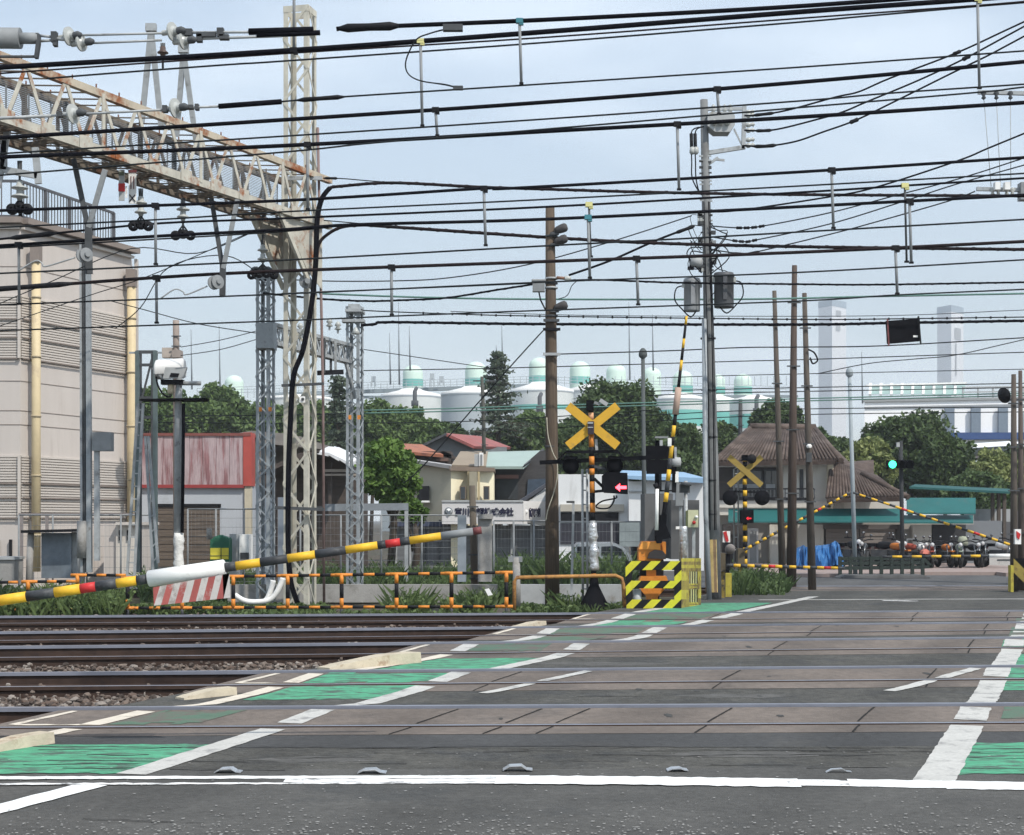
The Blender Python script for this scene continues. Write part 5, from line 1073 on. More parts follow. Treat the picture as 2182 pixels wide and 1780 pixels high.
# ladders
def ladder(name, label, a0, a1, b0, b1, Y, n, mat, cat='ladder'):
    mb = MB(); A0, A1, B0, B1 = [P(*p, Y) for p in (a0, a1, b0, b1)]
    mb.bar(A0, A1, .05, .05, mat); mb.bar(B0, B1, .05, .05, mat)
    for k in range(n): f = (k + .5) / n; mb.bar(A0 + (A1 - A0) * f, B0 + (B1 - B0) * f, .025, .025, mat)
    one(name, mb, label, cat, 'trackside ladders')
ladder('ladder', 'tall tapering steel ladder frame leaning in front of the beige wall', (270, 1240), (294, 860), (286, 1240), (305, 860), 32.4, 14, galv)
ladder('ladder', 'narrow steel ladder frame between the beige wall and the sensor pole', (326, 1215), (310, 930), (337, 1200), (316, 930), 33, 9, bluegrey)
t = thing('cage_mast', 'square dark steel cage mast rising beside the beige building', 'mast', (PX(312, 36), 36, 0)); mb = MB(); Y = 36
for x in (293, 331): mb.bar(P(x, 1220, Y), P(x, 748, Y), .09, .09, M('green_grey_steel', (.10, .13, .13), .2) if x == 293 else bpy.data.materials['green_grey_steel'])
for x in (299, 325): mb.bar(P(x, 1220, Y + .5), P(x, 750, Y + .5), .06, .06, darkgrey)
for y in (750, 778, 848, 890): mb.bar(P(291, y, Y), P(333, y, Y), .06, .06, darkgrey)
mb.bar(P(300, 860, Y), P(326, 756, Y), .04, .04, darkgrey); mb.bar(P(275, 752, Y), P(345, 752, Y), .04, .04, bluegrey); mb.build('frame', t)
# grey lattice masts and the small gantry
def mast(x, yt, xb, yb, w, Y, label, orange_y):
    t = thing('lattice_mast', label, 'lattice mast', (PX(xb, Y), Y, 0), 'grey lattice masts'); mb = MB(); b = P(xb, yb, Y); b.z = -.1; h = PZ(yt, Y) + .1
    lattice(mb, b, S(w, Y), .30, h, 26, .060, bluegrey, .028, rz=R(-14)); mb.build('column', t); mb = MB()
    mb.rect(xb - w / 2 + 1, orange_y, xb - w / 2 + 7, orange_y + 9, Y - .30, .02, orange); mb.rect(xb + w / 2 - 9, orange_y, xb + w / 2 - 2, orange_y + 9, Y - .30, .02, orange); mb.build('band', t)
    return t
m1 = mast(560, 585, 566, 1290, 30, 31.8, 'grey lattice mast with a ring cluster on its head', 868)
mb = MB()
for k in range(6): mb.lathe(P(545 + k * 6.2, 580 + (k % 2) * 7, 31.8), [(.03, -.06), (.10, -.05), (.11, .02), (.06, .06)], M('dark_ring_%d' % k, (.05, .055, .06), .2), 12, axis=(0, -1, .1))
mb.build('ring_cluster', m1); mb = MB(); mb.rect(545, 688, 582, 742, 31.55, .5, bluegrey); mb.build('box_plate', m1)
m2 = mast(752, 655, 756, 1290, 29, 36, 'grey lattice mast with a flat capped head and cable arms', 885)
mb = MB(); mb.rect(742, 648, 766, 660, 35.8, .45, galv); mb.rect(735, 658, 773, 664, 35.7, .6, galv); mb.rect(728, 680, 776, 686, 35.7, .3, galv); mb.build('cap', m2); mb = MB(); mb.lathe(P(758, 712, 35.6), [(.03, .14), (.06, .08), (.10, 0), (.0, -.02)], porcelain, 12); mb.build('insulator', m2)
t = thing('small_gantry', 'short grey truss gantry joining the two lattice masts', 'gantry', P(660, 740, 34)); mb = MB()
A0, A1, B0, B1 = P(575, 696, 32), P(747, 730, 36), P(575, 733, 32), P(747, 768, 36)
A0.z = A1.z = (A0.z + A1.z) / 2; B0.z = B1.z = (B0.z + B1.z) / 2
for dy in (0, .45):
    o = V((0, dy, 0)); mb.bar(A0 + o, A1 + o, .07, .07, galv); mb.bar(B0 + o, B1 + o, .07, .07, galv)
    for k in range(12):
        f, g, h = k / 12, (k + .5) / 12, (k + 1) / 12; L_ = lambda a, b, q: a + (b - a) * q + o
        mb.bar(L_(B0, B1, f), L_(A0, A1, g), .02, .05, galv); mb.bar(L_(A0, A1, g), L_(B0, B1, h), .02, .05, galv)
mb.bar(P(735, 765, 35.8), P(757, 850, 36), .06, .06, galv); mb.bar(P(690, 720, 34.5), P(690, 795, 34.5), .06, .06, darkgrey); mb.bar(P(715, 725, 35), P(715, 795, 35), .05, .05, galv); mb.bar(P(705, 722, 35), P(705, 795, 35), .05, .05, darkgrey); mb.bar(P(678, 795, 34.5), P(730, 793, 35), .07, .10, black); mb.build('truss', t)
for x, y in ((702, 690), (720, 697), (640, 700)):
    m = MB(); m.lathe(P(x, y, 34.6), [(0, .12), (.04, .1), (.07, .03), (.03, 0), (.08, -.05), (0, -.08)], porcelain, 12); m.bar(P(x, y, 34.6), P(x, y + 14, 34.6), .04, .04, lgrey); m.build('insulator', t)
# white track number board
mb = MB(); mb.rect(638, 845, 650, 858, 30.55, .02, white); mb.lathe(P(645, 851, 30.53), [(0, .004), (.03, .0)], darkgrey, 12, axis=(0, -1, 0)); one('number_plate', mb, 'small white plate with a dark spot on the cream gantry column', 'plate')
mb = MB(); mb.tube([P(x, y, 29.9) for x, y in spline([(500, 1268), (520, 1280), (545, 1283), (575, 1278), (592, 1258), (603, 1232)], 5)], .05, white, 10); mb.tube([P(x, y, 30.0) for x, y in spline([(560, 1285), (570, 1275), (578, 1255), (582, 1237)], 4)], .05, white, 10); one('white_conduit', mb, 'white bent conduits emerging behind the orange barrier', 'conduit')
mb = MB(); mb.px([(448, 1150), (456, 1146), (486, 1146), (488, 1150), (488, 1198), (447, 1198)], 32.5, .35, M('dark_green_box', (.02, .10, .06), .2)); mb.px([(452, 1146), (468, 1140), (484, 1146)], 32.5, .3, M('green_lid', (.03, .13, .08), .2)); mb.rect(448, 1168, 470, 1192, 32.48, .02, M('yellow_bin', (.55, .47, .05), .15)); mb.rect(472, 1168, 487, 1192, 32.48, .02, bpy.data.materials['yellow_bin']); mb.rect(448, 1184, 487, 1185, 32.47, .01, darkgrey)
one('grit_box', mb, 'dark green and yellow storage box beside the white panel', 'storage box')
mb = MB(); mb.rect(489, 1138, 510, 1232, 33, .4, lgrey); mb.rect(510, 1139, 532, 1200, 32.95, .4, white); mb.rect(512, 1178, 530, 1192, 32.93, .02, darkgrey); mb.tube([P(446, 1150, 33.4), P(446, 1126, 33.4)], S(6, 33.4), concrete, 12); one('control_cabinet', mb, 'pale control cabinet with a dark slot behind the boom', 'control cabinet')
# steel cabinet with a thin roof between concrete posts
Y = 34.5
t = thing('steel_cabinet', 'dented blue grey steel cabinet under a thin black roof bar', 'cabinet', (PX(124, Y), Y, 0))
mb = MB(); mb.rect(88, 1136, 152, 1232, Y, .5, M('dented_steel', (.17, .20, .23), .3, 2.2, .5, .2, dirt=(.25, .27, .29), damt=.3, dscale=2.5, bump=.6, bscale=3)); mb.rect(152, 1134, 163, 1232, Y + .05, .5, lgrey); mb.build('body', t)
mb = MB(); mb.bar(P(52, 1133, Y - .2), P(183, 1130, Y - .2), .5, .06, black); mb.build('roof', t)
for x in (66, 177):
    mb = MB(); mb.tube([V((PX(x, Y), Y - .2, -.1)), P(x, 1130, Y - .2)], S(7, Y), concrete, 12); mb.build('post', t)
mb = MB(); mb.rect(-60, 1190, 30, 1240, 33.5, .6, concrete); mb.rect(-60, 1187, 31, 1193, 33.45, .7, lgrey); one('concrete_kiosk', mb, 'small pale concrete kiosk at the frame edge', 'kiosk')
# low concrete walls and chain link fences
mb = MB(); mb.rect(485, 1246, 1060, 1284, 31.8, .2, concrete); one('low_wall', mb, 'long low concrete wall behind the orange barrier fence', 'low wall', 'low walls')
mb = MB(); mb.rect(1104, 1246, 1325, 1290, 32.2, .2, lgrey); one('low_wall', mb, 'pale low wall behind the pipe railing and signal foot', 'low wall', 'low walls')
mb = MB(); mb.rect(975, 1098, 993, 1240, 32.6, .3, M('slate_post', (.24, .27, .30), .12, 4)); mb.rect(1018, 1098, 1048, 1240, 32.8, .5, concrete); mb.rect(1020, 1096, 1050, 1106, 32.7, .6, concrete); one('concrete_block', mb, 'pale concrete pillar block behind the stake pole and boom tip', 'concrete pillar', 'dark concrete walls')
def chainlink(x0, x1, yt, yb, Y, label, dx=34, rows=6, vert=True, mat=grey, mesh=8):
    t = thing('mesh_fence', label, 'mesh fence', (PX((x0 + x1) / 2, Y), Y, 0), 'mesh fences'); mb = MB(); n = max(1, round((x1 - x0) / dx))
    for k in range(n + 1):
        x = x0 + (x1 - x0) * k / n; b = P(x, yb, Y); m2 = MB(); m2.tube([V((b.x, Y, -.1)), P(x, yt, Y)], .022, mat, 6); m2.build('post', t)
    for k in range(rows + 1): y = yt + (yb - yt) * k / rows; mb.tube([P(x0, y, Y), P(x1, y, Y)], .0035 if k else .016, mat, 4)
    nv = int((x1 - x0) / mesh)
    if vert:
        for k in range(nv): x = x0 + (x1 - x0) * k / nv; mb.tube([P(x, yt, Y), P(x, yb, Y)], .0016, mat, 3)
    mb.build('wire_mesh', t)
chainlink(40, 330, 1098, 1232, 38, 'thin mesh fence in front of the beige building', 66)
chainlink(400, 640, 1085, 1240, 37, 'tall mesh fence in front of the red banded warehouse', 60, 8)
chainlink(640, 985, 1098, 1236, 38.2, 'tall mesh fence below the leafy tree', 78, 10)
chainlink(1052, 1180, 1110, 1245, 37, 'mesh fence below the white shop sign', 43, 7)
chainlink(1180, 1365, 1112, 1240, 37.5, 'mesh fence with the silver van behind it', 62, 6)
mb = MB(); mb.bar(P(545, 1082, 35), P(690, 1082, 35), .06, .06, darkgrey); one('cable_bar', mb, 'thin dark level bar crossing the cream column at fence height', 'cable bar'); mb = MB(); mb.bar(P(690, 1082, 37), P(870, 1080, 37), .10, .16, M('grey_girder', (.22, .24, .26), .15)); mb.bar(V((PX(866, 37), 37, 0)), P(866, 1080, 37), .08, .08, galv)
one('girder_fence', mb, 'grey girder rail in front of the dark open shed', 'girder')
for x, lab in ((572, 'slate coloured steel upright directly behind the grey ring headed mast'), (600, 'slate coloured steel upright between the grey mast and the cream column')):
    mb = MB(); mb.rect(x - 8, 1060, x + 8, 1245, 34 + x * .001, .2, M('slate_steel', (.20, .23, .27), .12, 4) if x == 572 else bpy.data.materials['slate_steel']); one('steel_upright', mb, lab, 'steel post')
# small white plastic scraps
mb = MB(); mb.px([(1033, 1256), (1042, 1254), (1050, 1268), (1040, 1270)], 29.2, .02, white); one('paper_scrap', mb, 'crumpled white scrap caught at the barrier fence', 'scrap')
# ------------------------------------------------------------------ buildings
beige = M('beige_wall', (.52, .47, .43), .06, .8, .85, dirt=(.45, .40, .36), damt=.24, dscale=.9, bump=.1, stretch=(2.5, 2.5, .25))
beige2 = M('beige_louvre', (.54, .49, .44), .03, 2, .7)
drain = M('yellowed_drainpipe', (.58, .47, .29), .1, 3, .6, dirt=(.42, .33, .22), damt=.3, dscale=1.5)
hood = M('taupe_hood', (.23, .19, .165), .1, 3, .7)
# beige building with louvre bands
C0, C1 = V((PX(43, 45), 45, 0)), V((PX(279, 50), 50, 0)); Lf = V((-26, 45, 0)); Bk = V((C1.x - 3, 64, 0)); Bl = V((-26, 64, 0))
t = thing('beige_building', 'tall beige building with louvre bands and a railed roof', 'building', C0)
zc = lambda y: PZ(y, 45)
mb = MB(); ZT_ = zc(474)
def ring(mb, z0, z1, mat, off=0.0):
    n = V((C1.y - C0.y, -(C1.x - C0.x), 0)).normalized() * off; m = V((0, -off, 0))
    mb.face([Lf + m + V((0, 0, z0)), C0 + m + n * 0 + V((0, 0, z0)), C0 + m + V((0, 0, z1)), Lf + m + V((0, 0, z1))], mat)
    c = C0 + m; e = C1 + n
    mb.face([c + V((0, 0, z0)), e + V((0, 0, z0)), e + V((0, 0, z1)), c + V((0, 0, z1))], mat)
ring(mb, -.3, ZT_, beige); mb.face([C1 + V((0, 0, -.3)), Bk + V((0, 0, -.3)), Bk + V((0, 0, ZT_)), C1 + V((0, 0, ZT_))], beige); mb.face([p + V((0, 0, ZT_)) for p in (Lf, C0, C1, Bk, Bl)], hood)
mb.face([Bk + V((0, 0, -.3)), Bl + V((0, 0, -.3)), Bl + V((0, 0, ZT_)), Bk + V((0, 0, ZT_))], beige)
mb.build('wall', t)
mb = MB()                                                           # panel joints, set a little proud
for y in (568, 812, 875, 905):
    z = zc(y)
    for a, b in ((Lf, C0), (C0, C1)):
        d = (b - a).normalized(); n = V((d.y, -d.x, 0)) * .006; mb.bar(a + n + V((0, 0, z)), b + n + V((0, 0, z)), .012, .018, hood)
mb.build('panel_joint', t)
def louvre(y0, y1, n, breaks):
    mb = MB(); z0, z1 = zc(y1), zc(y0); 
    for a, b in ((Lf, C0), (C0, C1)):
        d = (b - a).normalized(); nrm = V((d.y, -d.x, 0)); ex = .02
        for k in range(n):
            z = z0 + (z1 - z0) * (k + .5) / n; h = (z1 - z0) / n
            mb.bar(a + nrm * .03 + V((0, 0, z)), b + nrm * .03 + V((0, 0, z)), .048, h * .66, beige2)
        for k in breaks:
            z = z0 + (z1 - z0) * k; mb.bar(a + nrm * .09 + V((0, 0, z)), b + nrm * .09 + V((0, 0, z)), .03, .035, hood)
    mb.bar(C0 + V((.0, -.09, z0)), C0 + V((.0, -.09, z1)), .07, .07, beige2)
    mb.build('louvre_band', t)
louvre(629, 764, 24, (0, .33, .62)); louvre(970, 1104, 23, (0, .32, .55))
mb = MB()                                                           # cornice
for a, b in ((Lf, C0), (C0, C1)):
    d = (b - a).normalized(); n = V((d.y, -d.x, 0)); mb.bar(a + n * .12 + V((0, 0, ZT_ + .03)), b + n * .12 + d * .1 + V((0, 0, ZT_ + .03)), .3, .16, hood); mb.bar(a + n * .06 + V((0, 0, ZT_ - .16)), b + n * .06 + V((0, 0, ZT_ - .16)), .13, .08, beige2)
mb.build('cornice', t)
mb = MB(); rl = M('railing_steel', (.10, .10, .105), .15, 5, .5, .3); hz = zc(383) - ZT_
for a, b, n in ((Lf, C0 + V((-.05, .2, 0)), 48), (C0 + V((-.05, .2, 0)), C1 + V((-.5, -.1, 0)), 32)):
    for k in range(n + 1):
        p = a + (b - a) * k / n; mb.bar(p + V((0, 0, ZT_ + .15)), p + V((0, 0, ZT_ + hz)), .025 if k % 8 else .09, .025 if k % 8 else .09, rl)
    for z in (.2, hz): mb.bar(a + V((0, 0, ZT_ + z)), b + V((0, 0, ZT_ + z)), .06, .07, rl)
mb.build('roof_railing', t)
def pipe(x, Yp, y0, y1, yh):
    mb = MB(); p = P(x, y0, Yp); q = V((p.x, p.y, .2)); mb.tube([q, p], S(9.5, Yp), drain, 14)
    for k in range(5): z = q.z + (p.z - q.z) * (k + .6) / 5.2; mb.tube([V((p.x, p.y, z)), V((p.x, p.y, z + .05))], S(11, Yp), M('pipe_collar', (.40, .33, .22), .1) if 'pipe_collar' not in bpy.data.materials else bpy.data.materials['pipe_collar'], 14)
    mb.box(P(x, (y0 + yh) / 2, Yp), (S(20, Yp), .3, S(y0 - yh, Yp)), hood); mb.build('drainpipe', t)
pipe(77, 45.2, 560, 1150, 520); pipe(280, 49.6, 612, 1130, 575); mb = MB(); mb.rect(286, 552, 292, 1100, 50.1, .2, beige); mb.build('edge_trim', t)
mb = MB(); mb.rect(221, 1117, 300, 1228, 46.2, 2.2, beige); mb.rect(246, 1113, 300, 1119, 45.9, 2.4, beige2); mb.rect(247, 1119, 297, 1228, 46.1, .1, M('pale_door_paint', (.55, .50, .44), .08, 2, .7)); an = mb.build('annex', t)
mb = MB()
for x in (253, 270): mb.rect(x, 1130, x + 6, 1152, 46.05, .06, black)
mb.build('window', an)
mb = MB()
for x in (-8, 19): mb.rect(x, 1150, x + 5, 1190, 44.9, .1, black)
mb.build('door_gap', t)
t2 = thing('handrail', 'thin railing standing along the foot of the beige building', 'handrail', P(120, 1150, 43)); mb = MB()
for x in (46, 100, 178): mb.bar(V((PX(x, 43), 43, -.1)), P(x, 1094, 43), .07, .07, M('brown_rail', (.22, .19, .18), .1) if x == 46 else bpy.data.materials['brown_rail'])
mb.bar(P(40, 1096, 43), P(290, 1096, 43), .06, .06, bpy.data.materials['brown_rail']); mb.build('rail', t2)

# red banded warehouse
Y = 58
t = thing('warehouse', 'low warehouse with a faded red metal band above a pale grey wall', 'warehouse', (PX(410, Y), Y, 0))
redband = M('faded_red_metal', (.235, .115, .12), .25, 3, .65, dirt=(.42, .33, .34), damt=.68, dscale=1.3, stretch=(3.5, 1, .3), grain=.2, gscale=6)
palegrey = M('pale_blue_grey_wall', (.46, .49, .53), .06, .7, .8, dirt=(.38, .40, .42), damt=.3, dscale=.8)
mb = MB(); mb.rect(288, 1030, 535, 1235, Y, 9, palegrey); mb.build('wall', t)
mb = MB(); 
for k in range(8):
    x0, x1 = 290 + k * 28.5, 290 + (k + 1) * 28.5 - .6; mb.rect(x0, 928, x1, 1034, Y - .12 - .012 * (k % 2), .4, redband)
mb.rect(518, 922, 536, 1036, Y - .16, .8, M('bright_red_metal', (.40, .075, .06), .12, 2, .6)); mb.rect(288, 1033, 520, 1040, Y - .15, .14, M('red_trim', (.30, .05, .05), .1)); mb.rect(288, 923, 534, 929, Y - .18, 9, M('red_brown_roof', (.20, .07, .06), .2, 2)); mb.build('fascia', t)
mb = MB(); sh = M('brown_shutter', (.13, .105, .085), .3, 2.5, .75, dirt=(.2, .17, .14), damt=.3, dscale=2, stretch=(.6, 1, 4))
for k in range(16): mb.rect(337, 1080 + k * 8, 468, 1087.5 + k * 8, Y - .06 - .02 * (k % 2), .05, sh)
mb.rect(335, 1074, 470, 1081, Y - .1, .1, black); mb.build('shutter', t)
mb = MB(); mb.rect(521, 1036, 535, 1235, Y - .1, .3, M('cream_pillar', (.52, .47, .36), .1)); mb.build('pillar', t)
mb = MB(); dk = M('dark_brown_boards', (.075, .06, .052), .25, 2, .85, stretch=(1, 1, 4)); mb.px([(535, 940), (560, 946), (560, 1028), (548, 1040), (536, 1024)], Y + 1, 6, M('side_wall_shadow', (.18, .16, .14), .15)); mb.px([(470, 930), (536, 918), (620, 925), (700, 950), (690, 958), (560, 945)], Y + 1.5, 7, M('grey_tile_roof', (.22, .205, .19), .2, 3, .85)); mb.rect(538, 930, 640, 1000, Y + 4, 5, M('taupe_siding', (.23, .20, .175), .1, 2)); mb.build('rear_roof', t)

# dark open shed
Y = 50
t = thing('open_shed', 'dark timber shed with a white arched eave behind the gantry column', 'shed', (PX(640, Y), Y, 0))
mb = MB(); mb.px([(556, 1240), (556, 1010), (600, 985), (640, 965), (700, 960), (745, 985), (760, 1010), (760, 1240)], Y + 1.6, 4, dk)
mb.px([(590, 1240), (590, 1060), (612, 1060), (612, 1240)], Y, .3, dk); mb.rect(700, 985, 706, 1240, Y, .2, dk); mb.build('wall', t)
mb = MB()
pts = [(676, 963), (700, 965), (722, 975), (748, 988)]
for (a, b), (c, d) in zip(pts[:-1], pts[1:]): mb.prism([P(a, b, Y - .6), P(c, d, Y - .6), P(c, d + 8, Y - .6), P(a, b + 5, Y - .6)], (0, 3, .3), M('white_sheet', (.62, .62, .62), .1) if 'white_sheet' not in bpy.data.materials else bpy.data.materials['white_sheet'])
mb.px([(560, 1000), (620, 975), (680, 960), (680, 966), (620, 984), (560, 1012)], Y - .6, 3, dk); mb.build('roof', t)
mb = MB(); mb.rect(690, 1000, 750, 1006, Y - .2, .2, M('pale_boards', (.30, .26, .22), .2)); mb.rect(690, 1010, 760, 1014, Y - .25, .2, bpy.data.materials['pale_boards']); mb.build('shelf', t)

# cream two storey office with the white shop sign
Y = 56
t = thing('cream_office', 'cream two storey building with a pale band of signs above dark shutters', 'building', (PX(1000, Y), Y, 0))
shaded_cream = M('shaded_cream_wall', (.48, .455, .36), .06, .6, .85, dirt=(.40, .38, .30), damt=.3, dscale=.7); crm = M('sunlit_cream_wall', (.80, .73, .53), .06, .6, .85, dirt=(.66, .59, .42), damt=.25, dscale=1)  # sun and shade painted in: darker cream for the face turned away
def slant(x): return Y + (960 - x) / 130 * 2.0
mb = MB(); mb.prism([P(830, 1112, slant(830)), P(961, 1112, Y), P(961, 996, Y), P(830, 990, slant(830))], (0, .3, 0), shaded_cream)
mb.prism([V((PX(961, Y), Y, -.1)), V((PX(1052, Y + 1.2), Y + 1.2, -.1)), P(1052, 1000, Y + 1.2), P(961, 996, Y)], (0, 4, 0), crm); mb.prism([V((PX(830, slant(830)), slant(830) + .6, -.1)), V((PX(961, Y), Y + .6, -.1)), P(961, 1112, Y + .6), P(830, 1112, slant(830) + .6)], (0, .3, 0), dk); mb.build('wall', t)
mb = MB(); mb.prism([P(872, 985, slant(872) - .4), P(961, 1000, Y - .3), P(961, 992, Y - .3), P(872, 979, slant(872) - .4)], (0, .6, .05), M('flat_roof_edge', (.38, .37, .36), .1)); mb.prism([P(958, 1003, Y - .3), P(1054, 1005, Y + .8), P(1054, 997, Y + .8), P(958, 994, Y - .3)], (0, 4.5, 0), M('brown_roof_edge', (.17, .13, .10), .1)); mb.build('roof', t)
def bay(x0, x1, mat, dy, y0=1005, y1=1072): mb.rect(x0, y0, x1, y1, Y + dy, .5, mat)
mb = MB(); bay(996, 1000, M('bay_shadow', (.42, .34, .2), .1), -.1); bay(1000, 1016, M('bay_dark_cream', (.30, .27, .2), .1), -.2); bay(1018, 1022, bpy.data.materials['bay_shadow'], -.1); mb.build('drainpipe', t)  # narrow strips here are bay shade painted as colour, not pipe
for x0, x1, y0, y1, dy in ((980, 993, 1036, 1064, -.1), (1030, 1043, 1036, 1065, .4)):
    mb = MB(); mb.rect(x0, y0, x1, y1, Y + dy, .2, M('brown_frame', (.18, .14, .1), .1) if 'brown_frame' not in bpy.data.materials else bpy.data.materials['brown_frame']); w = mb.build('window', t); mb = MB(); mb.rect(x0 + 2, y0 + 2, x1 - 2, y1 - 1, Y + dy - .02, .02, glassdark); mb.build('pane', w)
mb = MB(); mb.rect(889, 1036, 914, 1067, Y + .5, .3, black); mb.rect(888, 1067, 915, 1071, Y + .4, .3, white); mb.build('window', t)
mb = MB(); mb.rect(830, 1120, 1300, 1235, Y + .2, .3, M('shop_shutter', (.14, .145, .15), .2, 1.5, .7, stretch=(1, 1, 6)))
for x in (842, 872, 905, 935, 1052, 1088, 1130, 1165): mb.rect(x, 1108, x + 4, 1235, Y + .1, .1, darkgrey if x % 2 else lgrey)
mb.rect(950, 1110, 1166, 1114, Y - .3, .4, M('sign_soffit', (.28, .27, .26), .1)); mb.rect(830, 1112, 942, 1122, Y - .1, .3, M('navy_awning', (.05, .06, .10), .2)); mb.build('shopfront', t)
ts = thing('shop_sign', 'long pale shop sign with a round emblem and dark blue writing', 'shop sign', P(1050, 1095, Y - .7))
sgn = M('sign_board', (.60, .58, .57), .05, .8, .6, dirt=(.50, .485, .475), damt=.25, dscale=1.2)
mb = MB(); mb.rect(942, 1068, 1114, 1117, Y - .7, .5, sgn)
def qf(x, y): f = (x - 1114) / 50; return P(x, y, Y - .7 + f * 2.2)
mb.prism([qf(1115, 1116), qf(1164, 1121), qf(1164, 1069), qf(1115, 1068)], (.05, .3, 0), M('sign_board_side', (.74, .72, .70), .05, .8, .6)); mb.rect(941, 1066, 1115, 1070, Y - .74, .6, lgrey); mb.build('board', ts)
navy = M('navy_lettering', (.010, .010, .035), .1, 9, .6)
def text(txt, size, loc, name, parent, mat, sx=1.0, rz=0.0, bold=.012):
    cu = bpy.data.curves.new(name, 'FONT'); cu.body = txt; cu.size = size; cu.extrude = .012; cu.offset = bold
    o = bpy.data.objects.new(name, cu); COL.objects.link(o); o.rotation_euler = (R(90), 0, rz); o.scale = (sx, 1, 1); o.location = loc
    bpy.context.view_layer.update(); dg = bpy.context.evaluated_depsgraph_get(); me = bpy.data.meshes.new_from_object(o.evaluated_get(dg)); mw = o.matrix_world.copy(); bpy.data.objects.remove(o)
    off = ROOT.get(parent); me.transform(Matrix.Translation(-off) @ mw); me.materials.clear(); me.materials.append(mat)
    r = bpy.data.objects.new(name, me); COL.objects.link(r); r.parent = parent; ROOT[r] = off; return r
text('富川空調株式会社', S(17.4, Y - .7), P(969, 1097.5, Y - .72), 'lettering', ts, navy, sx=.90)
text('富川空調', S(20, Y - .7), qf(1127, 1100) + V((0, -.04, 0)), 'lettering', ts, navy, sx=.40, rz=R(38))
mb = MB(); c = P(956, 1090, Y - .71); r = S(8.5, Y); mb.lathe(c, [(0, .03), (r * .72, .03), (r * .72, .015)], white, 20, axis=(0, -1, 0)); mb.lathe(c, [(r * .72, .02), (r, .02), (r, 0)], M('emblem_grey', (.13, .15, .17), .1), 20, axis=(0, -1, 0))
mb.px([(951.5, 1086), (956, 1090), (960.5, 1086), (961, 1092), (958, 1097), (956, 1099), (954, 1097), (951, 1092)], Y - .76, .02, bpy.data.materials['emblem_grey']); c2 = qf(1121, 1091); mb.lathe(c2 + V((0, -.03, 0)), [(0, .02), (r * .55, .02), (r * .55, 0)], white, 16, axis=(-.6, -1, 0)); mb.build('emblem', ts)

# houses behind
tile = M('brown_roof_tile', (.078, .056, .046), .30, 1.6, .8, dirt=(.13, .098, .082), damt=.42, dscale=1.6, bump=.1, bscale=6, grain=.12, gscale=4)
redroof = M('red_roof_sheet', (.31, .10, .09), .14, 1.2, .65, dirt=(.23, .11, .10), damt=.42, dscale=1.4); rustroof = M('rust_roof_sheet', (.36, .14, .08), .2, 1.5, .7, dirt=(.24, .10, .07), damt=.4, dscale=1.5)
Y = 72
t = thing('red_roof_house', 'grey gabled house with a long red sheet roof', 'house', (PX(980, Y), Y, 0))
mb = MB(); mb.px([(904, 990), (904, 946), (952, 925), (1010, 955), (1010, 990)], Y, 1, M('slate_wall', (.17, .18, .185), .1, 2)); mb.prism([P(1008, 990, Y), P(1080, 985, Y + 4), P(1080, 953, Y + 4), P(1008, 952, Y)], (0, .5, 0), bpy.data.materials['slate_wall']); mb.build('wall', t)
mb = MB(); mb.slab([P(950, 923, Y - .5), P(1012, 951, Y - .5), P(1089, 953, Y + 5), P(1028, 930, Y + 7)], .12, redroof); mb.prism([P(898, 948, Y - .5), P(951, 922, Y - .5), P(952, 927, Y - .5), P(900, 953, Y - .5)], (0, 3, 0), darkgrey); mb.build('roof', t)
Y = 66
t = thing('rust_roof_house', 'low dark house with a rust coloured roof by the leafy tree', 'house', (PX(905, Y), Y, 0))
mb = MB(); mb.rect(868, 962, 962, 1010, Y, 2, dk); mb.rect(930, 977, 955, 983, Y - .2, .2, M('brown_trim', (.16, .10, .08), .1)); mb.build('wall', t); mb = MB(); mb.slab([P(840, 960, Y - .5), P(945, 969, Y - .5), P(899, 947, Y + 3), P(845, 945, Y + 3)], .12, rustroof); mb.px([(935, 966), (945, 961), (970, 973), (972, 980), (940, 972)], Y, 1, dk); mb.build('roof', t)
Y = 60
t = thing('green_roof_house', 'dark timber house under a pale green and tan roof beside the brown pole', 'house', (PX(1100, Y), Y, 0))
mb = MB(); mb.px([(975, 1070), (975, 990), (1112, 994), (1150, 962), (1162, 960), (1185, 978), (1185, 1070)], Y + .4, 4, M('charcoal_boards', (.050, .047, .047), .25, 2, .8, stretch=(1, 1, 5))); mb.rect(1055, 1012, 1105, 1020, Y + .1, .3, M('rust_trim', (.16, .09, .08), .1)); mb.rect(1058, 1022, 1104, 1064, Y + .3, .1, M('dark_slate', (.035, .04, .045), .2)); mb.px([(1122, 1064), (1165, 1038), (1165, 1020), (1125, 1022)], Y + .3, .1, M('dim_blue', (.05, .07, .10), .2)); mb.build('wall', t)
mb = MB(); mb.slab([P(1036, 994, Y - .6), P(1115, 994, Y - .6), P(1155, 960, Y + 2.6), P(1040, 963, Y + 2.6)], .1, M('pale_green_roof', (.33, .41, .37), .06, 1, .6)); mb.slab([P(962, 991, Y - .6), P(1036, 993, Y - .6), P(1040, 962, Y + 2.6), P(981, 962, Y + 2.6)], .1, M('tan_roof', (.28, .225, .165), .08, 1, .7)); mb.prism([P(1113, 996, Y - .65), P(1117, 990, Y - .65), P(1156, 956, Y + 2.6), P(1158, 962, Y + 2.6)], (.05, .1, 0), darkgrey); mb.build('roof', t)
mb = MB(); mb.rect(1011, 968, 1022, 994, Y - 1, .5, lgrey); mb.rect(1021, 965, 1030, 993, Y - 1.05, .1, white); mb.rect(1024, 969, 1028, 992, Y - 1.08, .04, grey); mb.build('air_conditioner', t)
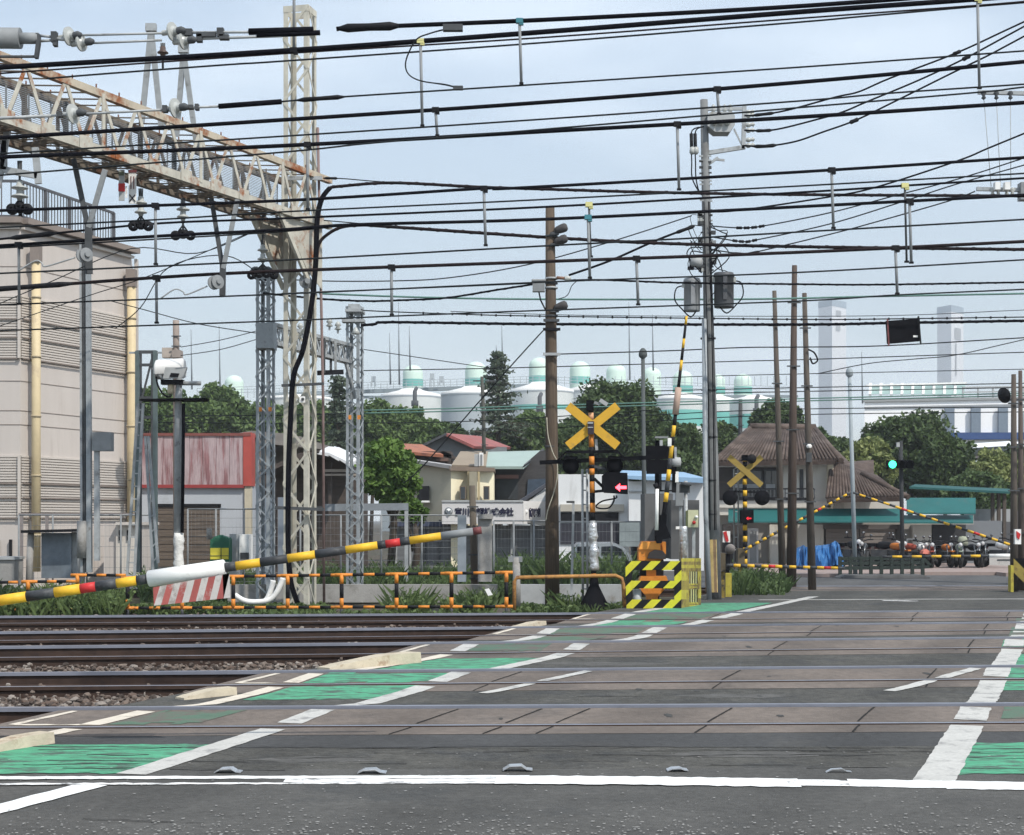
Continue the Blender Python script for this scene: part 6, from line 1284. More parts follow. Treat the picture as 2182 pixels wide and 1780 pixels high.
mb = MB(); mb.prism([P(1117, 1075, Y - 2.4), P(1170, 1075, Y - 2.2), P(1165, 1038, Y - 1.8)], (0, .3, 0), lgrey); mb.bar(P(1105, 1072, Y - 2.5), P(1166, 1032, Y - 2), .1, .12, M('slate_trim', (.06, .065, .08), .1)); one('sloping_roof_edge', mb, 'small pale lean-to gable above the end of the shop sign', 'lean-to')

# white workshop with blue roof edge
Y = 54
t = thing('white_workshop', 'long white workshop with a light blue roof edge and dark openings', 'workshop', (PX(1330, Y), Y, 0))
wall = M('white_wall', (.66, .665, .66), .05, .6, .8, dirt=(.56, .56, .55), damt=.3, dscale=.8, stretch=(2, 2, .4))
mb = MB(); mb.rect(1188, 1011, 1340, 1235, Y, 6, wall); mb.rect(1340, 1026, 1372, 1145, Y - .5, 6, wall); mb.rect(1372, 1024, 1500, 1235, Y - .4, 6, wall); mb.rect(1340, 1046, 1372, 1049, Y - .56, .1, lgrey); mb.build('wall', t)
mb = MB(); mb.prism([P(1338, 1014, Y - .9), P(1505, 1019, Y - .9), P(1505, 1030, Y - .9), P(1338, 1021, Y - .9)], (0, 7, .4), M('light_blue_edge', (.25, .39, .54), .08, 1, .5)); mb.build('roof', t)
mb = MB(); mb.rect(1194, 1075, 1330, 1090, Y - .15, .3, M('tan_band', (.42, .39, .33), .05)); mb.rect(1195, 1092, 1318, 1111, Y - .1, .2, black); mb.rect(1194, 1115, 1320, 1160, Y - .05, .1, M('dark_opening', (.03, .03, .04), .2)); mb.rect(1320, 1112, 1368, 1165, Y - .7, .1, M('misty_glass', (.22, .25, .25), .2, 2, .3)); mb.build('opening', t)

# brown tiled roof house and its teal awnings
Y = 58
t = thing('tiled_house', 'two storey house with a brown tiled hip roof and teal shop awnings', 'house', (PX(1720, Y), Y, 0))
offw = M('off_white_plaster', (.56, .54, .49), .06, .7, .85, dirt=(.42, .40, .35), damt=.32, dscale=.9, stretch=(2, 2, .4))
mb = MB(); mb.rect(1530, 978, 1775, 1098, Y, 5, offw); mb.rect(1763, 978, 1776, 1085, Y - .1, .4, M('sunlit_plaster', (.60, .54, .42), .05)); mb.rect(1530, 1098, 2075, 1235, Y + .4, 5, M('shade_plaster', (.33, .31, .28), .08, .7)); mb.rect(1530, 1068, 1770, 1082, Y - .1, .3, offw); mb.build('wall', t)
mb = MB(); mb.rect(1532, 996, 1668, 1066, Y - .03, .1, M('dark_timber_front', (.05, .043, .040), .25, 2, .8)); mb.rect(1532, 1026, 1668, 1030, Y - .06, .1, dk); mb.rect(1590, 996, 1594, 1066, Y - .06, .1, dk); mb.build('timber_front', t)
def tileroof(pts, name='roof', mat=tile, ribs=32):
    mb = MB(); a, b, c, d = pts; mb.slab(pts, .15, mat)
    for k in range(ribs + 1):
        f = k / ribs; mb.tube([a + (b - a) * f + V((0, 0, .03)), d + (c - d) * f + V((0, 0, .02))], .055, mat, 6)
    return mb
mb = MB(); mb.rect(1777, 1045, 1925, 1097, Y + .3, 3, offw); mb.build('annex_wall', t)
tr_ = tileroof([P(1522, 985, Y - 1), P(1780, 981, Y - 1), P(1735, 916, Y + 2.6), P(1600, 914, Y + 2.6)]); tr_.tube([P(1598, 911, Y + 2.6), P(1738, 913, Y + 2.6)], .16, tile, 8); tr_.tube([P(1600, 912, Y + 2.6), P(1522, 984, Y - 1)], .10, tile, 8); tr_.tube([P(1736, 914, Y + 2.6), P(1792, 982, Y - .8)], .11, tile, 8); tr_.slab([P(1780, 981, Y - 1), P(1815, 990, Y + 4), P(1738, 915, Y + 2.7), P(1735, 916, Y + 2.6)], .12, tile); tr_.build('roof', t)
mb = tileroof([P(1762, 1063, Y - 1.6), P(1925, 1060, Y - 1.6), P(1865, 1015, Y + .4), P(1772, 985, Y + .4)], ribs=22); mb.slab([P(1775, 1000, Y + .2), P(1862, 1018, Y + .2), P(1862, 980, Y + 2), P(1790, 985, Y + 2)], .1, tile); mb.tube([P(1836, 1010, Y), P(1936, 1060, Y - 1.6)], .10, tile, 8); mb.build('roof', t)
teal_aw = M('teal_awning', (.017, .110, .107), .1, 1.2, .6, dirt=(.035, .11, .105), damt=.3, dscale=1.5)
def awning(x0, x1, y0, y1, Ya, name='awning'):
    mb = MB(); mb.prism([P(x0, y1, Ya), P(x1, y1, Ya), P(x1, y1 - 3, Ya), P(x0, y1 - 3, Ya)], (0, .05, 0), teal_aw); mb.slab([P(x0, y1 - 3, Ya), P(x1, y1 - 3, Ya), P(x1, y0, Ya + .9), P(x0, y0, Ya + .9)], .03, teal_aw); mb.build(name, t)
awning(1552, 1922, 1084, 1114, Y - 1.6); awning(1926, 2074, 1098, 1116, Y - 1.4); awning(1932, 2079, 1061, 1096, Y - 1.2)
for x0, x1 in ((1560, 1625), (1628, 1660), (1716, 1760)):
    mb = MB(); mb.rect(x0, 1000, x1, 1060, Y - .10, .1, darkgrey) if x0 < 1700 else mb.rect(x0 - 12, 1000, x0 - 4, 1060, Y - .04, .1, darkgrey); w = mb.build('window', t)
    if x0 < 1700:
        mb = MB(); mb.rect(x0 + 3, 1004, x0 + (x1 - x0) / 2 - 1, 1057, Y - .13, .02, glassdark); mb.rect(x0 + (x1 - x0) / 2 + 1, 1004, x1 - 3, 1057, Y - .13, .02, glassdark); mb.rect(x0 + 4, 1032, x1 - 8, 1044, Y - .14, .02, grey); mb.build('pane', w)
mb = MB(); mb.bar(P(1552, 1062, Y - 1), P(1735, 1064, Y - 1), .06, .10, black)
for k in range(24): x = 1556 + k * 7.8; mb.bar(P(x, 1042, Y - 1), P(x, 1063, Y - 1), .04, .04, darkgrey)
mb.bar(P(1552, 1042, Y - 1), P(1735, 1042, Y - 1), .05, .05, black); mb.build('balcony_rail', t)
shut = M('taupe_shutter', (.20, .175, .16), .06, 1, .6); mb = MB()
for x0, x1 in ((1760, 1830), (1832, 1908)):
    for k in range(14): mb.rect(x0, 1128 + k * 7.5, x1, 1135 + k * 7.5, Y + .1 - .03 * (k % 2), .2, shut)
mb.rect(1755, 1118, 1912, 1128, Y, .3, M('dark_lintel', (.10, .09, .085), .1)); mb.build('shutter', t)
mb = MB()
for x0, x1, m in ((1700, 1755, offw), (1640, 1668, offw), (1945, 1985, offw), (1910, 1922, M('dark_post_b', (.06, .055, .05), .1)), (1987, 2058, M('dark_doorway', (.035, .035, .038), .2)), (2058, 2078, M('slate_wall_b', (.17, .18, .19), .1))): mb.rect(x0, 1118, x1, 1235, Y + .1, .4, m)
mb.rect(1594, 1126, 1616, 1235, Y - .1, .2, M('pale_door_frame', (.45, .46, .47), .1)); mb.rect(1598, 1132, 1612, 1235, Y - .13, .1, grey); mb.rect(1540, 1118, 1592, 1235, Y + .05, .2, M('dark_inside', (.05, .045, .045), .2)); mb.build('shopfront', t)
# teal flat canopy and grey sheds at the frame edge
t = thing('teal_canopy', 'thin teal canopy roof on slim posts near the frame edge', 'canopy', (PX(2050, 62), 62, 0)); mb = MB(); mb.slab([P(1938, 1037, 61), P(2152, 1048, 61), P(2152, 1042, 64), P(1950, 1032, 64)], .08, M('dark_teal_sheet', (.018, .085, .082), .1)); mb.build('roof', t); mb = MB()
for x in (2115, 2128, 2140): mb.bar(V((PX(x, 62), 62, 0)), P(x, 1048, 62), .12, .12, wood2)
mb.build('post', t)
mb = MB(); mb.rect(2060, 1110, 2135, 1235, 61, 2, M('slate_shed', (.17, .18, .19), .1, 1)); mb.rect(2085, 1085, 2160, 1112, 63, 2, lgrey); mb.rect(2135, 1090, 2300, 1235, 64, 2, M('dim_shed', (.10, .10, .105), .1, 1)); one('grey_shed', mb, 'low grey shed behind the parked motorbikes at the frame edge', 'shed')

# white factory with green glass rooftop, far behind
Y = 150
t = thing('white_factory', 'long white factory with a row of green glass panels on its roof', 'factory', (PX(2000, Y), Y, 0))
wf = M('factory_white', (.88, .88, .88), .04, .1, .7)
mb = MB(); mb.prism([P(1842, 960, Y), P(2420, 950, Y), P(2420, 846, Y), P(1842, 856, Y)], (10.5, 20, 0), wf); mb.prism([P(1842, 870, Y - .15), P(2420, 859, Y - .15), P(2420, 856, Y - .15), P(1842, 867, Y - .15)], (0, .1, 0), M('factory_grey', (.35, .36, .37), .05)); mb.build('wall', t)
mb = MB(); mb.prism([P(1840, 857, Y - .2), P(2420, 847, Y - .2), P(2420, 843, Y - .2), P(1840, 851, Y - .2)], (11.5, 22, 0), M('factory_roof', (.30, .31, .31), .1)); mb.build('roof', t)
mb = MB(); mb.prism([P(2020, 937, Y - .5), P(2420, 935, Y - .5), P(2420, 921, Y - .5), P(2020, 922, Y - .5)], (0, .8, 0), M('navy_band', (.035, .075, .20), .1)); mb.build('blue_band', t)
for x in (2014, 2070, 2128, 2190, 2250):
    mb = MB(); mb.rect(x, 868, x + 20, 922, Y - .5, .3, M('window_grey', (.18, .22, .27), .1) if 'window_grey' not in bpy.data.materials else bpy.data.materials['window_grey']); mb.build('window', t)
mb = MB(); gl = M('green_glass', (.30, .42, .38), .12, .2, .3)
for k in range(9): x = 1854 + k * 22.6; mb.prism([P(x, 841, Y + 2), P(x + 20.6, 840, Y + 2), P(x + 22, 819, Y + 5), P(x + 1.5, 820.5, Y + 5)], (0, .3, 0), gl); mb.bar(P(x, 842, Y + 1.9), P(x + 1, 819, Y + 4.9), .25, .25, white)
mb.bar(P(1845, 822, Y + 4), P(2060, 816, Y + 4), .15, .15, white); mb.build('glass_panel', t)
mb = MB()
for k in range(12): x = 2052 + k * 32; mb.bar(P(x, 848, Y + 1), P(x, 824, Y + 1), .15, .15, lgrey)
for y in (826, 836): mb.bar(P(2052, y, Y + 1), P(2420, y - 5, Y + 1), .12, .12, lgrey)
mb.build('roof_railing', t)
mb = MB(); mb.prism([P(2020, 952, 120), P(2175, 942, 120), P(2175, 948, 118), P(2020, 958, 118)], (0, 3, .2), wf); mb.prism([P(2060, 968, 121), P(2200, 962, 121), P(2200, 948, 121), P(2060, 956, 121)], (0, 6, 0), M('pale_blue_shed', (.30, .36, .42), .1)); mb.prism([P(2085, 976, 110), P(2135, 962, 110), P(2135, 967, 110), P(2088, 980, 110)], (0, 4, 0), dk); one('low_shed', mb, 'low pale shed roof wedged between the factory and the trees', 'shed')
# hazy towers far off
tw = M('tower_cladding', (.80, .81, .82), .03, .05, .8); twt = M('tower_top', (.30, .38, .44), .05, .1, .8)
def tower(x0, xm, x1, yt, label, hole):
    Y = 1400; t = thing('hazy_tower', label, 'tower', (PX(xm, Y), Y, 0), 'twin towers'); mb = MB()
    a, m, b = P(x0, yt, Y + 16), P(xm, yt, Y), P(x1, yt, Y + 18); bk = V((a.x + b.x - m.x, Y + 34, m.z)); zt = m.z; zb = zt - S(14, Y); up = lambda p, z: V((p.x, p.y, z))
    q = [a, m, b, bk]
    for i in range(4): mb.face([up(q[i], -.2), up(q[(i + 1) % 4], -.2), up(q[(i + 1) % 4], zb), up(q[i], zb)], tw)
    mb.build('shaft', t); mb = MB(); k = 1.02; cc = (a + b) / 2
    q2 = [V((cc.x + (p.x - cc.x) * k, cc.y + (p.y - cc.y) * k, 0)) for p in q]
    for i in range(4): mb.face([up(q2[i], zb), up(q2[(i + 1) % 4], zb), up(q2[(i + 1) % 4], zt), up(q2[i], zt)], twt)
    mb.face([up(p, zt) for p in q2], twt); mb.build('crown_band', t)
    mb = MB(); d = (b - m); n = V((d.y, -d.x, 0)).normalized() * .5
    for y0, y1, f0, f1 in hole: mb.face([up(m + d * f0 + n, PZ(y1, Y)), up(m + d * f1 + n, PZ(y1, Y)), up(m + d * f1 + n, PZ(y0, Y)), up(m + d * f0 + n, PZ(y0, Y))], lgrey)
    mb.build('facade_recess', t)
tower(1744, 1773, 1803, 638, 'taller pale tower with a grey cap, fading into the haze', ((660, 672, .25, .6), (688, 703, .25, .55)))
tower(1997, 2027, 2053, 650, 'narrower pale tower rising behind the green glass rooftop', ((697, 722, .25, .75), (730, 800, .3, .4)))
# ------------------------------------------------------------------ storage tanks, silos, trees, vehicles, weeds, air
tankw = M('tank_white', (.62, .64, .62), .04, .15, .6, dirt=(.50, .56, .53), damt=.3, dscale=.12); tankg = M('tank_teal_band', (.16, .48, .42), .06, .2, .6); dome = M('dome_mint', (.62, .76, .66), .03, .2, .6); tgrey = M('tank_grey', (.40, .44, .46), .06, .2, .6)
def tank(x0, x1, ytop, yroof, yb, Y, label, band=None, side=tankw):
    t = thing('storage_tank', label, 'storage tank', (PX((x0 + x1) / 2, Y), Y, 0), 'storage tanks'); r = S((x1 - x0) / 2, Y); c = V((PX((x0 + x1) / 2, Y), Y, 0)); zr, zt = PZ(yroof, Y), PZ(ytop, Y)
    mb = MB(); mb.lathe(c, [(r, -.3), (r, zr)], side, 48); mb.build('shell', t)
    mb = MB(); mb.lathe(c, [(r * 1.01, zr - S(7, Y)), (r * 1.015, zr), (r * .4, zr + (zt - zr) * .75), (r * .32, zt), (0, zt)], white, 48); mb.build('roof', t)
    mb = MB(); z = zr - S(4, Y); mb.lathe(c, [(r * 1.012, z), (r * 1.012, z - .25)], tgrey, 48); mb.build('rim_band', t)
    if band: mb = MB(); mb.lathe(c, [(r * 1.006, PZ(band[1], Y)), (r * 1.006, PZ(band[0], Y))], tankg, 48); mb.build('teal_band', t)
TY = 290
tank(560, 705, 842, 848, 930, TY + 30, 'white tank whose roof shows between the masts'); tank(812, 940, 829, 842, 930, TY, 'cone roofed white tank above the green bank'); tank(940, 1080, 824, 838, 930, TY - 14, 'greyish tank standing close beside the cone roofed one', side=tgrey)
tank(1086, 1222, 815, 832, 930, TY, 'white tank partly behind the conifer and brown pole', band=(866, 876)); tank(1200, 1330, 820, 832, 930, TY + 30, 'white tank hidden mostly by the round dark tree')
tank(1395, 1500, 838, 848, 930, TY, 'white tank with a teal foot behind the upright boom', band=(876, 910)); tank(1480, 1570, 842, 852, 930, TY + 18, 'white tank directly behind the utility pole', band=(880, 912)); tank(1555, 1660, 843, 853, 930, TY, 'white tank beyond the stubby dark pole top', band=(885, 915))
for x, y0, y1 in ((884, 834, 878), (1010, 850, 905), (1150, 846, 900), (1612, 850, 905)):
    mb = MB(); mb.tube([P(x, y1, TY - 18), P(x, y0, TY - 18), P(x + 3, y0 - 6, TY - 14)], .35, darkgrey, 8); mb.tube([P(x, y0 + 20, TY - 18), P(x, y0 + 32, TY - 18)], .6, darkgrey, 8); one('riser_pipe', mb, {884: 'thin dark riser pipe up the cone roofed tank', 1010: 'thin dark riser pipe on the greyish tank by the conifer', 1150: 'thin dark riser pipe on the tank behind the brown pole', 1612: 'thin dark riser pipe on the tank past the wooden pole group'}[x], 'pipe', 'tank riser pipes')
def silo(x, w, yt, yb, Y, label, band=True):
    t = thing('domed_silo', label, 'silo', (PX(x, Y), Y, 0), 'domed silos'); r = S(w / 2, Y); c = V((PX(x, Y), Y, 0)); zt, zb = PZ(yt, Y), PZ(yb, Y); zs = zt - r * .85
    mb = MB(); mb.lathe(c, [(r, zb - 25), (r, zs)] + [(r * math.cos(a), zs + r * .85 * math.sin(a)) for a in [R(i * 15) for i in range(1, 7)]], dome, 32); mb.build('shell', t)
    if band: mb = MB(); mb.lathe(c, [(r * 1.02, zb - .2), (r * 1.02, zb + S(13, Y))], tankg, 32); mb.build('teal_band', t)
for x, w, yt, yb, lab, bd in ((499, 40, 800, 850, 'mint domed silo standing alone above the wooded bank', 0), (880, 43, 778, 822, 'mint domed silo between the mast and the conifer', 1), (1014, 46, 771, 820, 'mint domed silo just behind the conifer top', 1), (1149, 44, 762, 815, 'tallest mint domed silo, cut by the brown pole', 1), (1236, 44, 770, 817, 'mint domed silo beside the brown pole with a clear teal foot', 1), (1313, 42, 776, 830, 'mint domed silo beside the dark street lamp', 0), (1389, 40, 783, 835, 'mint domed silo by the tip of the round tree', 0), (1455, 42, 790, 835, 'mint domed silo crossed by the upright boom', 1), (1529, 32, 798, 838, 'narrow mint domed silo half behind the utility pole', 1), (1583, 38, 797, 838, 'mint domed silo last along the row toward the wooden poles', 1)): silo(x, w, yt, yb, 330, lab, bd)
mb = MB(); Y = 325
mb.bar(P(560, 842, Y), P(1140, 822, Y), 1.2, .7, M('catwalk_grey', (.22, .26, .28), .1)); mb.bar(P(560, 847, Y), P(1700, 845, Y), .8, .5, bpy.data.materials['catwalk_grey'])
for k in range(95): x = 420 + k * 13.5; yb = 848 - max(0, min(1, (x - 560) / 580)) * 26; mb.bar(P(x, yb, Y), P(x, yb - 20, Y), .12, .12, tgrey)
for dy in (8, 14, 20): mb.bar(P(420, 848 - dy, Y), P(1140, 822 - dy, Y), .1, .1, tgrey); mb.bar(P(1140, 822 - dy, Y), P(1700, 846 - dy, Y), .1, .1, tgrey)
one('pipe_bridge', mb, 'long grey railed catwalk running along the row of domes', 'catwalk')
for x, yb, yt, lab in ((795, 820, 806, 'small grey equipment box on a frame upon the catwalk'), (920, 820, 800, 'slim pipe stack with a bent head upon the catwalk'), (940, 818, 806, 'small grey valve house beside the pipe stack upon the catwalk')):
    mb = MB(); mb.rect(x - 4, yt - 4, x + 5, yt + 8, 322, 1, tgrey); mb.bar(P(x - 3, yt + 6, 322), P(x - 4, yb + 4, 322), .3, .3, tgrey); mb.bar(P(x + 4, yt + 6, 322), P(x + 5, yb + 4, 322), .3, .3, tgrey); one('catwalk_equipment', mb, lab, 'equipment', 'catwalk equipment')
for x, yt, yb, lab in ((407, 702, 830, 'thin lightning mast above the sensor housing'), (467, 696, 835, 'thin lightning mast close to the lone dome'), (603, 690, 845, 'thin lightning mast behind the gantry column'), (830, 710, 820, 'short thin lightning mast first of three near the mast head'), (849, 645, 820, 'tallest thin lightning mast among three'), (872, 695, 790, 'thin lightning mast rising from a dome top'), (1057, 736, 760, 'very short lightning mast above the conifer'), (1069, 695, 780, 'thin lightning mast above the conifer top'), (1340, 645, 810, 'tall thin lightning mast between two domes'), (1390, 670, 790, 'thin lightning mast over the dome by the street lamp'), (1836, 750, 860, 'thin mast left of the green glass rooftop')):
    mb = MB(); mb.tube([P(x + 2, yb, 318), P(x + 1, (yt + yb) / 2, 318), P(x, yt, 318)], [.18, .12, .05], M('mast_grey', (.2, .22, .24), .1) if 'mast_grey' not in bpy.data.materials else bpy.data.materials['mast_grey'], 6); one('lightning_mast', mb, lab.replace(' left of', ' beside'), 'mast', 'thin lightning masts')
# ------------------------------------------------------------------ trees
LG = {'mid': leafmat('leaf_mid', (.045, .075, .028), (.105, .155, .055)), 'dark': leafmat('leaf_dark', (.030, .050, .022), (.095, .142, .046)), 'bright': leafmat('leaf_bright', (.050, .105, .022), (.15, .24, .055)), 'yellow': leafmat('leaf_yellow', (.085, .120, .030), (.29, .32, .12)), 'blue': leafmat('leaf_blue', (.055, .080, .055), (.12, .15, .10)), 'hill': leafmat('leaf_hill', (.066, .112, .034), (.140, .205, .064)), 'weed': leafmat('leaf_weed', (.050, .085, .028), (.13, .18, .065))}
bark = M('bark', (.065, .05, .038), .3, 4, .9, bump=.5)
def leaf(mb, c, s, rg, k, droop=0):
    n = V((rg.gauss(0, 1), rg.gauss(0, 1), rg.gauss(.5, 1))).normalized(); u = n.orthogonal().normalized(); a = rg.random() * 6.28
    w = n.cross(u); d = u * math.cos(a) + w * math.sin(a); e = n.cross(d); s1 = s * rg.uniform(.7, 1.4); s2 = s1 * rg.uniform(.45, .75); i = len(mb.v)
    mb.v += [tuple(c - d * s1), tuple(c + e * s2 - n * s * .15), tuple(c + d * s1), tuple(c - e * s2 - n * s * .15)]; mb.f.append((i, i + 1, i + 2, i + 3)); mb.m.append(k); mb.sm.append(False)
def tree(label, x, ytop, w, yb, Y, kind, n=2600, ls=.16, seed=1, name='tree', shape=1.0, group='trees', cl=46, flat=.8, fine=True):
    if fine: n = int(n * 2.3); ls *= .62; cl = int(cl * 1.5)
    rg = random.Random(seed); ztop, zb = PZ(ytop, Y), max(PZ(yb, Y), .3); rx = S(w / 2, Y); rz = (ztop - zb) / 2; c = V((PX(x, Y), Y, zb + rz)); base = V((c.x, Y, -.2))
    t = thing(name, label, 'tree', base, group); mb = MB(); top = c + V((0, 0, rz * .3)); tr = max(.12, rx * .06)
    mb.tube([base, base + (top - base) * .5 + V((tr, 0, 0)), top], [tr, tr * .8, tr * .3], bark, 9); cls = []
    for _ in range(cl):
        d = V((rg.gauss(0, 1), rg.gauss(0, 1), rg.gauss(.15, 1))).normalized(); k = rg.uniform(.45, .98) ** .7; cz = d.z * rz * k; wd_ = 1 - .25 * shape * max(0, cz / rz)
        cls.append((c + V((d.x * rx * k * wd_, d.y * rx * flat * k * wd_, cz * .92)), min(rx, rz) * rg.uniform(.16, .36)))
    for p, r in cls[::5]:
        st = base + (top - base) * rg.uniform(.45, .8); mb.tube([st, (st + p) / 2 + V((0, 0, .1)), p], [tr * .4, tr * .25, tr * .08], bark, 5)
    mb.build('trunk', t); mb = MB(); k = mb.mi(LG[kind]); per = n // cl
    for p, r in cls:
        for _ in range(per):
            q = V((rg.gauss(0, 1), rg.gauss(0, 1), rg.gauss(0, .8))); q = q.normalized() * (r * rg.random() ** .4)
            leaf(mb, p + q, ls, rg, k)
    for _ in range(n // 7):
        d = V((rg.gauss(0, 1), rg.gauss(0, 1), rg.gauss(0, 1))).normalized() * rg.random() ** .4 * .8; leaf(mb, c + V((d.x * rx, d.y * rx * flat, d.z * rz)), ls * 1.3, rg, k)
    mb.build('crown', t); return t
T_ = tree
# bank of trees under the tanks
T_('broad green tree on the bank behind the red warehouse', 370, 838, 150, 960, 115, 'hill', 4200, .28, 1); T_('rounded green tree on the bank under the lone dome', 470, 815, 150, 960, 118, 'hill', 4600, .28, 2); T_('pale green tree on the bank between the masts', 575, 850, 110, 960, 112, 'hill', 3000, .27, 3)
T_('tree filling the gap behind the cream gantry column', 660, 852, 120, 960, 116, 'hill', 3000, .28, 4); T_('tall tree of the bank directly behind the capped mast', 790, 848, 150, 1000, 108, 'hill', 4400, .27, 5); T_('sloping green tree on the bank below the cone roofed tank', 862, 862, 130, 1000, 110, 'hill', 3600, .27, 6); T_('green tree where the bank falls away towards the red roof', 925, 888, 110, 1000, 106, 'hill', 2800, .26, 7)
T_('small dark bush tree between the bank and the conifer', 968, 905, 80, 990, 98, 'dark', 1800, .24, 8); T_('dark green tree beside the conifer foot', 1085, 900, 120, 1000, 96, 'dark', 3000, .24, 9); T_('mid green tree behind the green roofed house', 1135, 868, 110, 1000, 100, 'hill', 3000, .25, 10)
T_('green tree peeping over the roof of the beige side', 318, 815, 60, 930, 100, 'hill', 1500, .26, 31)
T_('great round dark tree behind the crossbuck sign', 1310, 808, 236, 1045, 88, 'dark', 11000, .21, 11, shape=.4, cl=80); T_('dark leafy tree low behind the upright boom', 1440, 892, 130, 1060, 84, 'mid', 4200, .2, 12); T_('shaded tree low beside the brown pole', 1215, 890, 110, 1030, 86, 'mid', 3400, .2, 13); T_('dark tree behind the utility pole and tiled roof', 1530, 895, 110, 1010, 92, 'dark', 2800, .22, 14)
T_('bushy tree rising behind the tiled hip roof', 1655, 850, 125, 960, 90, 'dark', 3600, .22, 15); T_('small tree between the tiled roof and the pale tower', 1742, 912, 80, 1000, 92, 'mid', 1700, .22, 16); T_('low dark hedge tree under the pale tower', 1790, 930, 90, 1000, 96, 'dark', 1700, .22, 17)
T_('wide dark green tree in front of the white factory', 1935, 872, 210, 1070, 84, 'dark', 8200, .2, 18, shape=.5, cl=70); T_('darker shoulder of foliage beside the wide tree', 2010, 915, 150, 1075, 82, 'dark', 4600, .2, 19); T_('yellow flowering tree behind the faraway tiled annex', 1850, 930, 130, 1060, 76, 'yellow', 4200, .17, 20); T_('yellow blossoming tree by the paired wooden poles', 2120, 960, 120, 1060, 78, 'yellow', 3600, .17, 21); T_('green tree over the thin teal canopy', 2085, 1000, 150, 1100, 74, 'mid', 3800, .18, 22); T_('dark tree closing the street at the frame edge', 2200, 930, 150, 1110, 86, 'dark', 3600, .22, 23); T_('shadowed tree under the canopy beside the grey shed', 2140, 1040, 150, 1160, 70, 'dark', 3200, .18, 24)
T_('bright leafy tree standing in front of the dark shed', 830, 920, 124, 1092, 44, 'bright', 6400, .085, 25, shape=.3, cl=64, fine=False); T_('dark spreading shrub at the foot of the bright leafy tree', 880, 1062, 60, 1120, 43, 'bright', 700, .07, 26, cl=24, fine=False)
def conifer(label, x, ytop, w, yb, Y, kind, seed, tiers=15):
    rg = random.Random(seed); z1, z0 = PZ(ytop, Y), PZ(yb, Y); b = V((PX(x, Y), Y, -.2)); t = thing('conifer', label, 'tree', b, 'trees'); mb = MB(); mb.tube([b, V((b.x, Y, z1))], [.28, .05], bark, 8); cr = MB(); k = cr.mi(LG[kind]); rw = S(w / 2, Y)
    for i in range(tiers):
        f = (i + .5) / tiers; z = z0 + (z1 - z0) * f; r = rw * (1 - f) ** .8 + .12
        for j in range(9):
            a = rg.random() * 6.28; rr_ = r * rg.uniform(.55, 1.1); e = V((b.x + math.cos(a) * rr_, Y + math.sin(a) * rr_, z + rr_ * rg.uniform(-.22, .10))); s_ = V((b.x, Y, z)); mb.tube([s_, e], [.05, .015], bark, 4)
            for q in range(20): u = rg.uniform(.2, 1.05); leaf(cr, s_ + (e - s_) * u + V((rg.gauss(0, .16), rg.gauss(0, .16), rg.gauss(-.04, .06))), .115, rg, k)
    mb.build('trunk', t); cr.build('crown', t)
conifer('tall tapering conifer in front of the storage tanks', 1062, 748, 150, 930, 92, 'blue', 5); conifer('dark conifer behind the capped grey mast', 722, 800, 70, 950, 90, 'blue', 6, 12)
# ------------------------------------------------------------------ weeds
def weeds(name, lab, regions, kind, h, n, w=.012, seed=4):
    rg = random.Random(seed); mb = MB(); k = mb.mi(LG[kind]); tot = sum((r[1] - r[0]) * (r[3] - r[2]) for r in regions)
    for x0, x1, Y0, Y1, hk in regions:
        m = int(n * (x1 - x0) * (Y1 - Y0) / tot)
        for _ in range(m):
            Y = rg.uniform(Y0, Y1); X = PX(rg.uniform(x0, x1), Y); cl = .5 + .5 * math.sin(X * 2.3 + Y) * math.sin(X * .9 - Y * 1.7); hh = h * hk * rg.uniform(.3, 1.0) * (.45 + .8 * cl); a = rg.random() * 6.28; d = V((math.cos(a), math.sin(a), 0)); b = V((X, Y, -.2)); l = V((rg.gauss(0, .25), rg.gauss(0, .25), 1)) * (hh + .18); i = len(mb.v); ww = w * rg.uniform(.7, 1.6)
            mb.v += [tuple(b - d * ww), tuple(b + d * ww), tuple(b + l * .6 + d * ww * .8), tuple(b + l + V((l.x * .4, l.y * .4, -.04 * hh)))]; mb.f.append((i, i + 1, i + 2, i + 3)); mb.m.append(k); mb.sm.append(False)
            if rg.random() < .5:
                for _q in range(3): leaf(mb, b + l * rg.uniform(.3, .95) + V((rg.gauss(0, .05), rg.gauss(0, .05), 0)), .045, rg, k)
    return tag(mb.build(name), lab, kind='stuff')
weeds('grass', 'tall green weeds beside the farthest rail', [(-80, 250, 28.9, 31.6, 1.0), (250, 500, 29.4, 31.0, .35), (500, 1100, 29.0, 29.25, .14), (500, 700, 29.5, 31.5, .2), (838, 905, 29.5, 31, .85), (950, 1045, 29.5, 30.6, .85), (1100, 1330, 29.4, 31, .25), (1190, 1240, 30, 31, .9)], 'weed', .50, 8500)
weeds('undergrowth', 'patchy grass behind the mesh fences', [(300, 560, 36, 44, .6), (640, 1000, 36, 44, .8), (1050, 1340, 36, 45, 1.1), (1555, 1670, 35, 41, .75), (1040, 1130, 36, 40, .7)], 'mid', .75, 12000, .018, 6)
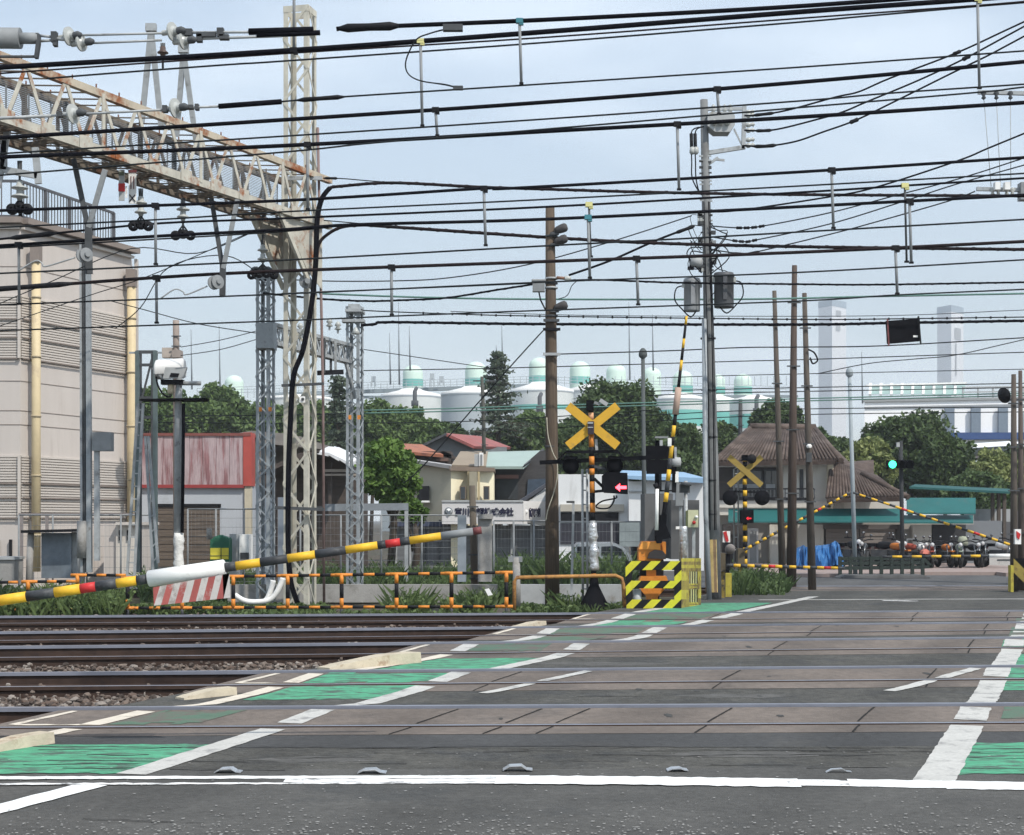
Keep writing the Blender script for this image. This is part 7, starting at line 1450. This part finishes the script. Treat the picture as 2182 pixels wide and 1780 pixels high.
# ------------------------------------------------------------------ vehicles on the far side
Y = 46
t = thing('van', 'silver van parked behind the weeds, mostly hidden', 'van', (PX(1285, Y), Y, 0)); sil = M('silver_paint', (.50, .53, .56), .04, 1, .25, .6)
mb = MB(); mb.px([(1225, 1215), (1225, 1166), (1232, 1158), (1310, 1157), (1328, 1166), (1346, 1186), (1350, 1215)], Y, 1.6, sil); mb.build('body', t)
mb = MB(); mb.px([(1282, 1184), (1282, 1165), (1310, 1164), (1324, 1170), (1334, 1185)], Y - .02, .04, glassdark); mb.px([(1230, 1184), (1230, 1165), (1276, 1165), (1276, 1184)], Y - .02, .04, glassdark); mb.build('window', t)
for x in (1245, 1325):
    mb = MB(); mb.lathe(P(x, 1212, Y + .05), [(0, .06), (.18, .06), (.3, .03), (.3, -.15)], black, 18, axis=(0, -1, 0)); mb.build('wheel', t)
# motorbikes
def motorbike():
    t = thing('motorbike', 'black motorbike with a round mirror parked beside the blue tarpaulin', 'motorbike', (0, 0, 0), 'motorbikes parked across the street')
    rub = M('tyre_rubber', (.02, .02, .02), .2); chr_ = M('chrome', (.16, .165, .17), .05, 5, .3, .9)
    for y in (-.62, .62):
        mb = MB(); mb.lathe((0, y, .30), [(.20, -.05), (.28, -.055), (.305, -.02), (.305, .02), (.28, .055), (.20, .05)], rub, 20, axis=(1, 0, 0)); w = mb.build('wheel', t)
        mb = MB(); mb.lathe((0, y, .30), [(.21, -.02), (.21, .02), (.06, .03), (0, .03)], chr_, 14, axis=(1, 0, 0)); mb.lathe((0, y, .30), [(.21, .02), (.21, -.02), (.06, -.03), (0, -.03)], chr_, 14, axis=(1, 0, 0)); mb.build('rim', w)
    mb = MB(); mb.box((0, .02, .42), (.26, .55, .34), darkgrey); mb.tube([(.1, -.62, .3), (.09, -.45, .85)], .03, chr_, 8); mb.tube([(-.1, -.62, .3), (-.09, -.45, .85)], .03, chr_, 8); mb.tube([(.14, .2, .3), (.15, .75, .36)], .05, chr_, 8); mb.tube([(.07, .62, .3), (.07, .1, .4)], .03, black, 6); mb.tube([(-.07, .62, .3), (-.07, .1, .4)], .03, black, 6); mb.build('frame', t)
    mb = MB(); mb.lathe((0, -.42, .74), [(0, 0), (.08, .02), (.12, .15), (.13, .34), (.10, .48), (0, .52)], black, 14, axis=(0, 1, .05)); mb.build('fuel_tank', t)
    mb = MB(); mb.box((0, .42, .76), (.26, .62, .10), blackmat); mb.box((0, .74, .72), (.2, .2, .14), darkred); mb.build('seat', t)
    mb = MB(); mb.box((0, -.66, .62), (.14, .40, .05), black); mb.build('mudguard', t)
    mb = MB(); mb.tube([(-.36, -.30, 1.0), (-.2, -.42, 1.0), (0, -.45, .93), (.2, -.42, 1.0), (.36, -.30, 1.0)], .022, black, 8); mb.build('handlebar', t)
    mb = MB(); mb.lathe((0, -.64, .86), [(0, -.03), (.07, -.02), (.08, .02), (.05, .12), (0, .13)], M('headlamp_glass', (.5, .5, .5), .1, 5, .2), 14, axis=(0, 1, 0)); mb.build('headlight', t)
    for x in (-.26, .26):
        mb = MB(); mb.tube([(x, -.38, 1.0), (x * 1.15, -.36, 1.12)], .01, black, 5); mb.lathe((x * 1.15, -.36, 1.15), [(0, -.015), (.05, -.012), (.05, .01), (0, .02)], chr_, 12, axis=(0, 1, 0)); mb.build('mirror', t)
    return t
mbk = motorbike(); bikes = [(1812, 52.6, 14, 'black motorbike with a round mirror parked beside the blue tarpaulin', None, 1.08), (1842, 52.8, -22, 'dark motorbike tucked just behind the pale street lamp', darkgrey, 1.0), (1876, 53.0, 66, 'black motorbike turned sideways behind the street railing', None, 1.05), (1902, 52.8, 30, 'orange tanked motorbike behind the street railing', M('dull_orange', (.46, .15, .03), .1), 1.0), (1928, 53, 75, 'dull red motorbike standing before the dark post', M('dull_red', (.26, .05, .03), .1), .98), (1956, 53, 15, 'white faced motorbike near the green traffic light post', white, .95), (1985, 52.7, -12, 'red seated motorbike between two white faced ones', M('salmon_red', (.30, .07, .05), .1), .95), (2012, 52.9, 8, 'orange motorbike behind the yellow piece of the lowered boom', bpy.data.materials['dull_orange'] if 'dull_orange' in bpy.data.materials else orange, .95), (2042, 52.6, -8, 'pale green scooter like motorbike with a white front', M('pale_green', (.25, .30, .24), .1), .95), (2068, 52.9, 12, 'dark motorbike beside the white sleeve of the boom', None, .95), (2096, 53.2, -20, 'black motorbike hidden by the white boom sleeve', None, 1.0), (2128, 53, 35, 'tall black motorbike with a shiny white fork near the frame edge', white, 1.05)]
for i, (x, Y, a, lab, m, k) in enumerate(bikes):
    loc = V((PX(x, Y), Y, .10 if x > 1800 else 0))
    if i == 0: mbk.location = loc; mbk.rotation_euler = (0, 0, R(a)); mbk['label'] = lab; mbk.scale = (k * .9,) * 3
    else: dup(mbk, loc, R(a), lab, scale=(k * .9,) * 3, mats={'fuel_tank': m, 'mudguard': m} if m else None)
# blue tarpaulin over parked goods
mb = MB(); rg = random.Random(3); tarp = M('blue_tarpaulin', (.030, .125, .31), .2, 2, .45, dirt=(.10, .25, .45), damt=.22, dscale=3, stretch=(1, 1, .4)); Y = 50.5; prof = [(1696, 1218, 1170), (1712, 1219, 1162), (1716, 1214, 1166), (1730, 1212, 1164), (1750, 1208, 1163), (1768, 1207, 1160), (1780, 1204, 1153), (1788, 1205, 1160), (1798, 1212, 1195)]
rows = []
for d in range(7):
    r = []
    for i in range(41):
        f = i / 40 * (len(prof) - 1); j = min(int(f), len(prof) - 2); q = f - j; x = prof[j][0] * (1 - q) + prof[j + 1][0] * q; yb = prof[j][1] * (1 - q) + prof[j + 1][1] * q; yt = prof[j][2] * (1 - q) + prof[j + 1][2] * q
        u = d / 6; cz = min(1, u * 1.7); y = yb + (yt - yb) * cz; yy_ = Y + u * 1.4 + .16 * math.sin(i * .55 + u * 3) * (1 - u) + .10 * math.sin(i * 1.1 + d * 1.7) + .07 * math.sin(i * 1.9 - d * 1.2) + rg.uniform(-.05, .05) ; r.append(P(x + rg.uniform(-.8, .8), y + rg.uniform(-1, 1) * (d > 0), yy_))
    rows.append(r)
mb.grid(rows, tarp); back = [[p + V((0, 0, 0)) for p in rows[-1]], [V((p.x, p.y + 1.0, .02)) for p in rows[-1]]]; mb.grid(back, tarp); one('tarpaulin', mb, 'crumpled blue tarpaulin draped over goods by the roadside', 'tarpaulin')
mb = MB(); mb.rect(1728, 1206, 1790, 1219, 51.0, .9, blackmat); mb.rect(1740, 1212, 1780, 1216, 50.9, .1, darkred); one('covered_goods', mb, 'dark goods peeping out beneath the blue tarpaulin', 'goods')
# street railing of dark green plates
t = thing('street_railing', 'low dark street railing in front of the motorbikes', 'railing', (PX(1880, 46.2), 46.2, 0)); dg_ = M('dark_green_rail', (.025, .035, .03), .2); mb = MB(); Y = 46.3
for y in (1189, 1199, 1209): mb.bar(P(1788, y + 2, Y), P(1966, y, Y), .06, .10, dg_)
mb.bar(P(1966, 1188, Y), P(1985, 1208, Y), .06, .08, dg_); mb.bar(P(1966, 1209, Y), P(1985, 1208, Y), .06, .08, dg_); mb.build('rail', t)
for k in range(9):
    x = 1790 + k * 22; mb = MB(); mb.bar(V((PX(x, Y), Y, 0)), P(x, 1186, Y), .09, .09, dg_); mb.build('post', t)
mb = MB(); mb.rect(1930, 1168, 2046, 1188, 55.2, .8, M('dark_bench', (.04, .042, .042), .2)); mb.rect(1986, 1163, 2016, 1165, 55.0, .3, galv); one('dark_container', mb, 'long low dark container behind the motorbikes', 'container')
mb = MB(); mb.rect(1932, 1148, 1955, 1150, 56, .05, grey); mb.rect(1952, 1148, 1954, 1175, 56, .05, grey); mb.rect(1932, 1150, 1934, 1175, 56, .05, grey); one('pipe_barrier', mb, 'slim grey pipe frame by the doorway behind the motorbikes', 'pipe frame')
mb = MB(); mb.px([(1966, 1180), (1968, 1174), (1974, 1170), (1980, 1174), (1984, 1182)], 52.2, .4, M('salmon_cover', (.75, .24, .18), .1)); one('cover', mb, 'bright salmon cover lying on a motorbike seat', 'cover')
mb = MB(); mb.lathe(P(2052, 1166, 54), [(0, 0), (.15, .03), (.17, .2), (.13, .34), (0, .36)], M('olive_drum', (.30, .31, .23), .1), 16); one('barrel', mb, 'pale olive drum behind the motorbikes', 'drum')
t = thing('crossing_board', 'weathered yellow and black striped board at the foot of the paired poles', 'striped board', (PX(2175, 36.5), 36.5, 0)); mb = MB(); mb.rect(2154, 1205, 2160, 1262, 36.5, .2, by_); striped(mb, 2160, 1190, 2240, 1258, 36.6, 3400, 60, -1, (bt_, blackmat)); mb.build('board', t); mb = MB(); mb.rect(2163, 1128, 2176, 1160, 36.4, .1, white); mb.px([(2166, 1132), (2175, 1138), (2172, 1150), (2167, 1146)], 36.38, .02, red); mb.build('warning_plate', t)
# distant crossarms near the upper corner
def crossarm(x0, x1, y, Y, label, boxes):
    t = thing('crossarm', label, 'crossarm', P(x1, y, Y), 'distant crossarms'); mb = MB(); mb.bar(P(x0, y, Y), P(2330, y + 6, Y), .09, .09, galv); mb.tube([V((PX(2300, Y), Y, 0)), P(2296, y - 60, Y)], .14, pc, 12); mb.build('arm', t)
    for x in boxes: m = MB(); m.lathe(P(x, y + 8, Y - .08), [(.04, .12), (.07, .06), (.03, 0), (.06, -.05), (0, -.1)], porcelain if y > 300 else darkgrey, 10); m.build('insulator', t)
    return t
c1 = crossarm(2084, 2182, 197, 40, 'upper crossarm with three dark hooks in the corner of the sky', (2096, 2123, 2153)); c2 = crossarm(2081, 2182, 403, 40.3, 'lower crossarm carrying white insulators', (2115, 2127, 2145, 2157))
mb = MB()
for x0, x1 in ((2096, 2112), (2123, 2132), (2153, 2154)): mb.tube([P(x0, 205, 40.1), P(x1, 398, 40.1)], .009, lgrey, 5)
mb.build('drop_wire', c1); mb = MB(); mb.rect(2121, 388, 2132, 404, 40, .2, white); mb.rect(2142, 388, 2153, 404, 40, .2, white); mb.rect(2176, 388, 2190, 425, 40.1, .3, grey); mb.build('switch_box', c2)
# ------------------------------------------------------------------ air
if HAZE:
    mb = MB(); mb.box((0, 760, 118), (3600, 1680, 240), black); o = mb.build('haze'); tag(o, kind='stuff'); m = bpy.data.materials.new('haze_air'); m.use_nodes = True; nn = m.node_tree.nodes; nn.remove(nn['Principled BSDF']); pv = nn.new('ShaderNodeVolumePrincipled'); pv.inputs['Density'].default_value = HAZE; pv.inputs['Color'].default_value = (.93, .96, 1, 1); pv.inputs['Anisotropy'].default_value = .3; m.node_tree.links.new(pv.outputs[0], nn['Material Output'].inputs['Volume']); o.data.materials.clear(); o.data.materials.append(m)
